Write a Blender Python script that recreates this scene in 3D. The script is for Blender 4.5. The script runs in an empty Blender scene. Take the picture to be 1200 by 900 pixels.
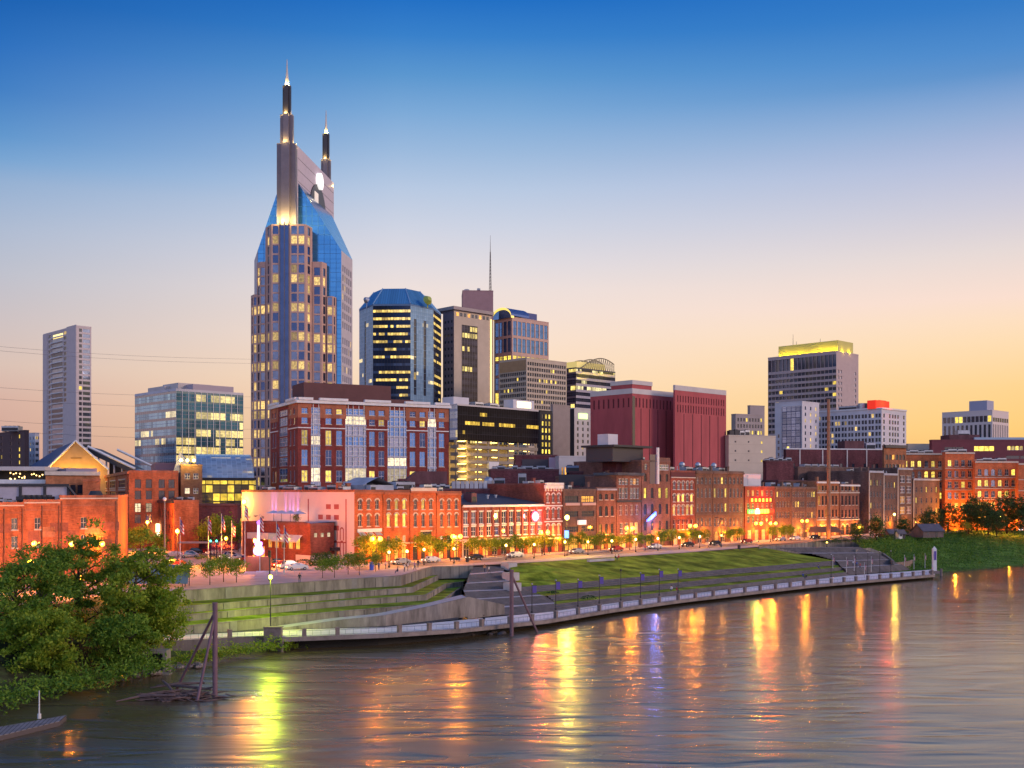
import bpy, math, random
from mathutils import Vector, Matrix
SC = bpy.context.scene
COL = SC.collection
rnd = random.Random(7)
R = math.radians
# ---------------------------------------------------------------- camera
F, HC, YH = 1287.0, 24.0, 577.0          # focal length in photo pixels, eye height, horizon row
cam = bpy.data.cameras.new('camera'); cam_o = bpy.data.objects.new('camera', cam); COL.objects.link(cam_o)
cam.sensor_fit = 'HORIZONTAL'; cam.sensor_width = 36.0; cam.lens = 36.0 * F / 1200.0
cam.shift_y = (YH - 450.0) / 1200.0
cam.clip_end = 30000.0; cam.clip_start = 1.0
cam_o.location = (0, 0, HC); cam_o.rotation_euler = (R(90), 0, 0)
SC.camera = cam_o
# ---------------------------------------------------------------- render / exposure
SC.render.engine = 'CYCLES'
SC.cycles.use_denoising = True
SC.cycles.max_bounces = 5; SC.cycles.diffuse_bounces = 2; SC.cycles.glossy_bounces = 3; SC.cycles.transparent_max_bounces = 6
SC.cycles.caustics_reflective = False; SC.cycles.caustics_refractive = False
SC.cycles.sample_clamp_indirect = 4.0; SC.cycles.sample_clamp_direct = 0.0
SC.cycles.use_adaptive_sampling = True; SC.cycles.adaptive_threshold = 0.02
SC.view_settings.view_transform = 'Standard'; SC.view_settings.look = 'None'
SC.view_settings.exposure = 0.0; SC.view_settings.gamma = 1.0
SC.view_settings.use_curve_mapping = False
# ---------------------------------------------------------------- dusk sky
SUN_AZ, SUN_EL = R(108), R(18)              # glow from beyond the river bend
def lin(c):
    return tuple(((x / 255.0) / 12.92 if x / 255.0 <= 0.04045 else ((x / 255.0 + 0.055) / 1.055) ** 2.4) for x in c) + (1.0,)
W = bpy.data.worlds.new('World'); SC.world = W; W.use_nodes = True
nt = W.node_tree; nt.nodes.clear()
def wn(t, **k):
    n = nt.nodes.new(t)
    for a, b in k.items(): setattr(n, a, b)
    return n
def wmath(op, a, b=None, clamp=False):
    n = wn('ShaderNodeMath', operation=op, use_clamp=clamp)
    for i, s in enumerate((a, b)):
        if s is None: continue
        if isinstance(s, (int, float)): n.inputs[i].default_value = s
        else: nt.links.new(s, n.inputs[i])
    return n.outputs[0]
tc = wn('ShaderNodeTexCoord'); sx = wn('ShaderNodeSeparateXYZ'); nt.links.new(tc.outputs['Generated'], sx.inputs[0])
elev = wmath('MAXIMUM', sx.outputs[2], 0.0)
elev = wmath('MULTIPLY', elev, 2.0, True)          # ramps cover sin(elevation) 0 .. 0.5
def sramp(stops):
    r = wn('ShaderNodeValToRGB'); r.color_ramp.interpolation = 'EASE' if False else 'LINEAR'
    e = r.color_ramp.elements
    while len(e) < len(stops): e.new(0.5)
    for i, (p, c) in enumerate(stops): e[i].position = p * 2; e[i].color = lin(c)
    nt.links.new(elev, r.inputs[0]); return r.outputs[0]
RL = sramp([(0, (190, 142, 138)), (.03, (198, 152, 145)), (.0755, (208, 168, 158)), (.1055, (211, 186, 177)), (.143, (197, 187, 191)), (.179, (181, 186, 201)), (.214, (165, 181, 206)), (.249, (138, 169, 206)), (.266, (104, 156, 206)),
            (.283, (76, 141, 201)), (.315, (42, 117, 192)), (.347, (22, 102, 186)), (.378, (6, 88, 172)), (.42, (0, 78, 164)), (.5, (0, 60, 130))])
RR = sramp([(0, (244, 168, 78)), (.019, (250, 186, 96)), (.0544, (255, 206, 122)), (.087, (255, 212, 142)), (.124, (255, 221, 176)), (.143, (254, 223, 192)), (.1605, (251, 222, 206)), (.197, (230, 216, 212)), (.232, (206, 203, 216)),
            (.266, (182, 190, 218)), (.283, (166, 181, 215)), (.3, (146, 172, 212)), (.315, (124, 160, 208)), (.3315, (90, 143, 202)), (.347, (74, 136, 203)), (.378, (50, 121, 197)), (.42, (30, 106, 190)), (.5, (8, 70, 145))])
RC = sramp([(0, (240, 176, 128)), (.05, (250, 208, 156)), (.1, (252, 220, 186)), (.14, (247, 223, 205)), (.181, (237, 222, 217)), (.2024, (225, 218, 222)), (.234, (205, 210, 225)), (.266, (183, 200, 225)), (.296, (155, 185, 220)),
            (.326, (124, 169, 215)), (.354, (90, 150, 207)), (.383, (54, 127, 201)), (.409, (30, 110, 195)), (.5, (5, 70, 145))])
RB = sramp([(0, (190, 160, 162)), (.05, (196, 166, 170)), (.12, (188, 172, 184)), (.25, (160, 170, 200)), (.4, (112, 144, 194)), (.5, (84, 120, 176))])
az = wmath('ARCTAN2', sx.outputs[0], sx.outputs[1])
fa = wmath('MULTIPLY', wmath('ADD', az, R(28)), 1.0 / R(22), True)
fc_ = wmath('MULTIPLY', az, 1.0 / R(26), True)
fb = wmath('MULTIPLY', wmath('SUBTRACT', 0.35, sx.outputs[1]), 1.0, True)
def wmix(f, a, b, mode='MIX'):
    n = wn('ShaderNodeMixRGB', blend_type=mode)
    if isinstance(f, float): n.inputs[0].default_value = f
    else: nt.links.new(f, n.inputs[0])
    nt.links.new(a, n.inputs[1]); nt.links.new(b, n.inputs[2]); return n.outputs[0]
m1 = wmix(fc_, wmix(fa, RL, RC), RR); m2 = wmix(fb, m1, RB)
# soft uneven bands of thin air so the gradient is not perfectly even
nz = wn('ShaderNodeTexNoise'); nz.inputs['Scale'].default_value = 2.2; nz.inputs['Detail'].default_value = 4
mp = wn('ShaderNodeMapping'); mp.inputs['Scale'].default_value = (1, 1, 5); nt.links.new(tc.outputs['Generated'], mp.inputs[0]); nt.links.new(mp.outputs[0], nz.inputs[0])
hs = wn('ShaderNodeHueSaturation'); nt.links.new(m2, hs.inputs['Color'])
nt.links.new(wmath('ADD', wmath('MULTIPLY', nz.outputs[0], 0.05), 0.975), hs.inputs['Value'])
sky = wn('ShaderNodeTexSky', sky_type='NISHITA', sun_disc=False); sky.sun_elevation = SUN_EL; sky.sun_rotation = SUN_AZ
sk = wn('ShaderNodeMixRGB', blend_type='ADD'); sk.inputs[0].default_value = 0.003
nt.links.new(hs.outputs[0], sk.inputs[1]); nt.links.new(sky.outputs[0], sk.inputs[2])
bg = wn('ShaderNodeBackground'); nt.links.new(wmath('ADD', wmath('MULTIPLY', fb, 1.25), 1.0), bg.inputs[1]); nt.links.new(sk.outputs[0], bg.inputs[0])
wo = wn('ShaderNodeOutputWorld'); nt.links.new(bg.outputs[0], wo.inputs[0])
# ---------------------------------------------------------------- afterglow
sl = bpy.data.lights.new('sun', 'SUN'); so = bpy.data.objects.new('sun', sl); COL.objects.link(so)
sl.energy = 1.7; sl.angle = R(16); sl.color = (1.0, 0.68, 0.52)
so.rotation_euler = Vector((-math.sin(SUN_AZ) * math.cos(SUN_EL), -math.cos(SUN_AZ) * math.cos(SUN_EL), -math.sin(SUN_EL))).to_track_quat('-Z', 'Y').to_euler()
# ================================================================ helpers
UP = Vector((0, 0, 1))
def X(px, D): return (px - 600.0) / F * D
def Zp(py, D): return HC + (YH - py) / F * D
def P(px, py, z):                       # world point seen at a photo pixel when it lies at height z
    D = (HC - z) * F / (py - YH); return Vector((X(px, D), D, z))
def Q(px, D, z=0.0): return Vector((X(px, D), D, z))
def mat(name, col, rough=0.8, metal=0.0, var=0.0, scale=0.4, bump=0.0, emit=None, es=0.0, spec=0.4, streak=False):
    m = bpy.data.materials.get(name)
    if m: return m
    m = bpy.data.materials.new(name); m.use_nodes = True
    t = m.node_tree; b = t.nodes['Principled BSDF']
    b.inputs['Base Color'].default_value = (*col, 1); b.inputs['Roughness'].default_value = rough
    b.inputs['Metallic'].default_value = metal; b.inputs['Specular IOR Level'].default_value = spec
    if emit: b.inputs['Emission Color'].default_value = (*emit, 1); b.inputs['Emission Strength'].default_value = es
    if var:
        co = t.nodes.new('ShaderNodeNewGeometry'); mp = t.nodes.new('ShaderNodeMapping')
        mp.inputs['Scale'].default_value = (1, 1, 0.22 if streak else 1)
        n1 = t.nodes.new('ShaderNodeTexNoise'); n1.inputs['Scale'].default_value = scale; n1.inputs['Detail'].default_value = 7; n1.inputs['Roughness'].default_value = 0.68
        r = t.nodes.new('ShaderNodeMapRange'); r.inputs[1].default_value = 0.28; r.inputs[2].default_value = 0.72
        r.inputs[3].default_value = 1 - var; r.inputs[4].default_value = 1 + var
        mx = t.nodes.new('ShaderNodeMixRGB'); mx.blend_type = 'MULTIPLY'; mx.inputs[0].default_value = 1; mx.inputs[1].default_value = (*col, 1)
        t.links.new(co.outputs['Position'], mp.inputs[0]); t.links.new(mp.outputs[0], n1.inputs[0]); t.links.new(n1.outputs[0], r.inputs[0])
        t.links.new(r.outputs[0], mx.inputs[2]); t.links.new(mx.outputs[0], b.inputs['Base Color'])
        if bump:
            bp = t.nodes.new('ShaderNodeBump'); bp.inputs['Strength'].default_value = bump; bp.inputs['Distance'].default_value = 0.1
            t.links.new(n1.outputs[0], bp.inputs['Height']); t.links.new(bp.outputs[0], b.inputs['Normal'])
    m.cycles.emission_sampling = 'NONE' if es < 3 else 'AUTO'
    return m
def brick(name, c1, mortar=None, var=0.42, rough=0.85):
    """brickwork laid in metres on the wall's own UVs, with larger soot and repair patches"""
    m = bpy.data.materials.get(name)
    if m: return m
    m = bpy.data.materials.new(name); m.use_nodes = True; t = m.node_tree; b = t.nodes['Principled BSDF']
    b.inputs['Roughness'].default_value = rough; b.inputs['Specular IOR Level'].default_value = 0.25
    uv = t.nodes.new('ShaderNodeUVMap'); br = t.nodes.new('ShaderNodeTexBrick')
    br.inputs['Scale'].default_value = 1.0; br.inputs['Brick Width'].default_value = 0.62; br.inputs['Row Height'].default_value = 0.24; br.inputs['Mortar Size'].default_value = 0.02
    br.inputs['Color1'].default_value = (*[x * 0.78 for x in c1], 1); br.inputs['Color2'].default_value = (*[min(1, x * 1.2) for x in c1], 1)
    br.inputs['Mortar'].default_value = (*(mortar or [x * 0.85 + 0.03 for x in c1]), 1)
    g = t.nodes.new('ShaderNodeNewGeometry'); n = t.nodes.new('ShaderNodeTexNoise'); n.inputs['Scale'].default_value = 0.3; n.inputs['Detail'].default_value = 8; n.inputs['Roughness'].default_value = 0.75; mp = t.nodes.new('ShaderNodeMapping'); mp.inputs['Scale'].default_value = (1, 1, .45)
    r = t.nodes.new('ShaderNodeMapRange'); r.inputs[1].default_value = 0.3; r.inputs[2].default_value = 0.7; r.inputs[3].default_value = 1 - var; r.inputs[4].default_value = 1 + var
    mx = t.nodes.new('ShaderNodeMixRGB'); mx.blend_type = 'MULTIPLY'; mx.inputs[0].default_value = 1
    t.links.new(uv.outputs[0], br.inputs[0]); t.links.new(g.outputs['Position'], mp.inputs[0]); t.links.new(mp.outputs[0], n.inputs[0]); t.links.new(n.outputs[0], r.inputs[0])
    t.links.new(br.outputs[0], mx.inputs[1]); t.links.new(r.outputs[0], mx.inputs[2]); t.links.new(mx.outputs[0], b.inputs['Base Color'])
    return m
def curtain(name, glass, mull, pw=1.6, ph=3.8, band=0.3, mw=0.12, lit=0.12, rowlit=0.5, litc=(1.0, 0.72, 0.22), es=1.3, metal=0.8, rough=0.12, group=3, bandc=None, vary=0.35, spec=.4):
    """glass curtain wall: mullion grid and spandrel bands in metres on the UVs, some bays with the lights on"""
    m = bpy.data.materials.new(name); m.use_nodes = True; t = m.node_tree; b = t.nodes['Principled BSDF']
    L = t.links.new
    def mt(op, a, c=None, clamp=False):
        n = t.nodes.new('ShaderNodeMath'); n.operation = op; n.use_clamp = clamp
        for i, s in enumerate((a, c)):
            if s is None: continue
            if isinstance(s, (int, float)): n.inputs[i].default_value = s
            else: L(s, n.inputs[i])
        return n.outputs[0]
    uv = t.nodes.new('ShaderNodeUVMap'); s = t.nodes.new('ShaderNodeSeparateXYZ'); L(uv.outputs[0], s.inputs[0])
    u = mt('DIVIDE', s.outputs[0], pw); v = mt('DIVIDE', s.outputs[1], ph)
    fu, fv = mt('FRACT', u), mt('FRACT', v); iu, iv = mt('FLOOR', u), mt('FLOOR', v)
    vm = mt('LESS_THAN', fu, mw / pw); hm = mt('LESS_THAN', fv, band)
    hline = mt('LESS_THAN', mt('ABSOLUTE', mt('SUBTRACT', fv, 0.66)), 0.02)
    def white(a, c):
        cx = t.nodes.new('ShaderNodeCombineXYZ'); L(a, cx.inputs[0]); L(c, cx.inputs[1])
        w = t.nodes.new('ShaderNodeTexWhiteNoise'); w.noise_dimensions = '2D'; L(cx.outputs[0], w.inputs['Vector']); return w.outputs['Value']
    zero = t.nodes.new('ShaderNodeValue'); zero.outputs[0].default_value = 5.3
    cell = white(iu, iv); grp = white(mt('FLOOR', mt('DIVIDE', u, group)), mt('ADD', iv, 17.0)); row = white(zero.outputs[0], iv)
    thr = mt('MULTIPLY', mt('ADD', mt('MULTIPLY', mt('GREATER_THAN', row, 1 - rowlit * 0.35), 3.5), 0.5), lit)
    on = mt('MULTIPLY', mt('LESS_THAN', grp, thr), mt('LESS_THAN', cell, 0.8))
    on = mt('MULTIPLY', on, mt('SUBTRACT', 1.0, hm)); on = mt('MULTIPLY', on, mt('SUBTRACT', 1.0, vm))
    gc = t.nodes.new('ShaderNodeMixRGB'); gc.blend_type = 'MULTIPLY'; gc.inputs[0].default_value = 1; gc.inputs[1].default_value = (*glass, 1)
    L(mt('ADD', mt('MULTIPLY', cell, 2 * vary), 1 - vary), gc.inputs[2])
    c2 = t.nodes.new('ShaderNodeMixRGB'); L(hm, c2.inputs[0]); L(gc.outputs[0], c2.inputs[1]); c2.inputs[2].default_value = (*(bandc or mull), 1)
    lines = mt('MAXIMUM', vm, hline)
    c3 = t.nodes.new('ShaderNodeMixRGB'); L(lines, c3.inputs[0]); L(c2.outputs[0], c3.inputs[1]); c3.inputs[2].default_value = (*mull, 1)
    L(c3.outputs[0], b.inputs['Base Color']); b.inputs['Specular IOR Level'].default_value = spec
    solid = mt('MAXIMUM', lines, hm) if bandc is None or metal == 0 else lines
    L(mt('MULTIPLY', mt('SUBTRACT', 1.0, solid), metal), b.inputs['Metallic'])
    L(mt('ADD', mt('MULTIPLY', solid, 0.5), rough), b.inputs['Roughness'])
    b.inputs['Emission Color'].default_value = (*litc, 1)
    # desks, blinds and ceiling lights make lit bays uneven
    n2 = t.nodes.new('ShaderNodeTexNoise'); n2.inputs['Scale'].default_value = 0.9; L(uv.outputs[0], n2.inputs[0])
    L(mt('MULTIPLY', mt('MULTIPLY', on, mt('ADD', mt('MULTIPLY', cell, 0.9), 0.3)), mt('MULTIPLY', n2.outputs[0], es * 2)), b.inputs['Emission Strength'])
    # panes are never perfectly flush: each reflects a slightly different patch of sky
    nb = t.nodes.new('ShaderNodeBump'); nb.inputs['Strength'].default_value = 0.25; nb.inputs['Distance'].default_value = 0.05
    n3 = t.nodes.new('ShaderNodeTexNoise'); n3.inputs['Scale'].default_value = 0.35; L(uv.outputs[0], n3.inputs[0])
    L(n3.outputs[0], nb.inputs['Height']); L(nb.outputs[0], b.inputs['Normal'])
    m.cycles.emission_sampling = 'NONE'
    return m
def litmat(name, col, es, var=True):
    """a lit room behind glass: uneven warm light, each pane different"""
    m = bpy.data.materials.get(name)
    if m: return m
    m = bpy.data.materials.new(name); m.use_nodes = True; t = m.node_tree; b = t.nodes['Principled BSDF']; L = t.links.new
    b.inputs['Base Color'].default_value = (0.05, 0.045, 0.04, 1); b.inputs['Roughness'].default_value = 0.2
    b.inputs['Emission Color'].default_value = (*col, 1)
    oi = t.nodes.new('ShaderNodeObjectInfo'); ge = t.nodes.new('ShaderNodeNewGeometry')
    a = t.nodes.new('ShaderNodeMath'); a.operation = 'ADD'; L(oi.outputs['Random'], a.inputs[0]); L(ge.outputs['Random Per Island'], a.inputs[1])
    fr = t.nodes.new('ShaderNodeMath'); fr.operation = 'FRACT'; L(a.outputs[0], fr.inputs[0])
    n = t.nodes.new('ShaderNodeTexNoise'); n.inputs['Scale'].default_value = 1.3; n.inputs['Detail'].default_value = 2; L(ge.outputs['Position'], n.inputs[0]); cr = t.nodes.new('ShaderNodeMapRange'); cr.inputs[1].default_value = .36; cr.inputs[2].default_value = .64; cr.inputs[3].default_value = .38; cr.inputs[4].default_value = .8; L(n.outputs[0], cr.inputs[0])
    m1 = t.nodes.new('ShaderNodeMath'); m1.operation = 'MULTIPLY_ADD'; L(fr.outputs[0], m1.inputs[0]); m1.inputs[1].default_value = es * 1.5; m1.inputs[2].default_value = es * 0.4
    m2 = t.nodes.new('ShaderNodeMath'); m2.operation = 'MULTIPLY'; L(m1.outputs[0], m2.inputs[0]); L(cr.outputs[0], m2.inputs[1])
    L(m2.outputs[0], b.inputs['Emission Strength']); m.cycles.emission_sampling = 'NONE'
    return m
class MB:
    def __init__(s): s.v = []; s.f = []; s.m = []; s.uv = []; s.has_uv = False
    def poly(s, pts, mi=0, uv=None):
        n = len(s.v); s.v.extend(tuple(p) for p in pts); s.f.append(tuple(range(n, n + len(pts)))); s.m.append(mi)
        if uv: s.has_uv = True
        s.uv.extend(uv or [(0, 0)] * len(pts))
    def box(s, x0, x1, y0, y1, z0, z1, mi=0, T=None, skip=''):
        T = T or (lambda x, y, z: (x, y, z))
        c = [T(x, y, z) for z in (z0, z1) for y in (y0, y1) for x in (x0, x1)]
        for k, q in (('-z', (0, 2, 3, 1)), ('+z', (4, 5, 7, 6)), ('-y', (0, 1, 5, 4)), ('+y', (2, 6, 7, 3)), ('-x', (0, 4, 6, 2)), ('+x', (1, 3, 7, 5))):
            if k in skip: continue
            ab = {'z': ((x0, y0), (x1, y1)), 'y': ((x0, z0), (x1, z1)), 'x': ((y0, z0), (y1, z1))}[k[1]]
            s.poly([c[i] for i in q], mi)
    def prism(s, pts, z0, z1, mi=0, top=True, bottom=True):      # pts CCW
        n = len(pts)
        for i in range(n):
            a, b = pts[i], pts[(i + 1) % n]; w = math.hypot(b[0] - a[0], b[1] - a[1])
            s.poly([(a[0], a[1], z0), (b[0], b[1], z0), (b[0], b[1], z1), (a[0], a[1], z1)], mi, [(0, 0), (w, 0), (w, z1 - z0), (0, z1 - z0)])
        if top: s.poly([(p[0], p[1], z1) for p in pts], mi)
        if bottom: s.poly([(p[0], p[1], z0) for p in reversed(pts)], mi)
    def tube(s, path, rad, n=8, mi=0, cap=True):
        path = [Vector(p) for p in path]; rad = rad if isinstance(rad, (list, tuple)) else [rad] * len(path)
        base = len(s.v); ref = None
        for i, p in enumerate(path):
            d = (path[min(i + 1, len(path) - 1)] - path[max(i - 1, 0)]).normalized()
            a = d.orthogonal().normalized() if ref is None else (ref - d * ref.dot(d)).normalized()
            ref = a; b = d.cross(a)
            for k in range(n):
                q = 2 * math.pi * k / n; s.v.append(tuple(p + (a * math.cos(q) + b * math.sin(q)) * rad[i]))
        for i in range(len(path) - 1):
            for k in range(n):
                a0 = base + i * n + k; a1 = base + i * n + (k + 1) % n
                s.f.append((a0, a1, a1 + n, a0 + n)); s.m.append(mi); s.uv.extend([(0, 0)] * 4)
        if cap:
            s.f.append(tuple(base + k for k in reversed(range(n)))); s.m.append(mi); s.uv.extend([(0, 0)] * n)
            e = base + (len(path) - 1) * n
            s.f.append(tuple(e + k for k in range(n))); s.m.append(mi); s.uv.extend([(0, 0)] * n)
    def ball(s, c, r, n=10, mi=0, sz=1.0):
        m = n // 2 + 1; path = []; rr = []
        base = len(s.v)
        for i in range(m + 1):
            t = math.pi * i / m; rad = max(0.001, math.sin(t)) * r
            for k in range(n):
                q = 2 * math.pi * k / n; s.v.append((c[0] + rad * math.cos(q), c[1] + rad * math.sin(q), c[2] - math.cos(t) * r * sz))
        for i in range(m):
            for k in range(n):
                a0 = base + i * n + k; a1 = base + i * n + (k + 1) % n
                s.f.append((a0, a1, a1 + n, a0 + n)); s.m.append(mi); s.uv.extend([(0, 0)] * 4)
    def mesh(s, name, mats, smooth=False):
        me = bpy.data.meshes.new(name); me.from_pydata(s.v, [], s.f)
        for m in mats: me.materials.append(m)
        me.polygons.foreach_set('material_index', s.m)
        if s.has_uv:
            l = me.uv_layers.new(name='UVMap'); l.data.foreach_set('uv', [c for q in s.uv for c in q])
        if smooth: me.polygons.foreach_set('use_smooth', [True] * len(s.f))
        me.update(); return me
    def build(s, name, mats, parent=None, loc=None, smooth=False):
        if not s.f: return None
        return link(name, s.mesh(name, mats if isinstance(mats, (list, tuple)) else [mats], smooth), parent, loc)
def link(name, data, parent=None, loc=None, rz=0.0):
    o = bpy.data.objects.new(name, data); COL.objects.link(o)
    if parent is not None: o.parent = parent
    if loc is not None: o.location = loc
    if rz: o.rotation_euler = (0, 0, rz)
    return o
def tag(o, label=None, cat=None, group=None, kind=None):
    for k, v in (('label', label), ('category', cat), ('group', group), ('kind', kind)):
        if v: o[k] = v
    return o
def thing(name, label, cat, loc=(0, 0, 0), group=None, rz=0.0):
    return tag(link(name, None, None, loc, rz), label, cat, group)
def copy_tree(o, parent=None):
    c = o.copy(); COL.objects.link(c); c.parent = parent
    for ch in KIDS.get(o.name, ()): copy_tree(ch, c)
    return c
KIDS = {}
def kids(o, *ch): KIDS.setdefault(o.name, []).extend(ch); return o
# ---------------------------------------------------------------- palette
G_SKY = mat('window_glass_sky', (0.24, 0.29, 0.42), 0.07, 0.85, 0.25, 0.3)
G_DARK = mat('window_glass_dark', (0.035, 0.04, 0.055), 0.08, 0.0, spec=0.9)
G_MID = mat('window_glass_mid', (0.07, 0.085, 0.13), 0.08, 0.7, 0.3, 0.3)
G_BLUE = mat('window_glass_blue', (0.11, 0.23, 0.50), 0.07, 0.85, 0.25, 0.3)
L_WARM = litmat('lit_room_warm', (1.0, 0.66, 0.2), 1.0)
L_YEL = litmat('lit_room_yellow', (1.0, 0.70, 0.10), 1.7)
L_PALE = litmat('lit_room_pale', (1.0, 0.82, 0.50), 1.4)
L_ORG = litmat('lit_room_orange', (1.0, 0.42, 0.06), 1.6)
WHITE_T = mat('white_trim', (0.68, 0.66, 0.64), 0.6, var=0.12, scale=0.8)
CREAM_T = mat('cream_stone_trim', (0.50, 0.44, 0.37), 0.75, var=0.18, scale=0.8)
DARK_T = mat('dark_frame', (0.03, 0.03, 0.035), 0.5)
ROOF = mat('roof_gravel', (0.09, 0.09, 0.10), 0.95, var=0.4, scale=0.25)
ROOF_P = mat('roof_pale', (0.36, 0.37, 0.41), 0.9, var=0.3, scale=0.3)
METAL = mat('galvanised_metal', (0.42, 0.44, 0.47), 0.45, 0.6, 0.2, 0.7)
CONC = mat('weathered_concrete', (0.20, 0.175, 0.15), 0.9, var=0.65, scale=0.5, bump=0.2, streak=True)
# ---------------------------------------------------------------- windows
def wgeo(mb, T, w, h, st, mi, dep):
    """one window in its own frame: x across, -y outward, z up. mi: material indices frame, pane, trim, wall"""
    fr, pa, tr, wa = mi
    y = dep; x0, x1 = -w / 2, w / 2
    arch = 'arch' in st
    mb.poly([T(x0, y, 0), T(x1, y, 0), T(x1, y, h), T(x0, y, h)], pa)
    if 'sash' in st or arch:
        t = max(0.07, min(0.15, w * 0.07)); ya, yb = y - 0.07, y
        for a in ((x0, x0 + t, 0, h), (x1 - t, x1, 0, h), (x0 + t, x1 - t, 0, t), (x0 + t, x1 - t, h - t, h), (x0 + t, x1 - t, h * 0.5 - t / 2, h * 0.5 + t / 2)):
            mb.box(a[0], a[1], ya, yb, a[2], a[3], fr, T, '+y')
        if 'two' in st or w > 1.3:
            mb.box(-t * 0.45, t * 0.45, ya + 0.01, yb, t, h - t, fr, T, '+y+z-z')
        if 'three' in st:
            for k in (-1, 1): mb.box(k * w / 6 - t * .45, k * w / 6 + t * .45, ya + 0.01, yb, t, h - t, fr, T, '+y+z-z')
    if arch:
        r = w / 2; n = 8; zc = h - r * 0.8
        for sgn in (-1, 1):
            c = [T(sgn * r * math.cos(math.pi / 2 * k / n), 0.005, zc + r * 0.8 * math.sin(math.pi / 2 * k / n)) for k in range(n + 1)]
            pts = c + [T(sgn * r, 0.005, h)]
            mb.poly(pts if sgn > 0 else pts[::-1], wa)
    if 'sill' in st: mb.box(x0 - 0.12, x1 + 0.12, -0.14, 0, -0.2, -0.003, tr, T, '+y')
    if 'lintel' in st: mb.box(x0 - 0.12, x1 + 0.12, -0.08, 0, h + 0.003, h + 0.28, tr, T, '+y')
    if 'hood' in st:
        r0, r1 = w / 2 + 0.03, w / 2 + 0.3; n = 8; zc = h - w * 0.4
        for k in range(n):
            q0, q1 = math.pi * k / n, math.pi * (k + 1) / n
            def g(r, q, yy): return T(r * math.cos(q), yy, zc + r * 0.9 * math.sin(q))
            mb.poly([g(r0, q0, -.1), g(r1, q0, -.1), g(r1, q1, -.1), g(r0, q1, -.1)], tr)
            mb.poly([g(r1, q0, -.1), g(r1, q0, 0), g(r1, q1, 0), g(r1, q1, -.1)], tr)
            mb.poly([g(r0, q1, -.1), g(r0, q1, 0), g(r0, q0, 0), g(r0, q0, -.1)], tr)
WC = {}
class Face:
    def __init__(s, a, b, z0, z1):
        s.o = Vector((a[0], a[1], z0)); d = Vector((b[0] - a[0], b[1] - a[1], 0)); s.w = d.length; s.h = z1 - z0
        s.e = d / s.w if s.w else Vector((1, 0, 0)); s.n = Vector((s.e.y, -s.e.x, 0)); s.rz = math.atan2(s.e.y, s.e.x)
    def p(s, a, b, d=0.0): return s.o + s.e * a + UP * b + s.n * d
    def T(s, a, b, rel=Vector()):
        return lambda x, y, z: s.o + s.e * (a + x) + UP * (b + z) - s.n * y - rel
def wallface(mb, fc, ops, mi, dep, rel):
    if not ops:
        mb.poly([fc.p(0, 0) - rel, fc.p(fc.w, 0) - rel, fc.p(fc.w, fc.h) - rel, fc.p(0, fc.h) - rel], mi, [(0, 0), (fc.w, 0), (fc.w, fc.h), (0, fc.h)]); return
    k = lambda x: round(x, 3)
    xs = sorted({0.0, k(fc.w)} | {k(o[0]) for o in ops} | {k(o[2]) for o in ops}); ys = sorted({0.0, k(fc.h)} | {k(o[1]) for o in ops} | {k(o[3]) for o in ops})
    ix = {x: i for i, x in enumerate(xs)}; iy = {y: i for i, y in enumerate(ys)}
    hole = set()
    for o in ops:
        for i in range(ix[k(o[0])], ix[k(o[2])]):
            for j in range(iy[k(o[1])], iy[k(o[3])]): hole.add((i, j))
    for j in range(len(ys) - 1):
        i = 0
        while i < len(xs) - 1:
            if (i, j) in hole: i += 1; continue
            i2 = i
            while i2 < len(xs) - 1 and (i2, j) not in hole: i2 += 1
            a0, a1, b0, b1 = xs[i], xs[i2], ys[j], ys[j + 1]
            mb.poly([fc.p(a0, b0) - rel, fc.p(a1, b0) - rel, fc.p(a1, b1) - rel, fc.p(a0, b1) - rel], mi, [(a0, b0), (a1, b0), (a1, b1), (a0, b1)]); i = i2
    for a0, b0, a1, b1 in ops:
        g = lambda a, b, d: fc.p(a, b, -d) - rel
        for (pa, pb) in (((a0, b0), (a0, b1)), ((a0, b1), (a1, b1)), ((a1, b1), (a1, b0)), ((a1, b0), (a0, b0))):
            mb.poly([g(*pa, 0), g(*pb, 0), g(*pb, dep), g(*pa, dep)], mi)
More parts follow.
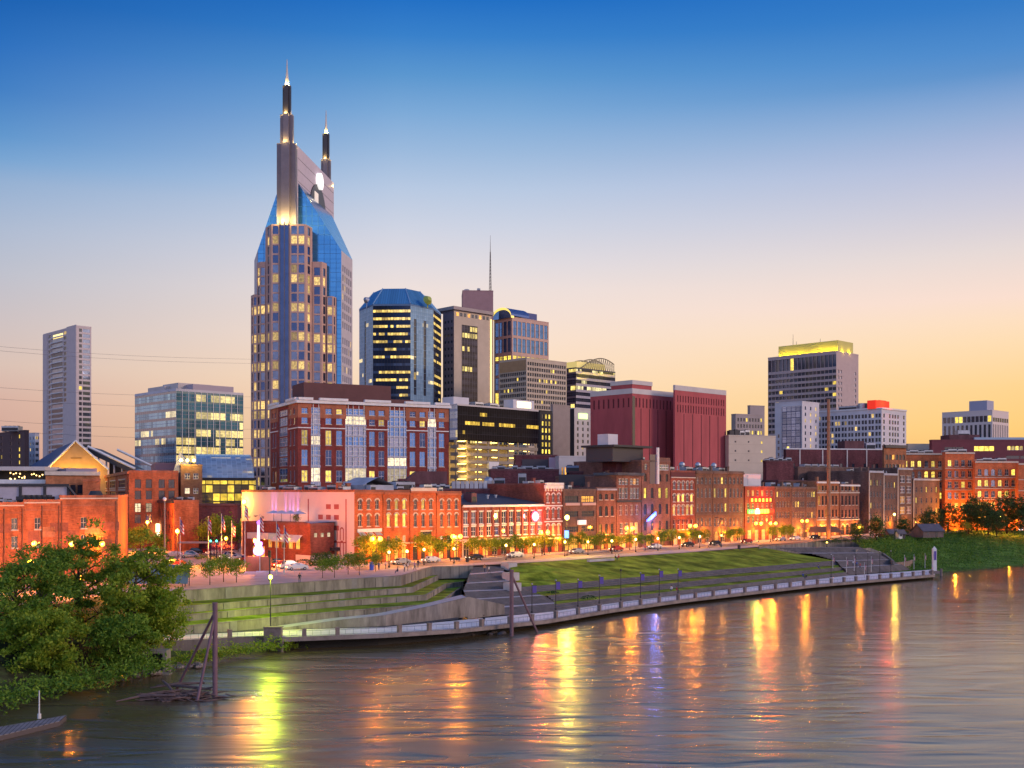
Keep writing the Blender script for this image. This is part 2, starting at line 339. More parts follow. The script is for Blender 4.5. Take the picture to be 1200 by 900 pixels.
class Bld:
    def __init__(s, name, label, cat, pts, z0, z1, wall, roof=None, group=None, dep=0.22, frame=None, trim=None, parapet=0.5, cap=None):
        s.pts = [Vector((p[0], p[1])) for p in pts]; s.z0, s.z1 = z0, z1; s.wall = wall; s.roofm = roof or ROOF; s.dep = dep
        s.root = thing(name, label, cat, (s.pts[0].x, s.pts[0].y, z0), group); s.rel = Vector((s.pts[0].x, s.pts[0].y, z0))
        n = len(pts); s.F = [Face(s.pts[i], s.pts[(i + 1) % n], z0, z1) for i in range(n)]
        s.ops = [[] for _ in range(n)]; s.wins = []; s.frame = frame or WHITE_T; s.trim = trim or CREAM_T; s.par = parapet; s.cap = cap or wall
        s.xf = []; s.name = name; s.fm = {}
    def extra(s, pts, z0, z1):              # a further block of the same walls
        pts = [Vector((p[0], p[1])) for p in pts]; i0 = len(s.F); n = len(pts)
        for i in range(n): s.F.append(Face(pts[i], pts[(i + 1) % n], z0, z1)); s.ops.append([])
        s.xf.append((pts, z1)); return i0
    def row(s, py, i=0): f = s.F[i]; return Zp(py, f.o.y) - f.o.z
    def win(s, i, cols, rows, w, st='sash sill', lit=0.1, lm=None, pane=None, m=0.6, frame=None, rowlit=None, trim=None):
        """cols: a count or a list of centres (fractions of the face); rows: [(bottom, height)] in metres"""
        f = s.F[i]
        if isinstance(cols, int): cols = [(m + (f.w - 2 * m) * (k + 0.5) / cols) / f.w for k in range(cols)]
        for j, (b, h) in enumerate(rows):
            pl = lit if rowlit is None else rowlit[j % len(rowlit)]
            for c in cols:
                a = c * f.w
                if a - w / 2 < 0.03 or a + w / 2 > f.w - 0.03 or b < 0.05 or b + h > f.h - 0.05: continue
                s.ops[i].append((a - w / 2, b, a + w / 2, b + h))
                pm = (lm or L_WARM) if rnd.random() < pl else (rnd.choice(pane) if isinstance(pane, (list, tuple)) else (pane or G_MID))
                s.wins.append((f, a, b, w, h, st, frame or s.frame, pm, trim or s.trim))
    def finish(s, roof=True):
        mb = MB(); rel = s.rel
        wm = [s.wall]
        for i, (f, o) in enumerate(zip(s.F, s.ops)):
            m = s.fm.get(i, s.wall)
            if m not in wm: wm.append(m)
            wallface(mb, f, o, wm.index(m), s.dep, rel)
        s.wo = mb.build('wall', wm, s.root)
        if roof:
            for k, (pts, z1) in enumerate([(s.pts, s.z1)] + s.xf):
                r = MB(); r.poly([(p.x - rel.x, p.y - rel.y, z1 - rel.z) for p in pts]); r.build('roof', s.roofm, s.root)
                if s.par:
                    pm = MB(); n = len(pts)
                    for i in range(n):
                        f = Face(pts[i], pts[(i + 1) % n], z1, z1 + 1); T = f.T(0, 0, rel)
                        pm.box(-0.03, f.w + 0.03, -0.08 - 0.002 * i, 0.3 + 0.003 * i, 0.003, s.par + 0.004 * i, 0, T)
                    pm.build('parapet', s.cap, s.root)
        near = sorted(range(len(s.wins)), key=lambda q: (s.wins[q][0].p(s.wins[q][1], 0).y, -s.wins[q][2]))
        first = set(near if len(near) <= 110 else near[:100]); st_mb = MB(); mats = []
        def mi_of(m):
            if m not in mats: mats.append(m)
            return mats.index(m)
        for q, (f, a, b, w, h, st, fr, pm, tr) in enumerate(s.wins):
            if q in first:
                key = (round(w, 2), round(h, 2), st, fr.name, pm.name, tr.name, s.wall.name, s.dep)
                me = WC.get(key)
                if me is None:
                    g = MB(); wgeo(g, lambda x, y, z: (x, y, z), w, h, st, (0, 1, 2, 3), s.dep); me = WC[key] = g.mesh('window', [fr, pm, tr, s.wall])
                link('window', me, s.root, f.p(a, b) - rel, f.rz)
            else: wgeo(st_mb, f.T(a, b, rel), w, h, st, (mi_of(fr), mi_of(pm), mi_of(tr), mi_of(s.wall)), s.dep)
        if st_mb.f: tag(st_mb.build('window_rows', mats, s.root), kind='stuff')
        return s
    def part(s, name, mb, mats, **k): return mb.build(name, mats, s.root, **k)
    def strip(s, name, i, a0, a1, b0, b1, d, m, d0=0.0):   # a raised band on face i
        f = s.F[i]; g = MB(); g.box(a0, a1, -d, -d0, b0, b1, 0, f.T(0, 0, s.rel), ''); return g.build(name, m, s.root)
    def unit(s, x, y, w, d, h, m=None, z=None, rz=0.0, name='air_conditioner'):
        """rooftop unit: casing on feet with a fan ring and louvre band"""
        g = MB(); c, sn = math.cos(rz), math.sin(rz); zz = (s.z1 if z is None else z) - s.z0 + 0.02
        T = lambda a, b, e: (x - s.rel.x + a * c - b * sn, y - s.rel.y + a * sn + b * c, zz + e)
        g.box(-w / 2, w / 2, -d / 2, d / 2, 0.25, h, 0, T); g.box(-w / 2 + .1, -w / 2 + .3, -d / 2, d / 2, 0, 0.25, 0, T); g.box(w / 2 - .3, w / 2 - .1, -d / 2, d / 2, 0, 0.25, 0, T)
        g.box(-w / 2 + .15, w / 2 - .15, -d / 2 - .03, -d / 2, 0.4, h * 0.7, 1, T, '+y')
        nf = max(1, int(w / 2))
        for k in range(nf):
            cx = -w / 2 + w * (k + .5) / nf; r = min(w / nf, d) * 0.38
            g.tube([T(cx, 0, h), T(cx, 0, h + 0.25)], r, 10, 1)
        return g.build(name, [m or METAL, DARK_T], s.root)
def quad(c, D, l, r, ang=44.0, back=None):
    """plan of a block from its near corner (photo column, distance) to the columns of its two far edges"""
    th = R(ang); e = Vector((math.cos(th), math.sin(th))); w = Vector((-math.sin(th), math.cos(th)))
    o = Vector((X(c, D), D))
    def reach(d, px):
        k = (px - 600.0) / F; return (k * o.y - o.x) / (d.x - k * d.y)
    tr = reach(e, r); tl = reach(w, l) if back is None else back
    return [o, o + e * tr, o + e * tr + w * tl, o + w * tl]
def rtop(h, n, top, pitch, wh): return [(h - top - wh - k * pitch, wh) for k in range(n)]
def rows(n, b0, pitch, h): return [(b0 + k * pitch, h) for k in range(n)]
# ================================================================ ground, river, terraces
def grassmat(name, c1, c2, sc=0.25):
    m = bpy.data.materials.new(name); m.use_nodes = True; t = m.node_tree; b = t.nodes['Principled BSDF']; L = t.links.new
    g = t.nodes.new('ShaderNodeNewGeometry'); n = t.nodes.new('ShaderNodeTexNoise'); n.inputs['Scale'].default_value = sc; n.inputs['Detail'].default_value = 9; n.inputs['Roughness'].default_value = 0.72
    r = t.nodes.new('ShaderNodeValToRGB'); r.color_ramp.elements[0].position = 0.35; r.color_ramp.elements[0].color = (*c1, 1); r.color_ramp.elements[1].position = 0.66; r.color_ramp.elements[1].color = (*c2, 1)
    L(g.outputs['Position'], n.inputs[0]); L(n.outputs[0], r.inputs[0])
    mpw = t.nodes.new('ShaderNodeMapping'); mpw.inputs['Rotation'].default_value = (0, 0, R(-44)); mpw.inputs['Scale'].default_value = (.025, .3, 1); L(g.outputs['Position'], mpw.inputs[0]); nw = t.nodes.new('ShaderNodeTexNoise'); nw.inputs['Scale'].default_value = 1.0; nw.inputs['Detail'].default_value = 4; L(mpw.outputs[0], nw.inputs[0])
    rw = t.nodes.new('ShaderNodeMapRange'); rw.inputs[1].default_value = .36; rw.inputs[2].default_value = .62; rw.inputs[3].default_value = .45; rw.inputs[4].default_value = 1.25; L(nw.outputs[0], rw.inputs[0])
    mw = t.nodes.new('ShaderNodeMixRGB'); mw.blend_type = 'MULTIPLY'; mw.inputs[0].default_value = 1; L(r.outputs[0], mw.inputs[1]); L(rw.outputs[0], mw.inputs[2]); L(mw.outputs[0], b.inputs['Base Color']); b.inputs['Roughness'].default_value = 0.9; b.inputs['Specular IOR Level'].default_value = 0.1
    n2 = t.nodes.new('ShaderNodeTexNoise'); n2.inputs['Scale'].default_value = 3.0; n2.inputs['Detail'].default_value = 5; L(g.outputs['Position'], n2.inputs[0])
    bp = t.nodes.new('ShaderNodeBump'); bp.inputs['Strength'].default_value = 0.6; bp.inputs['Distance'].default_value = 0.15; L(n2.outputs[0], bp.inputs['Height']); L(bp.outputs[0], b.inputs['Normal'])
    return m
GRASS = grassmat('lawn_grass', (0.12, 0.18, 0.014), (0.32, 0.36, 0.035)); BANKG = grassmat('bank_grass', (0.07, 0.15, 0.02), (0.15, 0.26, 0.045), 0.12)
ASPH = mat('asphalt', (0.19, 0.165, 0.155), 0.75, var=0.3, scale=0.2, bump=0.05)
PAVE = mat('pale_paving', (0.34, 0.31, 0.32), 0.8, var=0.18, scale=0.25)
DECK = mat('promenade_paving', (0.78, 0.68, 0.63), 0.85, var=0.2, scale=0.3)
STEP = mat('dark_stone_step', (0.115, 0.105, 0.11), 0.85, var=0.35, scale=0.5)
STEPL = mat('pale_stone_landing', (0.42, 0.39, 0.39), 0.85, var=0.2, scale=0.5)
CITY = mat('city_ground', (0.075, 0.07, 0.07), 0.9, var=0.35, scale=0.08)
PAINT = mat('road_paint', (0.6, 0.55, 0.42), 0.7, var=0.2, scale=0.8)
# river
def water():
    m = bpy.data.materials.new('river_water'); m.use_nodes = True; t = m.node_tree; b = t.nodes['Principled BSDF']; L = t.links.new
    b.inputs['Base Color'].default_value = (0.095, 0.066, 0.03, 1); b.inputs['Roughness'].default_value = 0.13; b.inputs['IOR'].default_value = 1.95; b.inputs['Specular IOR Level'].default_value = 0.5
    g = t.nodes.new('ShaderNodeNewGeometry'); mp = t.nodes.new('ShaderNodeMapping'); mp.vector_type = 'POINT'
    mp.inputs['Rotation'].default_value = (0, 0, R(-25)); mp.inputs['Scale'].default_value = (0.06, 0.22, 1); L(g.outputs['Position'], mp.inputs[0])
    n1 = t.nodes.new('ShaderNodeTexNoise'); n1.inputs['Scale'].default_value = 1.0; n1.inputs['Detail'].default_value = 1.5; n1.inputs['Distortion'].default_value = 1.2; L(mp.outputs[0], n1.inputs[0])
    mp2 = t.nodes.new('ShaderNodeMapping'); mp2.inputs['Rotation'].default_value = (0, 0, R(-12)); mp2.inputs['Scale'].default_value = (0.35, 1.0, 1); L(g.outputs['Position'], mp2.inputs[0])
    n2 = t.nodes.new('ShaderNodeTexNoise'); n2.inputs['Scale'].default_value = 0.9; n2.inputs['Detail'].default_value = 2.5; n2.inputs['Roughness'].default_value = 0.6; n2.inputs['Distortion'].default_value = 0.6; L(mp2.outputs[0], n2.inputs[0])
    mx = t.nodes.new('ShaderNodeMath'); mx.operation = 'MULTIPLY_ADD'; L(n1.outputs[0], mx.inputs[0]); mx.inputs[1].default_value = 5.0; nn = t.nodes.new('ShaderNodeMath'); nn.operation = 'MULTIPLY'; nn.inputs[1].default_value = .12; L(n2.outputs[0], nn.inputs[0]); L(nn.outputs[0], mx.inputs[2])
    bp = t.nodes.new('ShaderNodeBump'); bp.inputs['Strength'].default_value = 1.0; bp.inputs['Distance'].default_value = 1.0; sx_ = t.nodes.new('ShaderNodeSeparateXYZ'); L(g.outputs['Position'], sx_.inputs[0]); md = t.nodes.new('ShaderNodeMapRange'); md.inputs[1].default_value = -10; md.inputs[2].default_value = 75; md.inputs[3].default_value = 0.07; md.inputs[4].default_value = 0.012; L(sx_.outputs[0], md.inputs[0]); L(md.outputs[0], bp.inputs['Distance']); L(mx.outputs[0], bp.inputs['Height']); L(bp.outputs[0], b.inputs['Normal'])
    # slicks and ripples: smoother and rougher water drift in long patches
    rr = t.nodes.new('ShaderNodeMapRange'); rr.inputs[1].default_value = 0.3; rr.inputs[2].default_value = 0.7; rr.inputs[3].default_value = 0.19; rr.inputs[4].default_value = 0.30; L(n1.outputs[0], rr.inputs[0]); rm = t.nodes.new('ShaderNodeMath'); rm.operation = 'MULTIPLY'; rx = t.nodes.new('ShaderNodeMapRange'); rx.inputs[1].default_value = -10; rx.inputs[2].default_value = 70; rx.inputs[3].default_value = 1.1; rx.inputs[4].default_value = .72; L(sx_.outputs[0], rx.inputs[0]); L(rr.outputs[0], rm.inputs[0]); L(rx.outputs[0], rm.inputs[1]); L(rm.outputs[0], b.inputs['Roughness']); b.inputs['Specular Tint'].default_value = (1, .93, .82, 1)
    return m
mb = MB(); mb.poly([(-6000, -400, 0), (9000, -400, 0), (9000, 9000, 0), (-6000, 9000, 0)])
tag(mb.build('river', water()), kind='structure')
# ground sheet of the city, its river edge along the top of the terraces
U = [P(-420, 790, 8), P(-150, 741, 8), P(0, 719, 8), P(120, 699, 8), P(182, 694.2, 8), P(415, 678, 8), P(470, 675, 8), P(506, 664, 8), P(554, 663, 8), P(600, 660.5, 8), P(660, 657, 8), P(720, 653, 8), P(800, 648, 8), P(890, 641, 8),
     P(931, 638, 8), P(962, 634, 8), P(1038, 630.8, 8), P(1085, 626, 8), P(1130, 622, 8), P(1200, 617, 8), P(1330, 611, 8), Vector((900, 900, 8)), Vector((4500, 2600, 8))]
mb = MB(); pts = U + [Vector((4500, 9000, 8)), Vector((-6000, 9000, 8)), Vector((-6000, 150, 8))]
mb.poly([(p.x, p.y, 8.0) for p in pts]); tag(mb.build('ground', CITY), kind='structure')
def resample(pts, n):
    pts = [Vector(p) for p in pts]; seg = [(pts[i + 1] - pts[i]).length for i in range(len(pts) - 1)]; tot = sum(seg); out = []
    for k in range(n):
        d = tot * k / (n - 1); i = 0
        while i < len(seg) - 1 and d > seg[i]: d -= seg[i]; i += 1
        out.append(pts[i].lerp(pts[i + 1], min(1, d / seg[i])))
    return out
def loft(mb, a, b, n=30, m=1, mi=0, f=None):
    A, B = resample(a, n), resample(b, n)
    g = [[A[i].lerp(B[i], j / m) for i in range(n)] for j in range(m + 1)]
    if f:
        for j in range(m + 1):
            for i in range(n): g[j][i] = f(g[j][i], i / (n - 1), j / m)
    for j in range(m):
        for i in range(n - 1): mb.poly([g[j][i], g[j][i + 1], g[j + 1][i + 1], g[j + 1][i]], mi)     # a is the near line
def stairs(mb, top, bot, n, k=16, mi=0):
    A, B = resample(bot, k), resample(top, k)
    for s in range(n):
        f0, f1 = s / n, (s + 1) / n
        for i in range(k - 1):
            def at(q, f, fz): v = A[q].lerp(B[q], f); v.z = A[q].z + (B[q].z - A[q].z) * fz; return v
            mb.poly([at(i, f0, f0), at(i + 1, f0, f0), at(i + 1, f0, f1), at(i, f0, f1)], mi)
            mb.poly([at(i, f0, f1), at(i + 1, f0, f1), at(i + 1, f1, f1), at(i, f1, f1)], mi)
def ribbon(mb, path, zb, th=0.5, mi=0, cap=0.0, side=1):
    """a wall along a path of top points; thickness goes inland"""
    n = len(path); off = []
    for i in range(n):
        d = (path[min(i + 1, n - 1)] - path[max(i - 1, 0)]); d.z = 0; d.normalize(); off.append(Vector((-d.y, d.x, 0)) * th * side)
    for i in range(n - 1):
        a, b = path[i], path[i + 1]; a2, b2 = a + off[i], b + off[i + 1]
        z = lambda v, h: Vector((v.x, v.y, h))
        zba, zbb = (zb[i], zb[i + 1]) if isinstance(zb, list) else (zb, zb)
        mb.poly([z(a, zba), z(b, zbb), b, a], mi); mb.poly([a, b, b2, a2], mi); mb.poly([z(b2, zbb), z(a2, zba), a2, b2], mi)
    a = path[0]; mb.poly([(a.x + off[0].x, a.y + off[0].y, zb if not isinstance(zb, list) else zb[0]), (a.x, a.y, zb if not isinstance(zb, list) else zb[0]), a, a + off[0]], mi)
    a = path[-1]; mb.poly([(a.x, a.y, zb if not isinstance(zb, list) else zb[-1]), (a.x + off[-1].x, a.y + off[-1].y, zb if not isinstance(zb, list) else zb[-1]), a + off[-1], a], mi)
DARKC = mat('dark_wall_joint', (0.07, 0.06, 0.055), .95)  # plain dark colour of the wall joints
w1 = [P(182, 694.2, 8.04), P(415, 678, 8.04), P(470, 675, 8.04), P(506, 664, 8.04), P(554, 663, 8.04)]
w2 = [P(188, 713, 6.1), P(400, 695, 6.1), P(484, 688, 6.1), P(514, 674, 6.1), P(549, 672, 6.1)]
w3 = [P(196, 722.5, 5.0), P(400, 704, 5.0), P(500, 697, 5.0), P(523, 684, 5.0), P(543, 681.5, 5.0)]
w4 = [P(203, 734.5, 3.5), P(400, 716, 3.9), P(514, 707, 3.9), P(538, 690, 3.9), P(541, 688, 3.9)]
for nm, w, zb, lb in (('w1', w1, 5.4, 'long topmost stained concrete retaining wall along the street edge'), ('w2', w2, 4.4, 'second stained concrete retaining wall of the grass terraces'),
                      ('w3', w3, 3.2, 'third concrete retaining wall down, above the lowest grass ledge'), ('w4', w4, 1.9, 'lowest concrete retaining wall of the terraces, lit yellow-green')):
    mb = MB(); p2_ = []
    for i in range(len(w) - 1): p2_ += resample([w[i], w[i + 1]], 10)[:-1]
    p2_.append(w[-1]); ribbon(mb, p2_, zb, 0.45)
    o = tag(mb.build('retaining_wall', CONC), lb, 'wall', 'concrete terrace walls')
    mb = MB(); pc = [v + Vector((0, 0, 0.03)) for v in p2_]; ribbon(mb, [v + Vector((0.06, -0.06, 0)) for v in pc], [v.z - 0.14 for v in pc], 0.36); mb.build('coping', CONC, o)
    mb = MB()
    for k in range(1, len(p2_) - 1, 2):                # formwork joints between the pours
        a = p2_[k]; d = (p2_[k + 1] - a).normalized(); T = lambda x, y, z: a + d * x + Vector((d.y, -d.x, 0)) * (-y) + UP * z
        mb.box(-0.05, 0.05, -0.03, 0.03, zb - a.z + .05, -0.03, 0, T)
    mb.build('joint', DARKC, o)
    for k in range(3, 40, 6):                       # buttress piers stained dark
        if k >= len(p2_) - 12 : break
        a = p2_[k]; d = (p2_[k + 1] - a).normalized(); T = lambda x, y, z: a + d * x + Vector((d.y, -d.x, 0)) * (-y) + UP * z
        mb = MB(); mb.box(-0.6, 0.6, -0.12, 0.02, zb - a.z + .05, -0.02, 0, T); mb.build('pier', mat('pier_concrete', (0.20, 0.18, 0.17), 0.9, var=0.3), o)
mb = MB(); dz = lambda w, z: [Vector((v.x, v.y, z)) for v in w]
hump = lambda v, s, t: v + UP * (.12 * min(1, t * 5))
loft(mb, dz(w2, 6.05), dz(w1, 6.05), 40, 5, 0, hump); loft(mb, dz(w3, 4.95), dz(w2, 4.95), 40, 5, 0, hump); loft(mb, [Vector((v.x, v.y, v.z - .04)) for v in w4], dz(w3, 3.86), 40, 5, 0, hump)
tag(mb.build('terrace_lawn', GRASS), kind='structure')
# promenade deck
dO = [P(140, 755, 2.1), P(312, 745.5, 2.1), P(330, 747.5, 2.1), P(450, 743, 2.1), P(540, 737.5, 1.8), P(640, 727, 1.3), P(720, 714, 1.15), P(800, 703, 1.15), P(950, 686, 1.15), P(1096, 673.5, 1.15)]
dI = [P(140, 747, 2.1), P(257, 742, 2.1), P(325, 738.5, 2.1), P(450, 735, 2.1), P(537, 727, 1.9), P(640, 717.5, 1.3), P(720, 706.5, 1.2), P(850, 691, 1.2), P(995, 674.5, 1.2), P(1092, 667.5, 1.2)]
mb = MB()
for i in range(len(dO) - 1): loft(mb, dO[i:i + 2], dI[i:i + 2], 6, 2)
tag(mb.build('promenade', DECK), kind='structure')
mb = MB(); ribbon(mb, [v + Vector((0, 0, 0.06)) for v in dO[:3]], -1.0, 0.5)
tag(mb.build('quay_wall', mat('dark_quay_concrete', (0.17, 0.145, 0.13), 0.9, var=0.4, scale=0.5, streak=True)), 'stained brown concrete quay wall above the riverside weeds', 'wall')
mb = MB(); ribbon(mb, [v + Vector((0, 0, 0.06)) for v in dO[2:]], [v.z - 0.6 for v in dO[2:]], 0.5)
tag(mb.build('promenade_edge_beam', mat('edge_beam_concrete', (0.22, 0.18, 0.16), 0.9, var=0.4, scale=0.5)), 'long concrete edge beam carrying the promenade over the river', 'edge beam')
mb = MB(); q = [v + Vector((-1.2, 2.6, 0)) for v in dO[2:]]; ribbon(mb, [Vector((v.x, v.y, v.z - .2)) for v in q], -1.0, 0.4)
tag(mb.build('bulkhead', mat('bulkhead_shade', (0.03, 0.028, 0.026), 0.95)), 'bulkhead coloured near black as the shade under the promenade', 'wall')  # near-black colour stands in for the shade below the deck
# low slope under the terraces so nothing is hollow
mb = MB(); loft(mb, [Vector((v.x, v.y, 2.06)) for v in dI[:5]], dz(w3, 2.06), 20); tag(mb.build('terrace_ground', CITY), kind='structure')
# ramp
rO = [P(325, 737.5, 2.25), P(400, 727, 3.25), P(450, 722, 3.7), P(500, 712, 4.4), P(548, 700.5, 5.3)]
rI = [v + Vector((-2.0, 3.2, 0)) for v in rO[:-1]] + [P(541, 697, 5.3)]
mb = MB(); rr = resample(rO, 24); ribbon(mb, [v + Vector((0, 0, .1)) for v in rr], 1.9, 0.3)
o = tag(mb.build('ramp_wall', CONC), 'tall concrete wall carrying the pale ramp up to the stairs', 'wall')
mb = MB(); loft(mb, rO, rI, 24); tag(mb.build('ramp', STEPL), kind='structure')
e0 = rO[-1]; e1 = P(556, 716, 2.4)
mb = MB(); ribbon(mb, [v + Vector((0, 0, .2)) for v in (rO[-1], rO[-1] + Vector((6.5, 7.5, -2.2)))], 1.5, 0.35); tag(mb.build('ramp_return_wall', CONC), 'short sloping concrete wall at the head of the ramp', 'wall')
# stairs by the lawn
SL = [(556, 661.5, 8.0), (551, 672, 6.7), (547, 683, 5.5), (543, 692, 4.4), (546, 702, 3.4), (549, 713, 2.3), (548, 724, 1.6)]
SR = [(592, 659.5, 8.0), (590, 669, 6.8), (594, 680, 5.5), (603, 690, 4.3), (632, 697, 3.4), (650, 706, 2.3), (648, 717, 1.25)]
o = thing('broad_stairs', 'broad dark stone stairs with pale landings beside the lawn', 'stairs', P(556, 661.5, 8))
f_, l_ = MB(), MB(); rel = o.location
SLp = [P(*a) - rel for a in SL]; SRp = [P(*a) - rel for a in SR]
for i in range(6):
    a0, a1, b0, b1 = SLp[i], SRp[i], SLp[i + 1], SRp[i + 1]
    la, lb = a0.lerp(b0, .28), a1.lerp(b1, .28); la.z, lb.z = a0.z - .03, a1.z - .03
    if i: loft(l_, [la, lb], [a0, a1], 2)
    stairs(f_, [la, lb] if i else [a0, a1], [b0, b1], 7, 6)
f_.build('flight', STEP, o); l_.build('landing', STEPL, o)
for i, (py0, lb) in enumerate((((600, 659), 'pale stone planter box at the top corner of the lawn'), ((602, 671), 'pale stone planter box halfway down the lawn edge'), ((604, 683), 'pale stone planter box at the foot of the lawn edge'))):
    z = 7.9 - i * 1.35; b = P(py0[0] - 4, py0[1] + 3, z); g = MB(); T = lambda x, y, zz: b + Vector((.72 * x - .69 * y, .69 * x + .72 * y, zz))
    g.box(-1.2, 1.4, -1.3, 1.3, -1.1, 0.55, 0, T, '+z'); g.box(-1.0, 1.2, -1.1, 1.1, .3, 0.4, 1, T); tag(g.build('planter', [STEPL, GRASS]), lb, 'planter', 'planters along the stairs')
# lawn and the three bands of seat steps
LT = [P(597, 661, 7.98), P(660, 657, 7.98), P(720, 653, 7.98), P(800, 648, 7.98), P(893, 641.5, 7.9)]
A1 = [P(603, 688.5, 4.4), P(660, 684, 4.4), P(720, 678.5, 4.4), P(850, 667, 4.4), P(978, 657, 4.4)]
A0 = [P(606, 695.5, 3.4), P(660, 691, 3.4), P(720, 686, 3.4), P(850, 673.5, 3.4), P(982, 662, 3.4)]
B1 = [P(640, 698, 3.2), P(690, 693, 3.2), P(720, 690, 3.2), P(850, 677, 3.2), P(984, 664.7, 3.2)]
B0 = [P(648, 704.5, 2.3), P(690, 700, 2.3), P(720, 697, 2.3), P(850, 683, 2.3), P(988, 668.2, 2.3)]
C1 = [P(650, 708, 2.15), P(690, 703.5, 2.15), P(720, 700.5, 2.15), P(850, 686, 2.15), P(990, 670.5, 2.15)]
C0 = [P(645, 717, 1.22), P(690, 711, 1.22), P(720, 706.5, 1.22), P(850, 690.5, 1.22), P(995, 674.5, 1.22)]
def und(v, s, t):
    w = math.sin(math.pi * t) * math.sin(math.pi * min(1, s * 8)) ; v = v.copy(); v.z += w * (0.75 * math.sin(t * 17 + s * 5) + .2 * math.sin(s * 24)); return v
mb = MB(); loft(mb, A1, LT, 70, 24, 0, und)
o = tag(mb.build('lawn', GRASS, smooth=True), kind='structure')
mb = MB(); loft(mb, [v - UP * .05 for v in B1], [v - UP * .05 for v in A0], 40, 2); loft(mb, [v - UP * .05 for v in C1], [v - UP * .05 for v in B0], 40, 2)
tag(mb.build('grass_strip', GRASS), kind='structure')
for (t_, b_, lb) in ((A1, A0, 'uppermost long row of dark stone seat steps under the lawn'), (B1, B0, 'middle long row of dark stone seat steps between grass strips'), (C1, C0, 'lowest long row of dark stone seat steps beside the promenade')):
    mb = MB(); stairs(mb, t_, b_, 3, 40); tag(mb.build('seat_steps', STEP), lb, 'steps', 'long stone seat steps')
# stairs at the upstream end
SL = [(893, 641.5, 7.95), (935, 648, 6.3), (978, 657, 4.4), (986, 665, 3.0), (995, 674, 1.25)]
SR = [(1000, 641, 7.6), (1022, 647.5, 6.0), (1040, 655.5, 4.3), (1052, 661, 2.9), (1066, 668, 1.25)]
o = thing('end_stairs', 'flagged stone stairs at the far end of the lawn', 'stairs', P(893, 641.5, 7.95)); rel = o.location
f_, l_ = MB(), MB(); SLp = [P(*a) - rel for a in SL]; SRp = [P(*a) - rel for a in SR]
for i in range(4):
    a0, a1, b0, b1 = SLp[i], SRp[i], SLp[i + 1], SRp[i + 1]; la, lb = a0.lerp(b0, .3), a1.lerp(b1, .3); la.z, lb.z = a0.z - .03, a1.z - .03
    loft(l_, [la, lb], [a0, a1], 2); stairs(f_, [la, lb], [b0, b1], 7, 6)
f_.build('flight', STEP, o); l_.build('landing', STEPL, o)
mb = MB(); ow = [P(890, 641, 8.2), P(931, 637.5, 8.2), P(962, 633, 8.2), P(1038, 630, 8.2), P(1046, 627, 8.2)]; ribbon(mb, ow, 5.0, 0.5)
tag(mb.build('overlook_wall', CONC), 'grey concrete overlook wall above the flagged stairs', 'wall')
mb = MB(); ribbon(mb, [P(1003, 644, 7.0), P(1020, 642, 7.0), P(1034, 648, 5.4), P(1046, 657, 4.2)], 3.0, 0.5); tag(mb.build('stepped_wall', CONC), 'low stepped concrete wall beside the flagged stairs', 'wall')
mb = MB(); ribbon(mb, [P(1046, 660, 3.2), P(1066, 657.5, 3.2), P(1070, 656, 3.2)], 0.8, 0.5); tag(mb.build('quay_end_wall', mat('rusty_concrete', (0.24, 0.17, 0.13), 0.9, var=.3)), 'rusty brown wall end where the ivy bank begins', 'wall')
# green bank upstream
bt = [P(1000, 634, 7.9), P(1038, 631, 7.9), P(1085, 626.2, 7.95), P(1130, 622.2, 7.95), P(1200, 617.2, 7.95), P(1330, 611.2, 7.95), Vector((900, 900, 7.95)), Vector((4500, 2600, 7.95))]
bw = [P(1040, 676, -.6), P(1070, 675, -.6), P(1105, 674, -.6), P(1150, 670, -.6), P(1200, 666.5, -.6), P(1330, 659, -.6), Vector((840, 850, -.6)), Vector((4500, 2400, -.6))]
mb = MB()
for i in range(len(bt) - 1):
    loft(mb, bw[i:i + 2], bt[i:i + 2], 10, 8, 0, lambda v, s, t: v + UP * (math.sin(math.pi * t) * (.7 + .5 * math.sin(v.x * .35) * math.sin(v.y * .22))))
tag(mb.build('ivy_bank', BANKG, smooth=True), kind='structure')
# earth bank under the large trees
lt = [v - UP * .03 for v in U[:4]] + [P(160, 725, 4.6), P(184, 762, 1.0), P(240, 763, .6), P(325, 757, .2)]
lw = [P(-420, 985, -.5), P(-150, 880, -.5), P(0, 835, -.5), P(110, 808, -.5), P(190, 787, -.5), P(225, 781, -.5), P(262, 774, -.5), P(330, 764, -.5)]
mb = MB()
for i in range(len(lt) - 1): loft(mb, lw[i:i + 2], lt[i:i + 2], 8, 8, 0, lambda v, s, t: v + UP * (math.sin(math.pi * t) * .5 * math.sin(v.x * .6) * math.sin(v.y * .5)))
MUD = mat('bank_earth', (0.075, 0.055, 0.035), 0.95, var=0.5, scale=0.4, bump=0.4)
tag(mb.build('river_bank', grassmat('bank_earth_and_grass', (0.06, 0.05, 0.03), (0.06, 0.10, 0.025), 0.35), smooth=True), kind='structure')
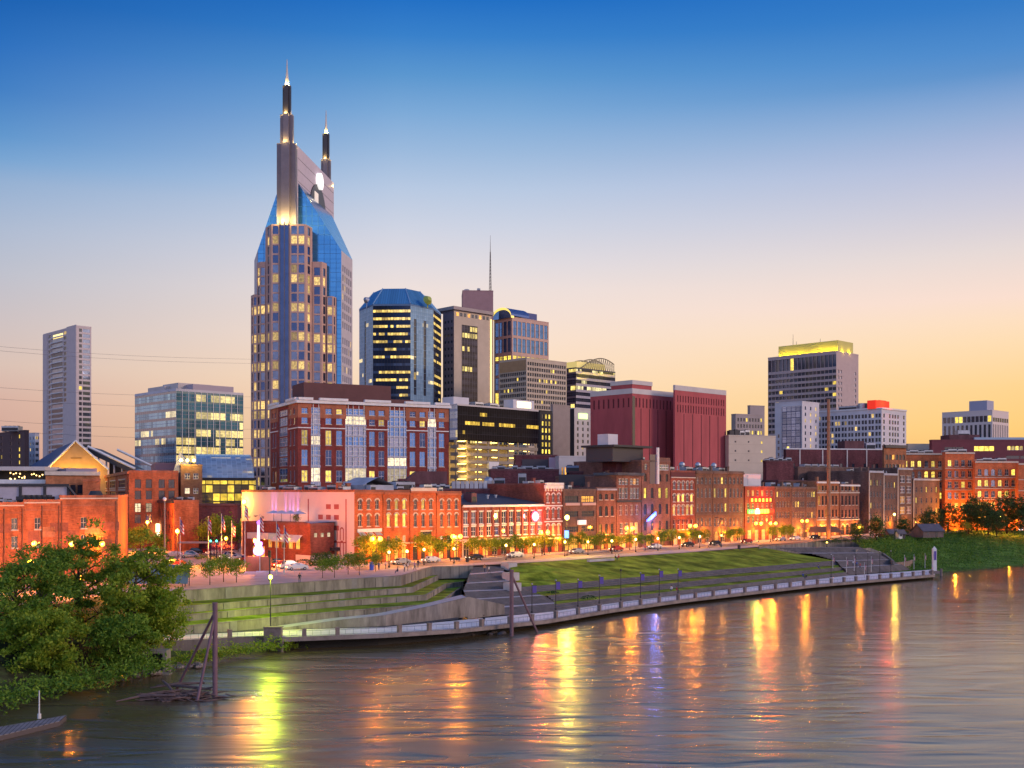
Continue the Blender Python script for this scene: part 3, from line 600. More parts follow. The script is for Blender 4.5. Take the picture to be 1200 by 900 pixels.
# street, kerbs and pavement along the brick fronts
FA, FD = Vector((-38.6, 240)), Vector((math.cos(R(46)), math.sin(R(46))))     # the line of the fronts
FN = Vector((-FD.y, FD.x))                                                     # inland
def fr(px, off=0.0):
    o = FA + FN * off; k = (px - 600.0) / F; t = (k * o.y - o.x) / (FD.x - k * FD.y); return o + FD * t
def sheet(name, a, b, z, m, n=2):
    mb = MB(); A = [Vector((p.x, p.y, z)) for p in a]; B = [Vector((p.x, p.y, z)) for p in b]; loft(mb, A, B, n); return tag(mb.build(name, m), kind='structure')
sheet('street', [fr(250, -16), fr(1060, -16)], [fr(250, -6), fr(1060, -6)], 8.004, ASPH)
sheet('front_pavement', [fr(300, -6), fr(1060, -6)], [fr(300, 0.5), fr(1060, 0.5)], 8.13, PAVE)
kb = MB(); A = [fr(300, -6), fr(1060, -6)]; kb.poly([(A[0].x, A[0].y, 8.0), (A[1].x, A[1].y, 8.0), (A[1].x, A[1].y, 8.13), (A[0].x, A[0].y, 8.13)]); tag(kb.build('kerb', STEPL), kind='structure')
mb = MB(); loft(mb, [v + UP * .008 + Vector((-.4, .5, 0)) for v in U[4:14]], [Vector((*fr(p, -16.1), 8.008)) for p in (150, 340, 430, 500, 545, 590, 650, 720, 800, 890)], 40); tag(mb.build('river_pavement', PAVE), kind='structure')
mb = MB()
for k in range(34):
    a = FA + FD * (-40 + k * 9) - FN * 10.6; d = FD * 3; n = FN * .08
    mb.poly([(a.x - n.x, a.y - n.y, 8.012), (a.x + d.x - n.x, a.y + d.y - n.y, 8.012), (a.x + d.x + n.x, a.y + d.y + n.y, 8.012), (a.x + n.x, a.y + n.y, 8.012)])
tag(mb.build('lane_marking', PAINT), kind='structure')
# the plaza road running up between the bar and the orange warehouses
PLZ = mat('plaza_paving', (0.40, 0.32, 0.29), 0.8, var=0.25, scale=0.25)
mb = MB(); pz = [P(215, 691, 8), P(330, 683.5, 8), P(425, 676.5, 8), P(408, 660, 8), P(340, 642, 8), P(250, 634, 8), P(178, 634, 8), P(140, 640, 8), P(120, 660, 8), P(160, 690, 8)]
mb.poly([(p.x, p.y, 8.016) for p in pz]); tag(mb.build('plaza', PLZ), kind='structure')
mb = MB(); pz = [P(-60, 722, 8), P(60, 707, 8), P(158, 693, 8), P(150, 656, 8), P(60, 664, 8), P(-80, 676, 8)]
mb.poly([(p.x, p.y, 8.012) for p in pz]); tag(mb.build('parking_lot', PLZ), kind='structure')
# ================================================================ skyline
TAN = mat('tan_concrete', (0.36, 0.30, 0.28), 0.85, var=0.12, scale=0.15); BEIGE = mat('beige_concrete', (0.50, 0.41, 0.31), 0.85, var=0.12, scale=0.15)
GRANITE = mat('pink_granite', (0.50, 0.32, 0.26), 0.6, var=0.12, scale=0.3); PALE = mat('pale_render', (0.55, 0.50, 0.47), 0.85, var=0.12, scale=0.15)
WHITEW = mat('white_render', (0.58, 0.56, 0.58), 0.85, var=0.12, scale=0.15)
def zr(py, D): return Zp(py, D) - 8.0
# --- slim residential tower
b = Bld('residential_tower', 'slim pale concrete residential tower with stacked balconies, standing alone', 'tower', quad(90, 700, 51, 107), 8, Zp(383, 700), mat('pale_tower_concrete', (.56, .48, .46), .8, var=.08), parapet=1.0)
n = 34; rw = rows(n, 8, 3.35, 2.1); w3_, w0_ = b.F[3].w, b.F[0].w
b.win(3, [0.42], rw, w3_ * 0.34, 'plain', 0.02, pane=[G_SKY, G_SKY, G_MID]); b.win(3, [0.19], rw, w3_ * .07, 'plain', 0.02, pane=G_DARK); b.win(3, [.66], rw[20:], w3_ * .08, 'plain', 0.1, pane=G_DARK); b.win(3, [.88], rw[22:], 1.0, 'plain', 0, pane=G_DARK)
b.win(0, [0.25], rw, w0_ * .2, 'plain', 0.08, pane=G_DARK, lm=L_YEL); b.win(0, [.66], rw, w0_ * .5, 'plain', 0.02, pane=G_SKY); b.win(0, [.95], rw[:20], w0_ * .06, 'plain', 0, pane=G_DARK)
b.finish()
for k in range(n): b.strip('balcony', 3, w3_ * .24, w3_ * .6, 8 + k * 3.35 - .75, 8 + k * 3.35 - .08, 0.9 if k > 19 else .35, WHITE_T)
b.strip('lit_crown', 3, w3_ * .3, w3_ * .6, b.F[3].h - 4.2, b.F[3].h - 1.5, .05, mat('crown_light', (0.8, .7, .4), emit=(1, .75, .25), es=1.3))
b.strip('corner_shaft', 3, w3_ * .72, w3_ * .998, 0, b.F[3].h + 1.4, .5, b.wall); b.strip('corner_shaft', 3, .02, w3_ * .13, 0, b.F[3].h + .6, .5, b.wall)
# --- brown hotel at the edge
b = Bld('brown_hotel', 'dark brown hotel block with a column of yellow lit windows', 'building', quad(29, 520, -30, 34), 8, Zp(505, 520), mat('brown_panel', (0.10, 0.06, 0.06), 0.8, var=.15))
b.win(3, [.2, .38, .56, .74], rtop(b.F[3].h, 13, 1.5, 3.1, 1.7), 1.7, 'plain', .3, lm=L_YEL, pane=G_DARK); b.win(3, [.9], rtop(b.F[3].h, 13, 1.5, 3.1, 1.7), 1.7, 'plain', .85, lm=L_YEL); b.finish(); b.unit(X(12, 525), 527, 8, 5, 2.6)
b = Bld('pale_office_block', 'small pale grey block behind the dark brown hotel', 'building', quad(41, 570, 30, 46), 8, Zp(508, 570), WHITEW); b.win(3, 3, rtop(b.F[3].h, 14, 1.5, 3, 1.5), 1.4, 'plain', .05); b.win(0, 2, rtop(b.F[3].h, 14, 1.5, 3, 1.5), 1.2, 'plain', .1); b.finish()
# --- glass office block
cu_a = curtain('pale_blue_curtain_wall', (0.34, 0.62, 0.85), (0.42, 0.40, 0.46), 2.2, 4.2, .32, .14, .07, .4, es=1.1, metal=.75, bandc=(.34, .38, .44))
cu_b = curtain('teal_curtain_wall', (0.03, 0.10, 0.17), (0.24, 0.22, 0.25), 2.6, 4.2, .22, .14, .17, .9, es=1.3, metal=.7, bandc=(.10, .16, .20), group=4)
b = Bld('glass_office', 'blocky blue glass office building with many yellow lit floors', 'office building', quad(206, 520, 158, 285), 8, Zp(458, 520), cu_a, parapet=1.2, cap=WHITEW); b.fm[0] = cu_b; b.finish()
g = MB(); f = b.F[0]; T = b.F[3].T(0, 0, b.rel); hh = b.F[3].h; g.box(4, 22, 5, 22, hh, hh + 4.2, 0, T); g.box(14, 30, 8, 26, hh, hh + 5.4, 0, T); b.part('mechanical_penthouse', g, PALE)
g = MB(); T = b.F[0].T(0, 0, b.rel); g.box(12, 34, 6, 20, hh, hh + 4.5, 0, T); b.part('mechanical_penthouse', g, mat('pink_louvre', (.42, .36, .40), .7))
for k in range(12): b.strip('fin', 0, f.w * k / 11 - .12 if k else .02, f.w * k / 11 + .12 if k < 11 else f.w - .02, 2, hh, .25, WHITE_T)
# --- the twin-spired tower
def blk(l): return [Q(px, D).xy for px, D in l]
SPGL = curtain('sapphire_curtain_wall', (0.06, 0.24, 0.52), (0.035, 0.15, 0.36), 2.4, 3.75, .2, .16, .02, .5, es=1.2, metal=.8, bandc=(.05, .21, .47), group=5, vary=.1)
CLAD = mat('pale_cladding', (0.50, 0.46, 0.50), 0.5, var=.1, scale=.3); DKG = mat('dark_bronze_shaft', (0.035, 0.03, 0.035), 0.35)
SHAFT = mat('grey_shaft_cladding', (0.15, 0.13, 0.15), 0.45, .2, var=.12, scale=.4)
at = Bld('twin_spired_tower', 'tallest tower, blue glass with twin pointed spires and pink granite bays', 'tower', blk([(302, 438), (400, 438), (413, 456), (404, 488), (388, 488), (298, 457)]), 8, 120.5, CLAD, parapet=0)
at.fm[0] = SPGL
fh = 3.75
at.win(1, 5, rows(7, 82, fh, 2.6), 1.5, 'plain', .1, pane=G_DARK, m=1.0); at.win(1, 5, rows(19, 8, fh, 2.6), 1.5, 'plain', .3, pane=G_SKY, m=1.0)
G_TWR = mat('window_glass_silver', (0.11, 0.155, 0.26), 0.07, 0.85, 0.25, 0.3); G_NAVY = mat('window_glass_navy', (0.05, 0.085, 0.19), 0.07, 0.85, 0.2, 0.3); LITROW = {33: .5, 30: .95, 27: .3, 26: .9, 23: .85, 20: .95, 19: .2, 17: .9, 15: .3, 13: .97, 12: .9, 10: .95, 9: .5, 7: .85, 5: .3, 3: .9}
def bay(pts, top, cfg):
    i0 = at.extra(blk(pts), 8, Zp(top, 432)); H = Zp(top, 432) - 8
    for ei, cols, w in cfg:
        ks = [k for k in range(2, 60) if k * fh + 3.2 < H]
        at.win(i0 + ei, cols, [(k * fh, 3.1) for k in ks], w, 'plain', 0, lm=L_WARM, pane=[G_TWR, G_TWR, G_TWR, G_NAVY], frame=DARK_T, rowlit=[LITROW.get(k, .03) for k in ks])
    for e in range(len(pts)): at.fm[i0 + e] = GRANITE
    return i0
ic = bay([(311, 432), (318, 426), (358, 426), (366, 432), (366, 441), (311, 441)], 267, [(0, 1, 2.0), (1, [.12, .665, .88], 2.2), (2, 1, 2.3)])
bay([(366, 431.5), (377, 431.5), (383, 435), (383, 441), (366, 441)], 307, [(0, 1, 2.3), (1, 1, 1.7)])
bay([(301, 434), (305, 431.5), (311, 431.5), (311, 441), (301, 441)], 307, [(0, 1, 1.7), (1, 1, 1.5)])
bay([(383, 434), (390, 434), (394, 437), (394, 441), (383, 441)], 346, [(0, 1, 1.7), (1, 1, 1.2)])
bay([(294, 437), (297, 434), (301, 434), (301, 441), (294, 441)], 344, [(0, 1, 1.2), (1, 1, .9)])
at.finish(roof=False)
rel = at.rel; V = lambda x, y, z: Vector((x, y, z)) - rel
for (pts, z1) in at.xf:
    g = MB(); g.poly([(p.x - rel.x, p.y - rel.y, z1 - 8) for p in pts]); g.build('setback_roof', ROOF, at.root)
g = MB(); fcz = Face(at.pts[0], at.pts[1], 8, 200); xa, xb = at.pts[0].x, at.pts[1].x        # glass gable continuing the front wall
g.poly([V(xa, 438, 120.5), V(xb, 438, 120.5), V(-85.7, 438.02, 148), V(-93.2, 438.02, 145)], 0, [(0, 112.5), (xb - xa, 112.5), (xb - 85.7 - xa + .0 - xb, 140), (-93.2 - xa, 137)])
R1_, R2_, L1_, L2_ = V(-85.7, 438.02, 148), V(-80.5, 488, 148), V(-93.2, 438.02, 145), V(-88.5, 488, 145)
Bp, Cp, Dp, Ep, Fp, Ap = [V(p.x, p.y, 120.5) for p in (at.pts[1], at.pts[2], at.pts[3], at.pts[4], at.pts[5], at.pts[0])]
def tri(a, b_, c): g.poly([a, b_, c], 1, [((p - a).to_2d().length, p.z) for p in (a, b_, c)])
def qd(a, b_, c, d): w = (b_ - a).length; h = (d - a).length; g.poly([a, b_, c, d], 1, [(0, 0), (w, 0), (w, h), (0, h)])
qd(Bp, Cp, (R1_ + R2_) / 2, R1_); tri(Cp, Dp, R2_); tri(Cp, R2_, (R1_ + R2_) / 2); qd(Fp, Ap, L1_, (L1_ + L2_) / 2); tri(Ep, Fp, L2_); tri(Fp, (L1_ + L2_) / 2, L2_); qd(Dp, Ep, L2_, R2_)
g.build('glass_roof', [SPGL, curtain('sky_glass_roof', (0.22, 0.42, 0.66), (0.06, 0.16, 0.30), 2.4, 3.4, .05, .15, 0, 0, metal=.85, bandc=(.2, .36, .55), vary=.12)], at.root)
g = MB(); fin = [(-90.8, 437), (-85.4, 437), (-79.5, 490), (-85, 490)]; g.prism([(x - rel.x, y - rel.y) for x, y in fin], 112, 154)
g.build('ridge_wall', mat('ribbed_pale_cladding', (0.52, 0.46, 0.52), 0.5, var=.1, scale=.8, streak=False), at.root)
for k in range(8):
    z = 117 + k * 4.6; g = MB(); a, c = Vector((-85.4, 437)), Vector((-79.5, 490)); fc = Face(a, c, 8, 200); T = fc.T(0, 0, rel); g.box(.5, fc.w - .5, -.05, 0, z, z + .18, 0, T); g.build('cladding_joint', SHAFT, at.root)
# round lit emblem over a dark half-round recess on the ridge wall
fc = Face(Vector((-85.4, 437)), Vector((-79.5, 490)), 8, 200); T = fc.T(0, 0, rel)
def disc(name, a0, b0, r, d, m, a1=0.0, a2=2 * math.pi, n=28):
    g = MB(); pts = [(a0 + r * math.cos(a1 + (a2 - a1) * k / n), b0 + r * math.sin(a1 + (a2 - a1) * k / n)) for k in range(n + (0 if a2 - a1 > 6 else 1))]
    g.poly([T(p[0], -d, p[1]) for p in pts]); k = len(pts)
    for i in range(k): p, q = pts[i], pts[(i + 1) % k]; g.poly([T(p[0], 0, p[1]), T(q[0], 0, q[1]), T(q[0], -d, q[1]), T(p[0], -d, p[1])])
    return g.build(name, m, at.root)
disc('arch_recess', 28, 134.5, 11.5, .4, DKG, 0, math.pi); g = MB(); g.box(22, 27, -.7, -.42, 136, 142, 0, T); g.build('arch_light', mat('arch_panel', (.6, .55, .5), emit=(1, .85, .7), es=.45), at.root)
disc('emblem', 29, 147.8, 3.5, 1.4, mat('emblem_light', (.8, .8, .8), emit=(1, .97, .92), es=.9))
def spire(cx, cy, segs, fl):
    for k, (w0, z0, z1, m) in enumerate(segs):
        g = MB(); c = w0 * .28; h = w0 / 2; pl = [(-h + c, -h), (h - c, -h), (h - c, -h + c), (h, -h + c), (h, h - c), (h - c, h - c), (h - c, h), (-h + c, h), (-h + c, h - c), (-h, h - c), (-h, -h + c), (-h + c, -h + c)]
        if k == len(segs) - 1: g.tube([V(cx, cy, z0), V(cx, cy, z1 - 4), V(cx, cy, z1)], [w0 * .5, w0 * .2, .12], 8)
        else: g.prism([(cx + p[0] - rel.x, cy + p[1] - rel.y) for p in pl], z0 - 8, z1 - 8)
        g.build('spire_needle' if k == len(segs) - 1 else 'spire_shaft', m, at.root)
        if k > 0 and fl: pl_light(at.root, V(cx - .4, cy - w0 * .75, z0 + .8), (1, .68, .2), fl, .3); pl_light(at.root, V(cx + w0 * .75, cy - .3, z0 + .8), (1, .68, .2), fl * .8, .3)
def pl_light(parent, loc, col, power, rad=.3, spot=None):
    l = bpy.data.lights.new('lamp_light', 'POINT'); l.energy = power; l.color = col; l.shadow_soft_size = rad
    o = bpy.data.objects.new('lamp_light', l); COL.objects.link(o); o.parent = parent; o.location = loc; return o
def spot(parent, loc, to, col, power, ang, rad=.1):
    l = bpy.data.lights.new('lamp_light', 'SPOT'); l.energy = power; l.color = col; l.shadow_soft_size = rad; l.spot_size = R(ang); l.spot_blend = .8
    o = bpy.data.objects.new('lamp_light', l); COL.objects.link(o); o.parent = parent; o.location = loc; o.rotation_euler = (Vector(to) - Vector(loc)).to_track_quat('-Z', 'Y').to_euler(); return o
NEED = mat('pale_needle', (.5, .45, .4), .4, .2)
spire(-88.6, 432.5, [(7.4, 120, 161, SHAFT), (5.0, 160.5, 172.5, SHAFT), (3.2, 172.4, 184, DKG), (1.6, 183.9, 194.5, NEED)], 1500)
spire(-82.8, 489, [(6.0, 112, 160, SHAFT), (4.2, 159.5, 172, SHAFT), (3.0, 171.9, 183.5, DKG), (1.5, 183.4, 194, NEED)], 1300)
for dx in (-4.6, -1.3, 2.0, 4.6): pl_light(at.root, V(-88.6 + dx * 1.15, 425.6 if abs(dx) < 3 else 429, 130.5), (1, .70, .22), 5200, .3)
g = MB(); f = at.F[ic + 1]; T = f.T(0, 0, rel); g.box(f.w * .25, f.w * .52, -.25, .02, 2, f.h - .4, 0, T); g.build('glass_strip', G_NAVY, at.root)
for a in (.25, .385, .52): at.strip('mullion', ic + 1, f.w * a - .18, f.w * a + .18, 2, f.h + .6, .5, SHAFT)
# --- octagonal tower with a blue hipped crown
OCT_D = curtain('dark_curtain_wall', (0.09, 0.14, 0.24), (0.03, 0.03, 0.04), 1.5, 3.9, .66, .12, .42, 1.2, litc=(1, .66, .12), es=1.5, metal=.6, bandc=(.035, .05, .085), group=4, spec=.2)
OCT_B = curtain('blue_grey_panel_wall', (0.20, 0.34, 0.50), (0.12, 0.2, 0.32), 1.5, 1.95, .1, .12, .03, .5, metal=.35, rough=.3, bandc=(.26, .38, .52), vary=.15)
oc = blk([(421, 578), (437, 561), (481, 560), (508, 574), (517, 594), (505, 612), (440, 616), (422, 600)])
b = Bld('octagonal_tower', 'eight-sided dark glass tower with a blue hipped crown', 'tower', oc, 8, Zp(360, 565), OCT_D, parapet=0.8, cap=OCT_B); b.fm.update({0: OCT_B, 2: OCT_B, 7: OCT_B, 4: OCT_B})
for i, cs in ((2, (.2, .62)), (0, (.45,))):
    for a in cs: b.win(i, [a], rows(10, 66, 3.9, 3.75), 2.0, 'plain', .03, pane=G_DARK)
b.win(2, [.38], rows(6, 8, 3.9, 3.7), 4.2, 'plain', .2, pane=G_DARK); b.finish()
g = MB(); zt = Zp(338, 570) - 8; c0 = sum((Vector(p) for p in oc), Vector((0, 0))) / 8; base = [Vector(p) - b.rel.to_2d() for p in oc]; cc = c0 - b.rel.to_2d(); h0 = b.z1 - 8
top = [cc + (p - cc) * .62 for p in base]
for i in range(8):
    p, q, r_, s_ = base[i], base[(i + 1) % 8], top[(i + 1) % 8], top[i]; w = (q - p).length; g.poly([(p.x, p.y, h0 + .9), (q.x, q.y, h0 + .9), (r_.x, r_.y, zt), (s_.x, s_.y, zt)], 0, [(0, 0), (w, 0), (w * .81, 11), (w * .19, 11)])
g.poly([(p.x, p.y, zt) for p in top], 1); g.build('hipped_crown', [curtain('blue_metal_roof', (0.09, 0.28, 0.48), (0.045, .15, .28), 1.2, 40, .0, .14, 0, 0, metal=.4, rough=.3, vary=.1), ROOF], b.root)
g = MB()
for i in range(8): g = MB(); g.tube([(base[i].x, base[i].y, h0 + .95), (top[i].x, top[i].y, zt + .1)], .28, 5); b.part('hip_ridge', g, mat('pale_blue_ridge', (.30, .46, .60), .4, .4))
g = MB(); c = Q(501, 566, Zp(352, 566)) - b.rel; g.tube([c, c + Vector((1.2, -1.6, .7))], [2.6, 1.2], 12); g.tube([c - UP * 4, c], .3, 6); b.part('satellite_dish', g, mat('lime_dish', (.35, .42, .08), .5))
g = MB(); c = Q(430, 566, Zp(352, 566)) - b.rel; g.tube([c, c + Vector((-1, -1.2, .7))], [1.8, .9], 12); g.tube([c - UP * 4, c], .3, 6); b.part('satellite_dish', g, METAL)
g = MB(); g.ball((cc.x, cc.y - 8, zt + .6), .7); b.part('warning_light', g, mat('red_beacon', (1, .05, .02), emit=(1, .04, .02), es=6))
# --- concrete and dark glass slab with mast
b = Bld('concrete_slab_tower', 'concrete slab tower with dark glass bay and lit golden corner', 'tower', quad(532, 600, 519, 576), 8, Zp(364, 600), mat('mauve_concrete', (0.17, 0.14, 0.17), .8, var=.1)); b.fm[0] = BEIGE
b.win(3, 3, rtop(b.F[3].h, 26, 5, 3.7, 1.4), 1.5, 'plain', .04, lm=L_ORG, pane=G_DARK); f = b.F[0]
b.finish(); g = MB(); T = f.T(0, 0, b.rel); g.poly([T(f.w * .2, -.1, 4), T(f.w * .62, -.1, 4), T(f.w * .62, -.1, f.h - 7), T(f.w * .2, -.1, f.h - 7)], 0, [(0, 0), (f.w * .42, 0), (f.w * .42, f.h - 11), (0, f.h - 11)])
b.part('glass_bay', g, curtain('dark_bay_glass', (0.05, .045, .065), (.07, .06, .07), 1.9, 3.7, .3, .4, .16, .8, litc=(1, .75, .2), metal=.4, bandc=(.03, .025, .03), group=3))
g = MB(); T = b.F[0].T(0, 0, b.rel); g.box(-1.2, f.w + .6, -1.2, 16, f.h + .6, f.h + 2.4, 0, T); b.part('roof_slab', g, TAN)
for k in range(9): b.strip('attic_window', 0, f.w * (.06 + k * .1), f.w * (.12 + k * .1), f.h - 2.6, f.h - .6, .06, G_DARK if k % 3 else L_ORG)
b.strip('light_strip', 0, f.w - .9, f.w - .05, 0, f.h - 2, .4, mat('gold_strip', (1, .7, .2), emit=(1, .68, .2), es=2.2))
b = Bld('pink_core_tower', 'windowless pinkish concrete core rising behind the slab tower', 'tower', quad(542, 645, 541, 578, 4), 8, Zp(341, 645), mat('pink_concrete', (.33, .20, .20), .85, var=.1)); b.finish()
g = MB(); c = Q(574.6, 650, b.z1 - 2) - b.rel
for dx, dy in ((-.7, -.7), (.7, -.7), (0, .8)): g.tube([c + Vector((dx, dy, 0)), c + Vector((dx * .25, dy * .25, 26))], [.16, .12], 5)
for k in range(13):
    z = k * 2; s_ = 1 - k / 13 * .75; q = [c + Vector((dx * s_, dy * s_, z)) for dx, dy in ((-.7, -.7), (.7, -.7), (0, .8))]
    for i in range(3): g.tube([q[i], q[(i + 1) % 3] + UP * 2], .08, 4)
g.tube([c + UP * 25, c + UP * 36], [.2, .07], 5); b.part('antenna', g, mat('mast_steel', (.10, .09, .09), .5, .5))
b.unit(X(547, 650), 650, 3, 3, 1.6); b.unit(X(561, 650), 650, 2, 2, 2.2)
# --- stone and blue glass tower with arched pediment
b = Bld('pediment_tower', 'blue glass and pink stone tower under a lit curved pediment', 'tower', quad(600, 660, 579, 643), 8, Zp(372, 660), GRANITE, trim=GRANITE, frame=DARK_T)
for i, nn in ((0, 8), (3, 4)):
    b.win(i, nn, [(b.F[0].h - 10.5, 8.6), (b.F[0].h - 20.5, 8.4), (b.F[0].h - 25.2, 2.6), (b.F[0].h - 34, 7.4), (b.F[0].h - 43, 7.4), (b.F[0].h - 52, 7.4), (b.F[0].h - 61, 7.4)], b.F[i].w / nn * .72, 'sash', 0, pane=G_BLUE, lm=L_YEL, rowlit=[0, .05, 1, .1, .2, .1, .2])
b.finish(); g = MB(); f = b.F[3]; T = f.T(0, 0, b.rel); n = 14; w = f.w
pts = [(w * (.5 - .55 * math.cos(math.pi * k / n)), f.h + 1 + 5.6 * math.sin(math.pi * k / n)) for k in range(n + 1)]
for k in range(n):
    p, q = pts[k], pts[k + 1]; g.poly([T(p[0], -1.5, p[1]), T(p[0], 14, p[1]), T(q[0], 14, q[1]), T(q[0], -1.5, q[1])], 0); g.poly([T(p[0], -1.5, p[1] - 1.3), T(q[0], -1.5, q[1] - 1.3), T(q[0], -1.5, q[1]), T(p[0], -1.5, p[1])], 1); g.poly([T(p[0], -1.0, f.h), T(q[0], -1.0, f.h), T(q[0], -1.0, q[1] - 1.3), T(p[0], -1.0, p[1] - 1.3)], 2)
    g.poly([T(p[0], -1.5, p[1] - 1.3), T(p[0], 1, p[1] - 1.3), T(q[0], 1, q[1] - 1.3), T(q[0], -1.5, q[1] - 1.3)], 1)
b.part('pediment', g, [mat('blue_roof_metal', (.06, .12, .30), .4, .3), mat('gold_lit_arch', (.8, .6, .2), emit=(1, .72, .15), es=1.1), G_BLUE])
g = MB(); T = b.F[0].T(0, 0, b.rel); g.box(3, b.F[0].w * .8, 4, 18, b.F[0].h, b.F[0].h + 5.2, 0, T); b.part('attic', g, mat('blue_attic', (.03, .06, .22), .5))
# --- beige gridded office
b = Bld('beige_grid_office', 'beige concrete office block with a close grid of small windows', 'office building', quad(617, 560, 585, 664), 8, Zp(420, 560), BEIGE, dep=.5)
rl = [.02, .05, .02, .3, .02, .02, .05, .02, .02, .35, .02, .02, .1]
b.win(3, 14, rtop(b.F[3].h, 20, 6.6, 2.75, 1.7), 1.25, 'plain', 0, pane=G_DARK, lm=L_YEL, rowlit=rl, m=.5); b.win(0, 17, rtop(b.F[0].h, 22, 1.6, 2.75, 1.7), 1.25, 'plain', 0, pane=G_DARK, lm=L_YEL, rowlit=rl, m=.5); b.finish()
b.strip('top_panel', 3, .4, b.F[3].w - .4, b.F[3].h - 6, b.F[3].h - .6, .12, mat('ochre_panel', (.38, .24, .12), .8, var=.15))
# --- banded office with lattice crown
BND = curtain('banded_wall', (0.03, .035, .06), (.05, .05, .07), 1.6, 3.6, .42, .08, .18, .5, litc=(1, .85, .4), metal=.4, bandc=(.62, .56, .62), group=3)
BND2 = curtain('dark_banded_wall', (0.03, .035, .06), (.05, .05, .07), 1.6, 3.6, .3, .08, .45, .9, litc=(1, .75, .2), es=1.4, metal=.4, bandc=(.16, .14, .17), group=2)
b = Bld('banded_office', 'white and dark banded office block with lattice crown', 'office building', quad(675, 650, 655, 721), 8, Zp(432, 650), BND2, parapet=.8); b.fm[0] = BND; b.finish()
g = MB(); f = b.F[0]; T = f.T(0, 0, b.rel); hh = f.h + .6
def crown(a, y): t = a / f.w; return hh + 7.5 * math.sin(math.pi * min(1, .22 + .9 * (1 - t)))
N_ = 18
for y in (1.0, 9.0, 17.0):
    pr = [T(f.w * k / N_, y, crown(f.w * k / N_, y)) for k in range(N_ + 1)]; g.tube(pr, .32, 5)
    for k in range(N_ + 1): g.tube([T(f.w * k / N_, y, hh - .5), pr[k]], .16, 4)
    for k in range(N_): g.tube([T(f.w * k / N_, y, hh - .5), pr[k + 1]], .13, 4); g.tube([T(f.w * (k + 1) / N_, y, hh - .5), pr[k]], .13, 4)
b.part('lattice_crown', g, mat('lattice_steel', (.24, .2, .12), .6))
g = MB(); g.box(5, f.w - 5, 4, 14, hh - .5, hh + 4.5, 0, T); b.part('lit_penthouse', g, mat('penthouse_glow', (.5, .4, .2), emit=(1, .75, .2), es=.55))
# --- brick hotel in front of the towers
RB_ = brick('dark_red_brick', (0.20, 0.034, 0.026)); OB_ = brick('terracotta_brick', (0.40, 0.12, 0.05))
hp = quad(349, 330, 317, 526, 27); b = Bld('brick_hotel', 'wide dark red brick hotel with terracotta attic and white-framed blue bays', 'hotel', hp, 8, Zp(472, 330), RB_, trim=CREAM_T, parapet=0, frame=mat('lavender_frame', (.42, .40, .46), .6))
f0, f3 = b.F[0], b.F[3]
def fx(px, i=0):
    f = b.F[i]; k = (px - 600) / F; return (k * f.o.y - f.o.x) / (f.e.x - k * f.e.y)
def zb(py): return Zp(py, 330) - 8
bands = [(zb(484), 1.6), (zb(496), 1.9), (zb(521), 4.5), (zb(545), 4.7), (zb(564.5), 3.5), (3.0, 3.0)]
bayb = [(zb(484), 1.9), (zb(496), 2.7), (zb(508.5), 2.8), (zb(521), 2.8), (zb(533), 2.7), (zb(545), 2.7), (zb(564.5), 4.3), (3.0, 3.4)]
for px in (357, 385, 397.5, 436, 447, 483.5, 495, 517.5):
    b.win(0, [fx(px) / f0.w], bands, 1.9, 'sash two sill', 0, pane=[G_BLUE, G_BLUE, G_NAVY], lm=L_YEL, rowlit=[.05, .1, .08, .06, .7, .5])
BAYS = ((370, 2.9), (417, 6.8), (465.5, 6.4), (506.3, 3.0))
for px, w in BAYS:
    b.win(0, [fx(px) / f0.w], bayb, w, 'sash three', 0, pane=[G_BLUE, G_BLUE, G_SKY], lm=L_PALE, frame=WHITE_T, rowlit=[.1, .15, .2, .15, .2, .2, .6, .5])
b.win(3, [fx(332, 3) / f3.w], bayb, f3.w * .3, 'sash three', .15, pane=[G_SKY, G_BLUE]); b.win(3, [.1, .2, .75, .88], bands, 1.25, 'sash two sill', .1, pane=[G_SKY, G_BLUE])
b.finish(); g = MB()
for f in (f0, f3): T = f.T(0, 0, b.rel); g.box(-.6, f.w + .6, -.7, .4, f.h + .003, f.h + .9, 0, T)
b.part('cornice', g, WHITE_T)
for i in (0, 3):
    f = b.F[i]; segs = [(0, fx(365)), (fx(375), fx(406)), (fx(427.5), fx(456)), (fx(475), fx(502)), (fx(510), f.w)] if i == 0 else [(0, f.w * .3), (f.w * .68, f.w)]
    for a0, a1 in segs:
        g = MB(); T = f.T(0, 0, b.rel); W0 = [w for w in b.wins if w[0] is f and a0 < w[1] < a1 and abs(w[2] - bands[0][0]) < .1]; xs = [a0 + .05] + [v for w in sorted(W0, key=lambda q: q[1]) for v in (w[1] - w[3] / 2 - .1, w[1] + w[3] / 2 + .1)] + [a1 - .05]
        z0, z1, zw0, zw1 = bands[0][0] - 1.3, f.h - .02, bands[0][0] - .1, bands[0][0] + bands[0][1] + .1
        g.box(xs[0], xs[-1], -.06, 0, z0, zw0, 0, T); g.box(xs[0], xs[-1], -.06, 0, zw1, z1, 0, T)
        for k in range(0, len(xs) - 1, 2): g.box(xs[k], xs[k + 1], -.06, 0, zw0, zw1, 0, T)
        g.build('attic_panel', OB_, b.root); b.strip('band_course', i, a0 + .05, a1 - .05, zb(501.5), zb(500.3), .14, WHITE_T); b.strip('cornice_rise', i, a0 - .3 if a0 > 1 else a0, min(f.w, a1 + .3), f.h + .92, f.h + 1.7, .95, WHITE_T, d0=-.3)
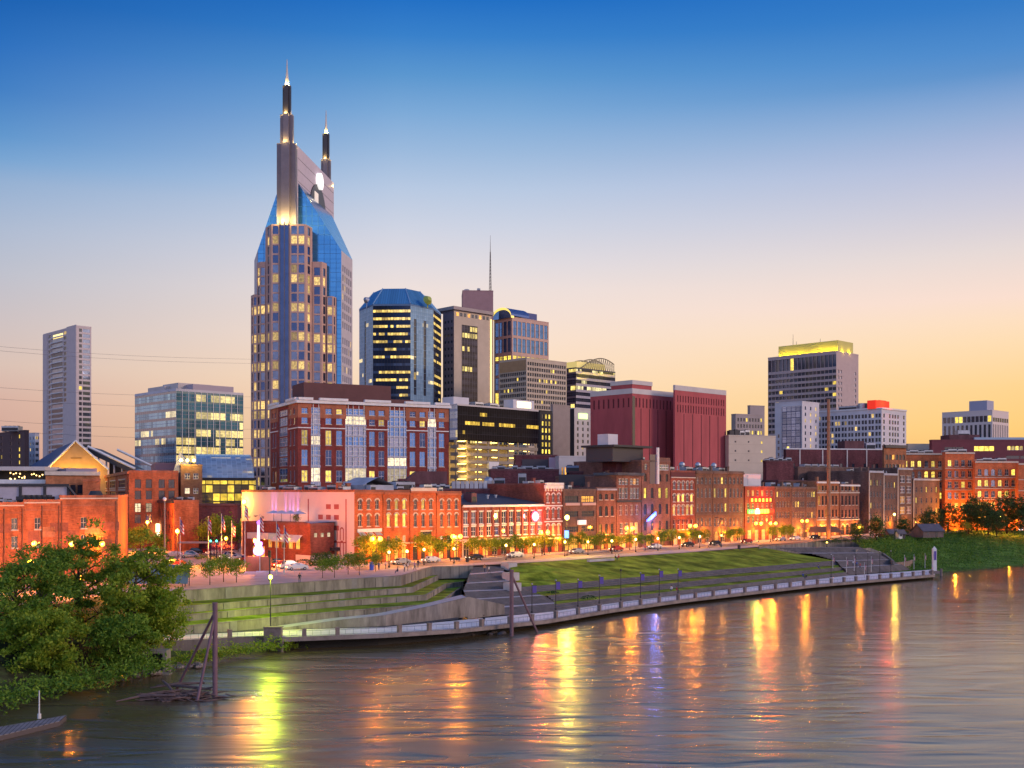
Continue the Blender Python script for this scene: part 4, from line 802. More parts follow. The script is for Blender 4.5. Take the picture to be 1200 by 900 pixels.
for px, w in BAYS:
    for q0, q1 in zip(bayb[:-1], bayb[1:]): b.strip('bay_spandrel', 0, fx(px) - w / 2 - .1, fx(px) + w / 2 + .1, q1[0] + q1[1] + .02, q0[0] - .02, .05, mat('pale_blue_spandrel', (.34, .38, .50), .5))
for px in (367, 373.5, 408, 413.8, 420.5, 426.5, 457, 462.3, 468, 473.5, 503.5, 509): b.strip('white_mullion', 0, fx(px) - .09, fx(px) + .09, 2, f0.h - .1, .1, WHITE_T)
PH = mat('maroon_penthouse', (.13, .055, .05), .85, var=.12)
g = MB(); T = f0.T(0, 0, b.rel); g.box(fx(366), fx(470), 9, 22, f0.h - .2, f0.h + 7.2, 0, T); g.box(fx(470), fx(497), 9, 20, f0.h - .2, f0.h + 3.0, 0, T); b.part('mechanical_penthouse', g, PH)
# --- dark glass box over a lit parking garage
DGB = curtain('black_curtain_wall', (0.012, .012, .016), (.035, .03, .038), 1.25, 3.4, .62, .1, .2, .9, litc=(1, .62, .08), metal=.05, bandc=(.010, .009, .013), group=3, rough=.15, spec=.08)
pq = quad(536, 395, 527, 631, 46); b = Bld('dark_glass_office', 'black glass office box raised on a yellow-lit parking garage', 'office building', pq, Zp(515, 395), Zp(475, 395), DGB, parapet=.6, cap=PALE); b.fm[3] = curtain('side_glass', (.28, .36, .46), (.4, .4, .45), 1.5, 3.4, .25, .1, .1, .5, metal=.7); b.finish()
g = MB(); GC = mat('garage_concrete', (.30, .25, .19), .9, var=.2, scale=.4); f0, f3 = b.F[0], b.F[3]; H0 = b.z0 - 8; lev = 2.75
for k in range(11):
    for f in (f0, f3): T = f.T(0, 0, b.rel); g = MB(); z = -(k + 1) * lev; g.box(.02, f.w, .3, .7, z - .25, z + .95, 0, T); g.build('parapet_band', GC, b.root)
    g = MB(); T = f0.T(0, 0, b.rel); g.box(.9, f0.w - .2, .9, f3.w - 1, z - .35, z - .05, 0, T); g.build('deck', GC, b.root)
g = MB(); T = f0.T(0, 0, b.rel); g.box(1, f0.w - 1, 12, 12.4, -H0, -.4, 0, T); g.build('back_wall', GC, b.root)
for k in range(9): g = MB(); g.box(f0.w * k / 8 - (.9 if k == 8 else 0), f0.w * k / 8 + .6 if k < 8 else f0.w, .75, 1.2, -H0, -.05, 0, T); g.build('column', GC, b.root)
GL = mat('garage_tube_light', (1, .8, .3), emit=(1, .70, .16), es=9)
for k in range(6):
    for j in range(5): g = MB(); a = f0.w * (j + .5) / 5; z = -k * lev - .55; g.box(a - 1.4, a + 1.4, 2.2, 2.7, z, z + .14, 0, T); g.build('ceiling_light', GL, b.root)
    for j in range(3): pl_light(b.root, T(f0.w * (j + .5) / 3, 4.2, z - .5), (1, .62, .08), 300, .3)
    T3 = f3.T(0, 0, b.rel); pl_light(b.root, T3(5, 4, z - .5), (1, .62, .08), 350, .3); g = MB(); g.box(2, 6, 2.0, 2.5, z, z + .14, 0, T3); g.build('ceiling_light', GL, b.root)
g = MB(); g.box(f0.w * .36, f0.w * .48, -.6, .6, -H0, -H0 * .22, 0, T); g.build('stair_shaft', WHITE_T, b.root); g = MB(); g.box(f0.w * .38, f0.w * .46, -.7, -.6, -H0 * .65, -H0 * .45, 0, T); g.build('shaft_window', mat('blue_panel', (.05, .16, .4), .3), b.root)
for k in range(6): c = f0.p(f0.w * (.16 + k * .09), 0, -5 - (k % 2) * 3); b.unit(c.x, c.y, 4.2, 2.6, 2.2, rz=f0.rz)
g = MB(); g.box(f0.w * .72, f0.w * .99, 2, 7, f0.h, f0.h + 4.2, 0, T); b.part('sign_box', g, WHITEW)
b.strip('lit_sign', 0, f0.w * .77, f0.w * .95, f0.h + 1.2, f0.h + 3.6, -1.9, mat('cream_sign_light', (1, .9, .6), emit=(1, .82, .4), es=2.2), d0=-2.0)
g = MB(); g.box(f0.w * .02, f0.w * .2, 3, 9, f0.h, f0.h + 3.4, 0, T); b.part('mechanical_penthouse', g, WHITEW)
# --- small blocks between garage and red block
b = Bld('narrow_dark_block', 'narrow black block dotted with yellow windows beside the garage', 'building', quad(633, 470, 629, 647), 8, Zp(482, 470), mat('black_panel', (.03, .026, .028), .7)); b.win(0, 3, rtop(b.F[0].h, 14, 1.2, 3.0, 1.8), 1.1, 'plain', .75, lm=L_YEL, pane=G_DARK); b.finish()
b = Bld('blank_tan_block', 'windowless tan block between narrow black block and pale slot-windowed block', 'building', quad(648, 478, 645, 668), 8, Zp(475, 478), mat('taupe_concrete', (.32, .26, .23), .85, var=.1)); b.finish()
b = Bld('pale_signed_block', 'pale block with a glowing green sign above small dark windows', 'building', quad(673, 490, 667, 693), 8, Zp(479, 490), PALE); b.fm[3] = mat('black_panel', (.03, .026, .028))
b.win(0, 3, rtop(b.F[0].h, 12, 5.4, 2.75, 1.6), 1.1, 'plain', .06, pane=G_DARK); b.finish(); b.strip('sign', 0, b.F[0].w * .25, b.F[0].w * .75, b.F[0].h - 4.2, b.F[0].h - 1.9, .3, mat('green_sign_light', (.5, 1, .3), emit=(.55, 1, .25), es=2.4))
# --- windowless red block in two parts
RED = mat('red_panel_wall', (.40, .08, .085), .8, var=.16, scale=.3, streak=True); REDD = mat('dark_red_joint', (.10, .02, .028), .8)
b = Bld('red_equipment_block', 'windowless maroon block with pale coping and a lit stair slot', 'building', quad(741, 425, 692, 790), 8, Zp(461, 425), RED, parapet=2.0, cap=PALE)
b.win(0, 11, [(b.F[0].h - 5.2, 3.6)], .8, 'plain', 0, pane=REDD, m=1.2); b.win(3, 8, [(b.F[3].h - 5.2, 3.6)], .8, 'plain', 0, pane=REDD); b.finish()
for k in range(1, 5): b.strip('joint', 0, b.F[0].w * k / 5 - .2, b.F[0].w * k / 5 + .2, 2, b.F[0].h - 5.6, .06, REDD)
b.strip('stair_slot', 0, .02, 1.6, 4, b.F[0].h - 1, .05, G_DARK)
for k in range(4): b.strip('stair_light', 0, .3, 1.4, 22 - k * 4.6, 24 - k * 4.6, .12, mat('orange_light', (1, .5, .1), emit=(1, .42, .05), es=2.4))
g = MB(); T = b.F[3].T(0, 0, b.rel); w = b.F[3].w; g.box(w * .5, w * .995, .05, 12, b.F[3].h, b.F[3].h + 3.6, 0, T); g.box(w * .49, w + .15, -.15, 12.2, b.F[3].h + 3.6, b.F[3].h + 5.2, 1, T); b.part('lift_house', g, [RED, PALE])
for k in range(3): c = b.F[0].p(b.F[0].w * (.2 + k * .2), 0, -7); b.unit(c.x, c.y, 4, 3.4, 4.4 + k * .5, rz=b.F[0].rz)
b = Bld('red_archive_block', 'windowless maroon block with ribbed wall and slit-windowed attic', 'building', quad(791, 430, 789, 851), 8, Zp(457, 430), RED, parapet=2.0, cap=PALE)
b.win(0, 19, [(b.F[0].h - 4.6, 2.6), (b.F[0].h - 8.6, 3.0)], .62, 'plain', 0, pane=REDD, m=.9); b.finish()
for k in range(1, 6): b.strip('joint', 0, b.F[0].w * k / 6 - .2, b.F[0].w * k / 6 + .2, 2, b.F[0].h - 9, .06, REDD)
# --- pale block and its neighbours
CRM = mat('cream_wall', (.58, .48, .37), .85, var=.08, scale=.2)
b = Bld('cream_panel_block', 'cream panelled block with tiny vents and rooftop machinery', 'building', quad(854, 450, 850, 909, 20), 8, Zp(511, 450), CRM)
f = b.F[0]; b.win(0, [.14, .42], [(f.h - 2.6, .7), (f.h - 6.4, .7), (f.h - 10.2, .7)], .8, 'plain', 0, pane=G_DARK); b.win(0, [.70], [(f.h - 2.9, 1), (f.h - 6.7, 1), (f.h - 10.5, 1)], .8, 'plain', 1, lm=L_YEL); b.finish()
for k in range(4): b.strip('panel_joint', 0, .05, f.w * .72, f.h - 3.4 - 3.8 * k, f.h - 3.25 - 3.8 * k, .03, BEIGE)
for k in range(4): c = f.p(f.w * (.12 + k * .11), 0, -3); b.unit(c.x, c.y, 2.2, 2.2, 2.4 + .3 * (k % 2), DARK_T if k < 2 else METAL, rz=f.rz)
b = Bld('beige_stepped_office', 'small beige office with a raised rear block and a few lit windows', 'office building', quad(862, 520, 857, 895, 25), 8, Zp(486, 520), TAN); b.win(0, 9, rtop(b.F[0].h, 10, 1.4, 3, 1.7), 1.0, 'plain', .18, pane=G_DARK, lm=L_YEL)
i0 = b.extra([p for p in quad(879, 530, 876, 896, 25)], 8, Zp(476, 530)); b.finish()
# --- big gridded tower with a yellow crown
pq = quad(980, 650, 900, 1006); GRT = mat('grid_tower_stone', (.46, .36, .34), .85, var=.08); b = Bld('yellow_crowned_tower', 'broad gridded stone tower crowned by a yellow floodlit box', 'tower', pq, 8, Zp(412.5, 650), GRT, dep=.6, parapet=.8)
f3, f0 = b.F[3], b.F[0]; hh = f3.h
for c in range(9):
    ce = [(c + .5) / 9 - .028, (c + .5) / 9 + .028]
    b.win(3, ce, [(hh - 8.5, 7.2)] + [(hh - 12.2 - 3.45 * k, 2.0) for k in range(15)], f3.w * .052, 'plain', .05, pane=[G_MID, G_DARK, G_MID], lm=L_YEL)
b.win(0, [.1, .22, .86], [(hh - 12.2 - 3.45 * k, 1.9) for k in range(15)], 1.8, 'plain', .0, pane=WHITE_T); b.finish()
g = MB(); T = f3.T(0, 0, b.rel); w = f3.w; g.box(w * .12, w * .985, 3, f0.w * .8, hh, hh + 7.4, 0, T); b.part('crown_box', g, mat('crown_render', (.55, .50, .16), .8))
for k in range(9): c = f3.p(w * (.15 + .1 * k), hh + 1.2, -1.2); pl_light(b.root, c - b.rel, (1, .74, .01), (520, 900, 420, 800, 300, 600, 1000, 700, 900)[k], .3)
for k in range(2): c = f0.p(f0.w * (.3 + .3 * k), hh + .9, .2); pl_light(b.root, c - b.rel, (1, .74, .01), 650, .3)
for a, h in ((.3, 7), (.35, 2.4), (.7, 2.5)): g = MB(); g.tube([T(w * a, 6, hh + 7), T(w * a, 6, hh + 7.4 + h)], [.18, .08], 5); b.part('aerial', g, DARK_T)
# --- white hotels
b = Bld('white_stair_hotel', 'white hotel wing with a blue glass stair tower lit in yellow', 'hotel', quad(940, 540, 908, 960), 8, Zp(471, 540), WHITEW)
b.win(0, 3, rtop(b.F[0].h, 14, 2, 3.1, 1.7), 1.2, 'plain', .15, pane=G_DARK); b.win(3, [.14], rows(14, 3, 3.1, 1.7), 1, 'plain', .05, pane=G_DARK); b.finish(); f = b.F[3]; T = f.T(0, 0, b.rel); g = MB()
g.poly([T(f.w * .28, -.4, 0), T(f.w * .97, -.4, 0), T(f.w * .97, -.4, f.h - 2), T(f.w * .28, -.4, f.h - 2)], 0, [(0, 0), (f.w * .7, 0), (f.w * .7, f.h - 2), (0, f.h - 2)]); g.box(f.w * .28, f.w * .97, -.38, 0, f.h - 2, f.h - 1.6, 1, T); g.box(f.w * .27, f.w * .28, -.4, 0, 0, f.h - 2, 1, T)
b.part('glass_stair', g, [curtain('stair_glass', (.22, .28, .40), (.10, .10, .16), 2.6, 3.1, .12, .3, 0, 0, metal=.7), PALE])
for k in range(12): b.strip('stair_light', 3, f.w * .47, f.w * .54, 2.6 + k * 3.1, 4.6 + k * 3.1, .5, mat('stair_yellow', (1, .75, .15), emit=(1, .7, .12), es=1.9), d0=.42)
b = Bld('white_grid_hotel', 'white stone hotel with paired dark windows and a red glowing rooftop box', 'hotel', quad(1033, 540, 955, 1062), 8, Zp(478.5, 540), WHITEW); f = b.F[3]; hh = f.h
for c in range(10): b.win(3, [(c + .5) / 10 - .022, (c + .5) / 10 + .022], [(hh - 4.4 - 3.0 * k, 1.9) for k in range(9)], f.w * .034, 'plain', .05, pane=G_DARK)
f0 = b.F[0]; b.win(0, [.1, .33, .45, .55, .66, .9], [(hh - 4.4 - 3.0 * k, 1.9) for k in range(9)], 1.6, 'plain', .04, pane=[G_MID, G_MID, G_DARK]); b.finish()
b.strip('cornice', 3, 0, f.w, hh - .3, hh + .5, .4, WHITE_T); b.strip('cornice', 0, 0, f0.w, hh - .3, hh + .5, .4, WHITE_T)
T = f0.T(0, 0, b.rel); g = MB(); g.box(-1, f0.w * .5, 2.5, 7, hh, hh + 4.2, 0, T); b.part('rooftop_sign', g, mat('red_sign_light', (.5, .05, .02), emit=(1, .03, .012), es=.7)); pl_light(b.root, T(f0.w * .25, -.8, hh + 3.2), (1, .07, .012), 5200, .5)
T = f.T(0, 0, b.rel); g = MB(); g.box(f.w * .72, f.w * .9, 5, 12, hh, hh + 4.6, 0, T); b.part('lift_house', g, PH); g = MB(); g.tube([T(f.w * .62, 7, hh + .4), T(f.w * .62, 7, hh + 3.6)], 2.4, 14); b.part('water_tank', g, METAL); b.unit(*f.p(f.w * .45, 0, -6).xy, 10, 5, 2.4, rz=f.rz)
b = Bld('finned_hotel', 'distant pale hotel with tall vertical fins and lit top floor', 'hotel', quad(1163, 800, 1104, 1182), 8, Zp(481, 800), mat('warm_white_fins', (.66, .55, .50), .8)); f = b.F[3]; hh = f.h
b.win(3, 11, [(4, hh - 14)], f.w / 11 * .52, 'plain', 0, pane=G_DARK, m=.6); b.win(0, 9, [(4, hh - 14)], b.F[0].w / 9 * .4, 'plain', 0, pane=G_MID, m=.4); b.win(3, 12, [(hh - 8, 4.4)], f.w / 12 * .8, 'plain', .35, pane=G_DARK, lm=L_YEL, m=.6); b.win(0, 7, [(hh - 8, 3)], b.F[0].w / 7 * .8, 'plain', .3, lm=L_YEL, m=.4); b.finish()
T = f.T(0, 0, b.rel); g = MB(); g.box(f.w * .5, f.w * .85, 4, 16, hh, hh + 8, 0, T); b.part('penthouse', g, mat('blue_grey_panel', (.36, .36, .45), .7))
# ================================================================ brick fronts along the street
def rowb(name, label, p0, p1, py, wall, depth=30, dpy=0, cat='building', off=0.0, trim=None, frame=None, parapet=0.5, cap=None, roof=None, D=None):
    a, c = fr(p0, off), fr(p1, off); n = FN * depth; s = (c - a).normalized() * .04
    z1 = Zp(py, a.y); ROW.append(Bld(name, label, cat, [a + s, c - s, c - s + n, a + s + n], 8, z1, wall, roof=roof, trim=trim or CREAM_T, frame=frame, parapet=parapet, cap=cap)); return ROW[-1]
ROW = []
def lintel(b, i, z, h=.35, d=.22, m=None, name='cornice', a0=0.0, a1=1.0): f = b.F[i]; return b.strip(name, i, f.w * a0, f.w * a1, z, z + h, d, m or b.trim)
BR1 = brick('orange_red_brick', (0.38, 0.10, 0.035)); BR2 = brick('red_brick', (0.26, 0.06, 0.036)); BR3 = brick('brown_brick', (0.17, 0.085, 0.055)); BR4 = brick('dull_brown_brick', (0.13, 0.075, 0.06)); BR5 = brick('rose_brick', (0.20, 0.085, 0.058)); BR6 = brick('plum_brick', (0.12, 0.035, 0.04)); BR7 = brick('clay_brick', (.33, .13, .06))
PINKW = mat('painted_pink_wall', (.74, .54, .49), .8, var=.08, scale=.2)
# four narrow arched warehouses; the first one's side wall is painted pink
def arched(label, p0, p1, py, lit, depth, door=False, pl=None):
    b = rowb('arched_warehouse', label, p0, p1, py, BR1, depth, trim=CREAM_T, frame=CREAM_T); f = b.F[0]; r = lambda q: Zp(q, f.o.y) - 8
    c = [.2, .5, .8]; w = f.w * .125
    b.win(0, c, [(r(597), r(585.5) - r(597))], w, 'arch sill hood two', lit[0], pane=G_DARK, lm=L_YEL); b.win(0, c, [(r(617.5), r(602) - r(617.5))], w, 'arch sill hood two', lit[1], pane=G_DARK, lm=L_YEL)
    b.win(0, [.2] if door else c, [(r(640), r(628) - r(640))], w, 'arch sill two', lit[2], pane=G_DARK, lm=L_PALE)
    if door: b.win(0, [.62], [(r(634), r(623.5) - r(634))], f.w * .42, 'sash three lintel', 0, pane=G_DARK, frame=DARK_T)
    b.win(0, [.2, .8], [(.2, 3.4)], w * 1.5, 'sash two', .6, lm=L_ORG, pane=G_DARK, frame=DARK_T); b.win(0, [.5], [(.1, 3.2)], w * 1.3, 'arch', .4, lm=L_ORG, frame=DARK_T)
    if pl: pl(b)
    b.finish(); lintel(b, 0, f.h - .5, .5, .35, BR1); lintel(b, 0, 4.1, .35, .3); return b
k_ = (283 - 600) / F; o_ = fr(415); tdep = (k_ * o_.y - o_.x) / (FN.x - k_ * FN.y)
b = rowb('arched_warehouse', 'arched brick warehouse whose long side wall is painted pink with a mural', 415, 448.5, 576.5, BR1, tdep, frame=CREAM_T); b.fm[3] = PINKW; mw_ = b
f = b.F[0]; r = lambda q: Zp(q, f.o.y) - 8
for (y0, y1, l) in ((597, 585.5, 0), (617, 603, 0), (642, 630, .1)): b.win(0, [.2, .5, .8], [(r(y0), r(y1) - r(y0))], f.w * .125, 'arch sill hood two', l, pane=G_DARK)
b.win(0, [.3, .7], [(.2, 3.2)], 1.4, 'sash two', .7, lm=L_ORG, frame=DARK_T); b.finish(); lintel(b, 0, f.h - .5, .5, .35, BR1); lintel(b, 0, 4.0, .3, .3)
b.strip('awning_board', 0, f.w * .1, f.w * .95, r(624), r(620), .3, WHITE_T)
g = MB(); T = f.T(0, 0, b.rel); AWN = mat('pale_awning', (.62, .58, .52), .8)
for k in range(3): a0, a1 = f.w * (.12 + k * .28), f.w * (.34 + k * .28); g = MB(); g.poly([T(a0, -.05, r(624)), T(a1, -.05, r(624)), T(a1, -1.2, r(628)), T(a0, -1.2, r(628))][::-1]); g.poly([T(a0, -1.2, r(628)), T(a1, -1.2, r(628)), T(a1, -.05, r(624)), T(a0, -.05, r(624))][::-1]); b.part('awning', g, AWN)
# mural drawn on the pink wall: a red brick front with arches and shutters
f = b.F[3]; MUR = mat('mural_red_paint', (.42, .09, .08), .8, var=.2, scale=1.0); T = f.T(0, 0, b.rel); W_ = f.w
def mrect(a0, a1, z0, z1): mu.poly([T(a0, -.012, z0), T(a1, -.012, z0), T(a1, -.012, z1), T(a0, -.012, z1)])
mu = MB()
for a in (3.2, 17.5): mrect(W_ - a, W_ - a + .45, 1.5, 14.5)
for k in range(3):
    z = 12.2 - k * 2.4
    for c in (6.5, 9.5, 12.5):
        if (k, c) in ((0, 12.5),): continue
        mrect(W_ - c - .9, W_ - c + .9, z, z + 1.1)
for row_z, n_, h_ in ((5.2, 6, 2.2), (1.8, 6, 2.6)):
    for k in range(n_):
        c = W_ - 4.5 - k * 2.3
        for dx in (-.75, .42): mrect(c + dx, c + dx + .33, row_z, row_z + h_)
        for q in range(6):
            q0, q1 = math.pi * q / 6, math.pi * (q + 1) / 6; mu.poly([T(c + r_ * math.cos(qq), -.012, row_z + h_ + r_ * math.sin(qq)) for r_, qq in ((.45, q0), (.8, q0), (.8, q1), (.45, q1))])
mrect(W_ - 17.5, W_ - 3, 4.6, 4.9)
b.part('mural', mu, MUR)
mu = MB()
for k in range(16):
    a, z = rnd.uniform(1.5, 12), rnd.uniform(3, 12); mu.poly([T(a + rnd.uniform(-1.2, 1.2), -.012, z + rnd.uniform(-.9, .9)) for _ in range(4)])
b.part('mural', mu, mat('mural_grey_paint', (.16, .16, .18), .8, var=.3, scale=1)); b.strip('pilaster', 3, 0, 14, 0, f.h + .3, .003, mat('mural_ochre', (.42, .36, .2), .8, var=.25, scale=.5)) if False else None
for a in (.30, .33, .42, .46, .49, .53, .66, .69): spot(b.root, T(W_ * a, -.42, 8.3), T(W_ * a, -.1, 16), (.55, .2, 1), 9000, 15)
for k in range(7): c = f.p(W_ * (.18 + .11 * k), 0, -2.5 - 2 * (k % 2)); b.unit(c.x, c.y, 2.8 + (k % 3), 2.2, 1.2 + .4 * (k % 2), rz=f.rz, m=[METAL, ROOF_P, METAL][k % 3])
g = MB(); c0, c1 = T(W_ * .78, 6, b.F[0].h), T(W_ * .9, 6, b.F[0].h); g.box(W_ * .74, W_ * .93, 5, 14, b.F[0].h, b.F[0].h + 1.6, 0, T); g.poly([T(W_ * .74, 5, b.F[0].h + 1.6), T(W_ * .93, 5, b.F[0].h + 1.6), T(W_ * .93, 9.5, b.F[0].h + 3.4), T(W_ * .74, 9.5, b.F[0].h + 3.4)]); g.poly([T(W_ * .74, 9.5, b.F[0].h + 3.4), T(W_ * .93, 9.5, b.F[0].h + 3.4), T(W_ * .93, 14, b.F[0].h + 1.6), T(W_ * .74, 14, b.F[0].h + 1.6)]); b.part('skylight', g, ROOF_P)
b2 = arched('arched brick warehouse with three tall yellow lit middle windows', 449, 480, 577, (.35, 1, .5), 34)
c = b2.F[0].p(4, 0, -8); b2.unit(c.x, c.y, 5, 3, 1.8, ROOF_P, rz=b2.F[0].rz); c = b2.F[0].p(2, 0, -14); b2.unit(c.x, c.y, 3, 3, 2.6, rz=b2.F[0].rz)
b3 = arched('arched brick warehouse with raised parapet and a wide dark loading door', 480.5, 511, 575.5, (.35, 0, 0), 34, True); lintel(b3, 0, b3.F[0].h, .8, .4, CREAM_T)
c = b3.F[0].p(5, 0, -9); b3.unit(c.x, c.y, 6, 3, 2.2, ROOF_P, rz=b3.F[0].rz)
b4 = arched('arched brick warehouse with white blinds, next to the pilastered brick hall', 511.5, 540.5, 578, (.1, 0, .7), 34)
for k in range(3): c = b4.F[0].p(2 + 2.8 * k, 0, -7 - 3 * k); b4.unit(c.x, c.y, 2.6, 2.4, 1.5, METAL, rz=b4.F[0].rz)
# brick hall with pilasters
b = rowb('pilastered_hall', 'low red brick hall with white cornice, pilasters and a glowing round sign', 541, 636.5, 594.5, BR2, 24, parapet=0, frame=WHITE_T, trim=WHITE_T); f = b.F[0]; r = lambda q: Zp(q, f.o.y) - 8
cs = [(k + .5) / 11 for k in range(11)]
b.win(0, cs, [(r(614.5), r(600) - r(614.5)), (r(629), r(617.5) - r(629))], 1.5, 'sash two sill lintel', .08, lm=L_YEL, pane=[G_MID, G_SKY]); b.win(0, [(k + .5) / 9 for k in range(9)], [(.3, 3.6)], 2.0, 'arch hood', .55, lm=L_ORG, pane=G_DARK, frame=CREAM_T)
b.finish(roof=False)
for k in range(12): a = f.w * k / 11; b.strip('pilaster', 0, max(.02, a - .32), min(f.w - .02, a + .32), r(631), f.h - .05, .22, BR2)
lintel(b, 0, f.h - .02, .55, .6, WHITE_T); lintel(b, 0, r(634), .4, .3, CREAM_T)
b.strip('ground_floor_stone', 0, .05, .6, 0, r(634.5), .06, CREAM_T)
g = MB(); T = f.T(0, 0, b.rel); hh = f.h + .1
g.poly([T(-.3, -.6, hh + .5), T(f.w + .3, -.6, hh + .5), T(f.w + .3, 20, hh + 3.2), T(-.3, 20, hh + 3.2)]); g.poly([T(f.w + .05, 0, hh - .2), T(f.w + .05, 24, hh - .2), T(f.w + .05, 20, hh + 3.2), T(f.w + .05, -.6, hh + .5)]); g.poly([T(-.05, 24, hh - .2), T(-.05, 0, hh - .2), T(-.05, -.6, hh + .5), T(-.05, 20, hh + 3.2)])
b.part('roof', g, mat('slate_roof', (.065, .065, .08), .7, var=.35, scale=.5))
for k in range(6): c = f.p(1.5 + k * 1.9, 0, -4 - (k % 3) * 2.6); b.unit(c.x, c.y, 1.8, 1.8, 2.4 + .4 * (k % 2), mat('maroon_unit', (.22, .07, .07), .7), z=b.z1 + .6, rz=f.rz)
for k in range(4): c = f.p(f.w * (.3 + k * .17), 0, -10 - 2 * (k % 2)); g = MB(); c = c - b.rel; g.tube([(c.x, c.y, hh + 1.2), (c.x, c.y, hh + 2.6)], .3, 8); g.tube([(c.x, c.y, hh + 2.6), (c.x, c.y, hh + 2.9)], .5, 8); b.part('roof_vent', g, METAL)
ds = b.F[0]; a0 = f.w * .86; g = MB(); n = 20; zc = r(607)
for d_, rr_, mi in ((-1.1, 1.35, 0), (-1.12, 1.0, 1)):
    pts = [(a0 + rr_ * math.cos(2 * math.pi * k / n), zc + rr_ * math.sin(2 * math.pi * k / n)) for k in range(n)]; g.poly([T(p[0], d_, p[1]) for p in pts], mi)
    if mi == 0:
        for k in range(n): p, q = pts[k], pts[(k + 1) % n]; g.poly([T(p[0], -.8, p[1]), T(q[0], -.8, q[1]), T(q[0], d_, q[1]), T(p[0], d_, p[1])], 0)
g.box(a0 - .1, a0 + .1, -.8, 0, zc - .1, zc + .1, 2, T)
b.part('round_sign', g, [mat('rose_sign_rim', (1, .2, .3), emit=(1, .03, .10), es=2), mat('white_sign_face', (1, .9, .9), emit=(1, .62, .5), es=2.2), DARK_T]); pl_light(b.root, T(a0, -2.4, zc), (1, .12, .14), 2600, .5)
for k in range(11): pl_light(b.root, T(f.w * k / 11 + .0, -.9, r(633)), (1, .42, .06), 42, .15) if k % 2 else None
# tall italianate
b = rowb('italianate_front', 'narrow red brick italianate with white arched window hoods and bracketed cornice', 637.5, 659, 568.5, BR2, 34, trim=WHITE_T, frame=WHITE_T); f = b.F[0]; r = lambda q: Zp(q, f.o.y) - 8
for (y0, y1, l) in ((589, 578.5, .1), (608, 595.5, 0), (627, 614.5, .1)): b.win(0, [.2, .5, .8], [(r(y0), r(y1) - r(y0))], 1.05, 'arch hood sill two', l, pane=G_DARK, lm=L_ORG)
b.win(0, [.3, .7], [(.2, 3.4)], 1.6, 'sash two', .8, lm=L_ORG, frame=DARK_T); b.finish()
lintel(b, 0, f.h - .9, .9, .55, WHITE_T); lintel(b, 0, f.h + .05, .6, .8, WHITE_T, a0=.03, a1=.97); lintel(b, 0, r(593.5), .3, .2); lintel(b, 0, r(612), .3, .2); lintel(b, 0, r(632), .4, .3)
for k in range(7): b.strip('bracket', 0, f.w * (.04 + k * .145), f.w * (.04 + k * .145) + .25, f.h - 1.6, f.h - .9, .4, WHITE_T)
c = b.F[3].p(b.F[3].w * .4, 0, -4); b.unit(c.x, c.y, 3, 2.4, 2, ROOF_P); c = b.F[3].p(b.F[3].w * .6, 0, -6); b.unit(c.x, c.y, 2.2, 2.2, 3.2, ROOF_P)
g = MB(); c = b.F[3].p(b.F[3].w * .25, f.h, -5) - b.rel; g.tube([c, c + UP * 1.2], .15, 6); g.tube([c + UP * 1.2, c + Vector((.4, -.9, 1.7))], [1.5, .5], 12); b.part('satellite_dish', g, METAL)
# modern infill
b = rowb('modern_infill', 'plain brown infill building with wide strip windows between two brick fronts', 660, 698.5, 575, BR4, 30, frame=DARK_T); f = b.F[0]; r = lambda q: Zp(q, f.o.y) - 8
b.win(0, [.25, .75], [(r(589), r(581) - r(589))], f.w * .4, 'sash three', .5, lm=L_ORG, pane=G_DARK); b.win(0, [.25, .75], [(r(606), r(599) - r(606)), (r(624), r(617) - r(624))], f.w * .4, 'sash three', 0, pane=[G_DARK, G_MID]); b.win(0, [.25, .75], [(.3, 3.4)], f.w * .4, 'sash three', .9, lm=L_ORG); b.finish()
for k in (.04, .54): b.strip('balcony_rail', 0, f.w * k, f.w * (k + .42), r(592.5), r(589.4), .5, mat('pinkish_panel', (.5, .34, .3), .7))
b.strip('white_sign', 0, f.w * .42, f.w * .64, r(615.5), r(610), .7, mat('dim_white_sign', (.7, .7, .7), emit=(1, .9, .85), es=.5), d0=.02)
b5 = rowb('narrow_brown_front', 'narrow rosy brick front three windows wide with dark arched windows', 699, 722, 573, BR5, 30, frame=DARK_T); f = b5.F[0]; r = lambda q: Zp(q, f.o.y) - 8
for y0, y1, l in ((585.5, 578.5, .1), (605, 593, 0), (626, 614, .3)): b5.win(0, [.2, .5, .8], [(r(y0), r(y1) - r(y0))], 1.3, 'arch sill two', l, pane=G_DARK, lm=L_ORG)
b5.win(0, [.3, .7], [(.2, 3.2)], 1.7, 'sash two', .8, lm=L_ORG); b5.finish(); lintel(b5, 0, f.h - .4, .5, .4, ROOF_P)
b = rowb('white_framed_front', 'brick front with grouped white framed windows and a dark flat roof slab', 722.5, 751.5, 559, BR5, 30, frame=WHITE_T, trim=BR5); f = b.F[0]; r = lambda q: Zp(q, f.o.y) - 8
b.win(0, [.14, .27, .40, .60, .73, .86], [(r(568), r(560.5) - r(568)), (r(584.5), r(571.5) - r(584.5))], 1.35, 'sash two', .12, lm=L_ORG, pane=[G_MID, G_DARK, G_SKY]); b.win(0, [.17, .39, .61, .83], [(r(604), r(592) - r(604))], 1.4, 'sash', 0, pane=REDD); b.win(0, [.2, .4, .6, .8], [(r(626), r(613) - r(626))], 1.6, 'sash two', .6, lm=L_ORG)
b.win(0, [.25, .75], [(.2, 3.4)], 3, 'sash three', .9, lm=L_ORG); b.finish(); g = MB(); T = f.T(0, 0, b.rel); g.box(-.6, f.w + .5, -.9, 8, f.h + .5, f.h + 1.3, 0, T); b.part('roof_slab', g, ROOF); lintel(b, 0, r(588.8), .6, .25, DARK_T)
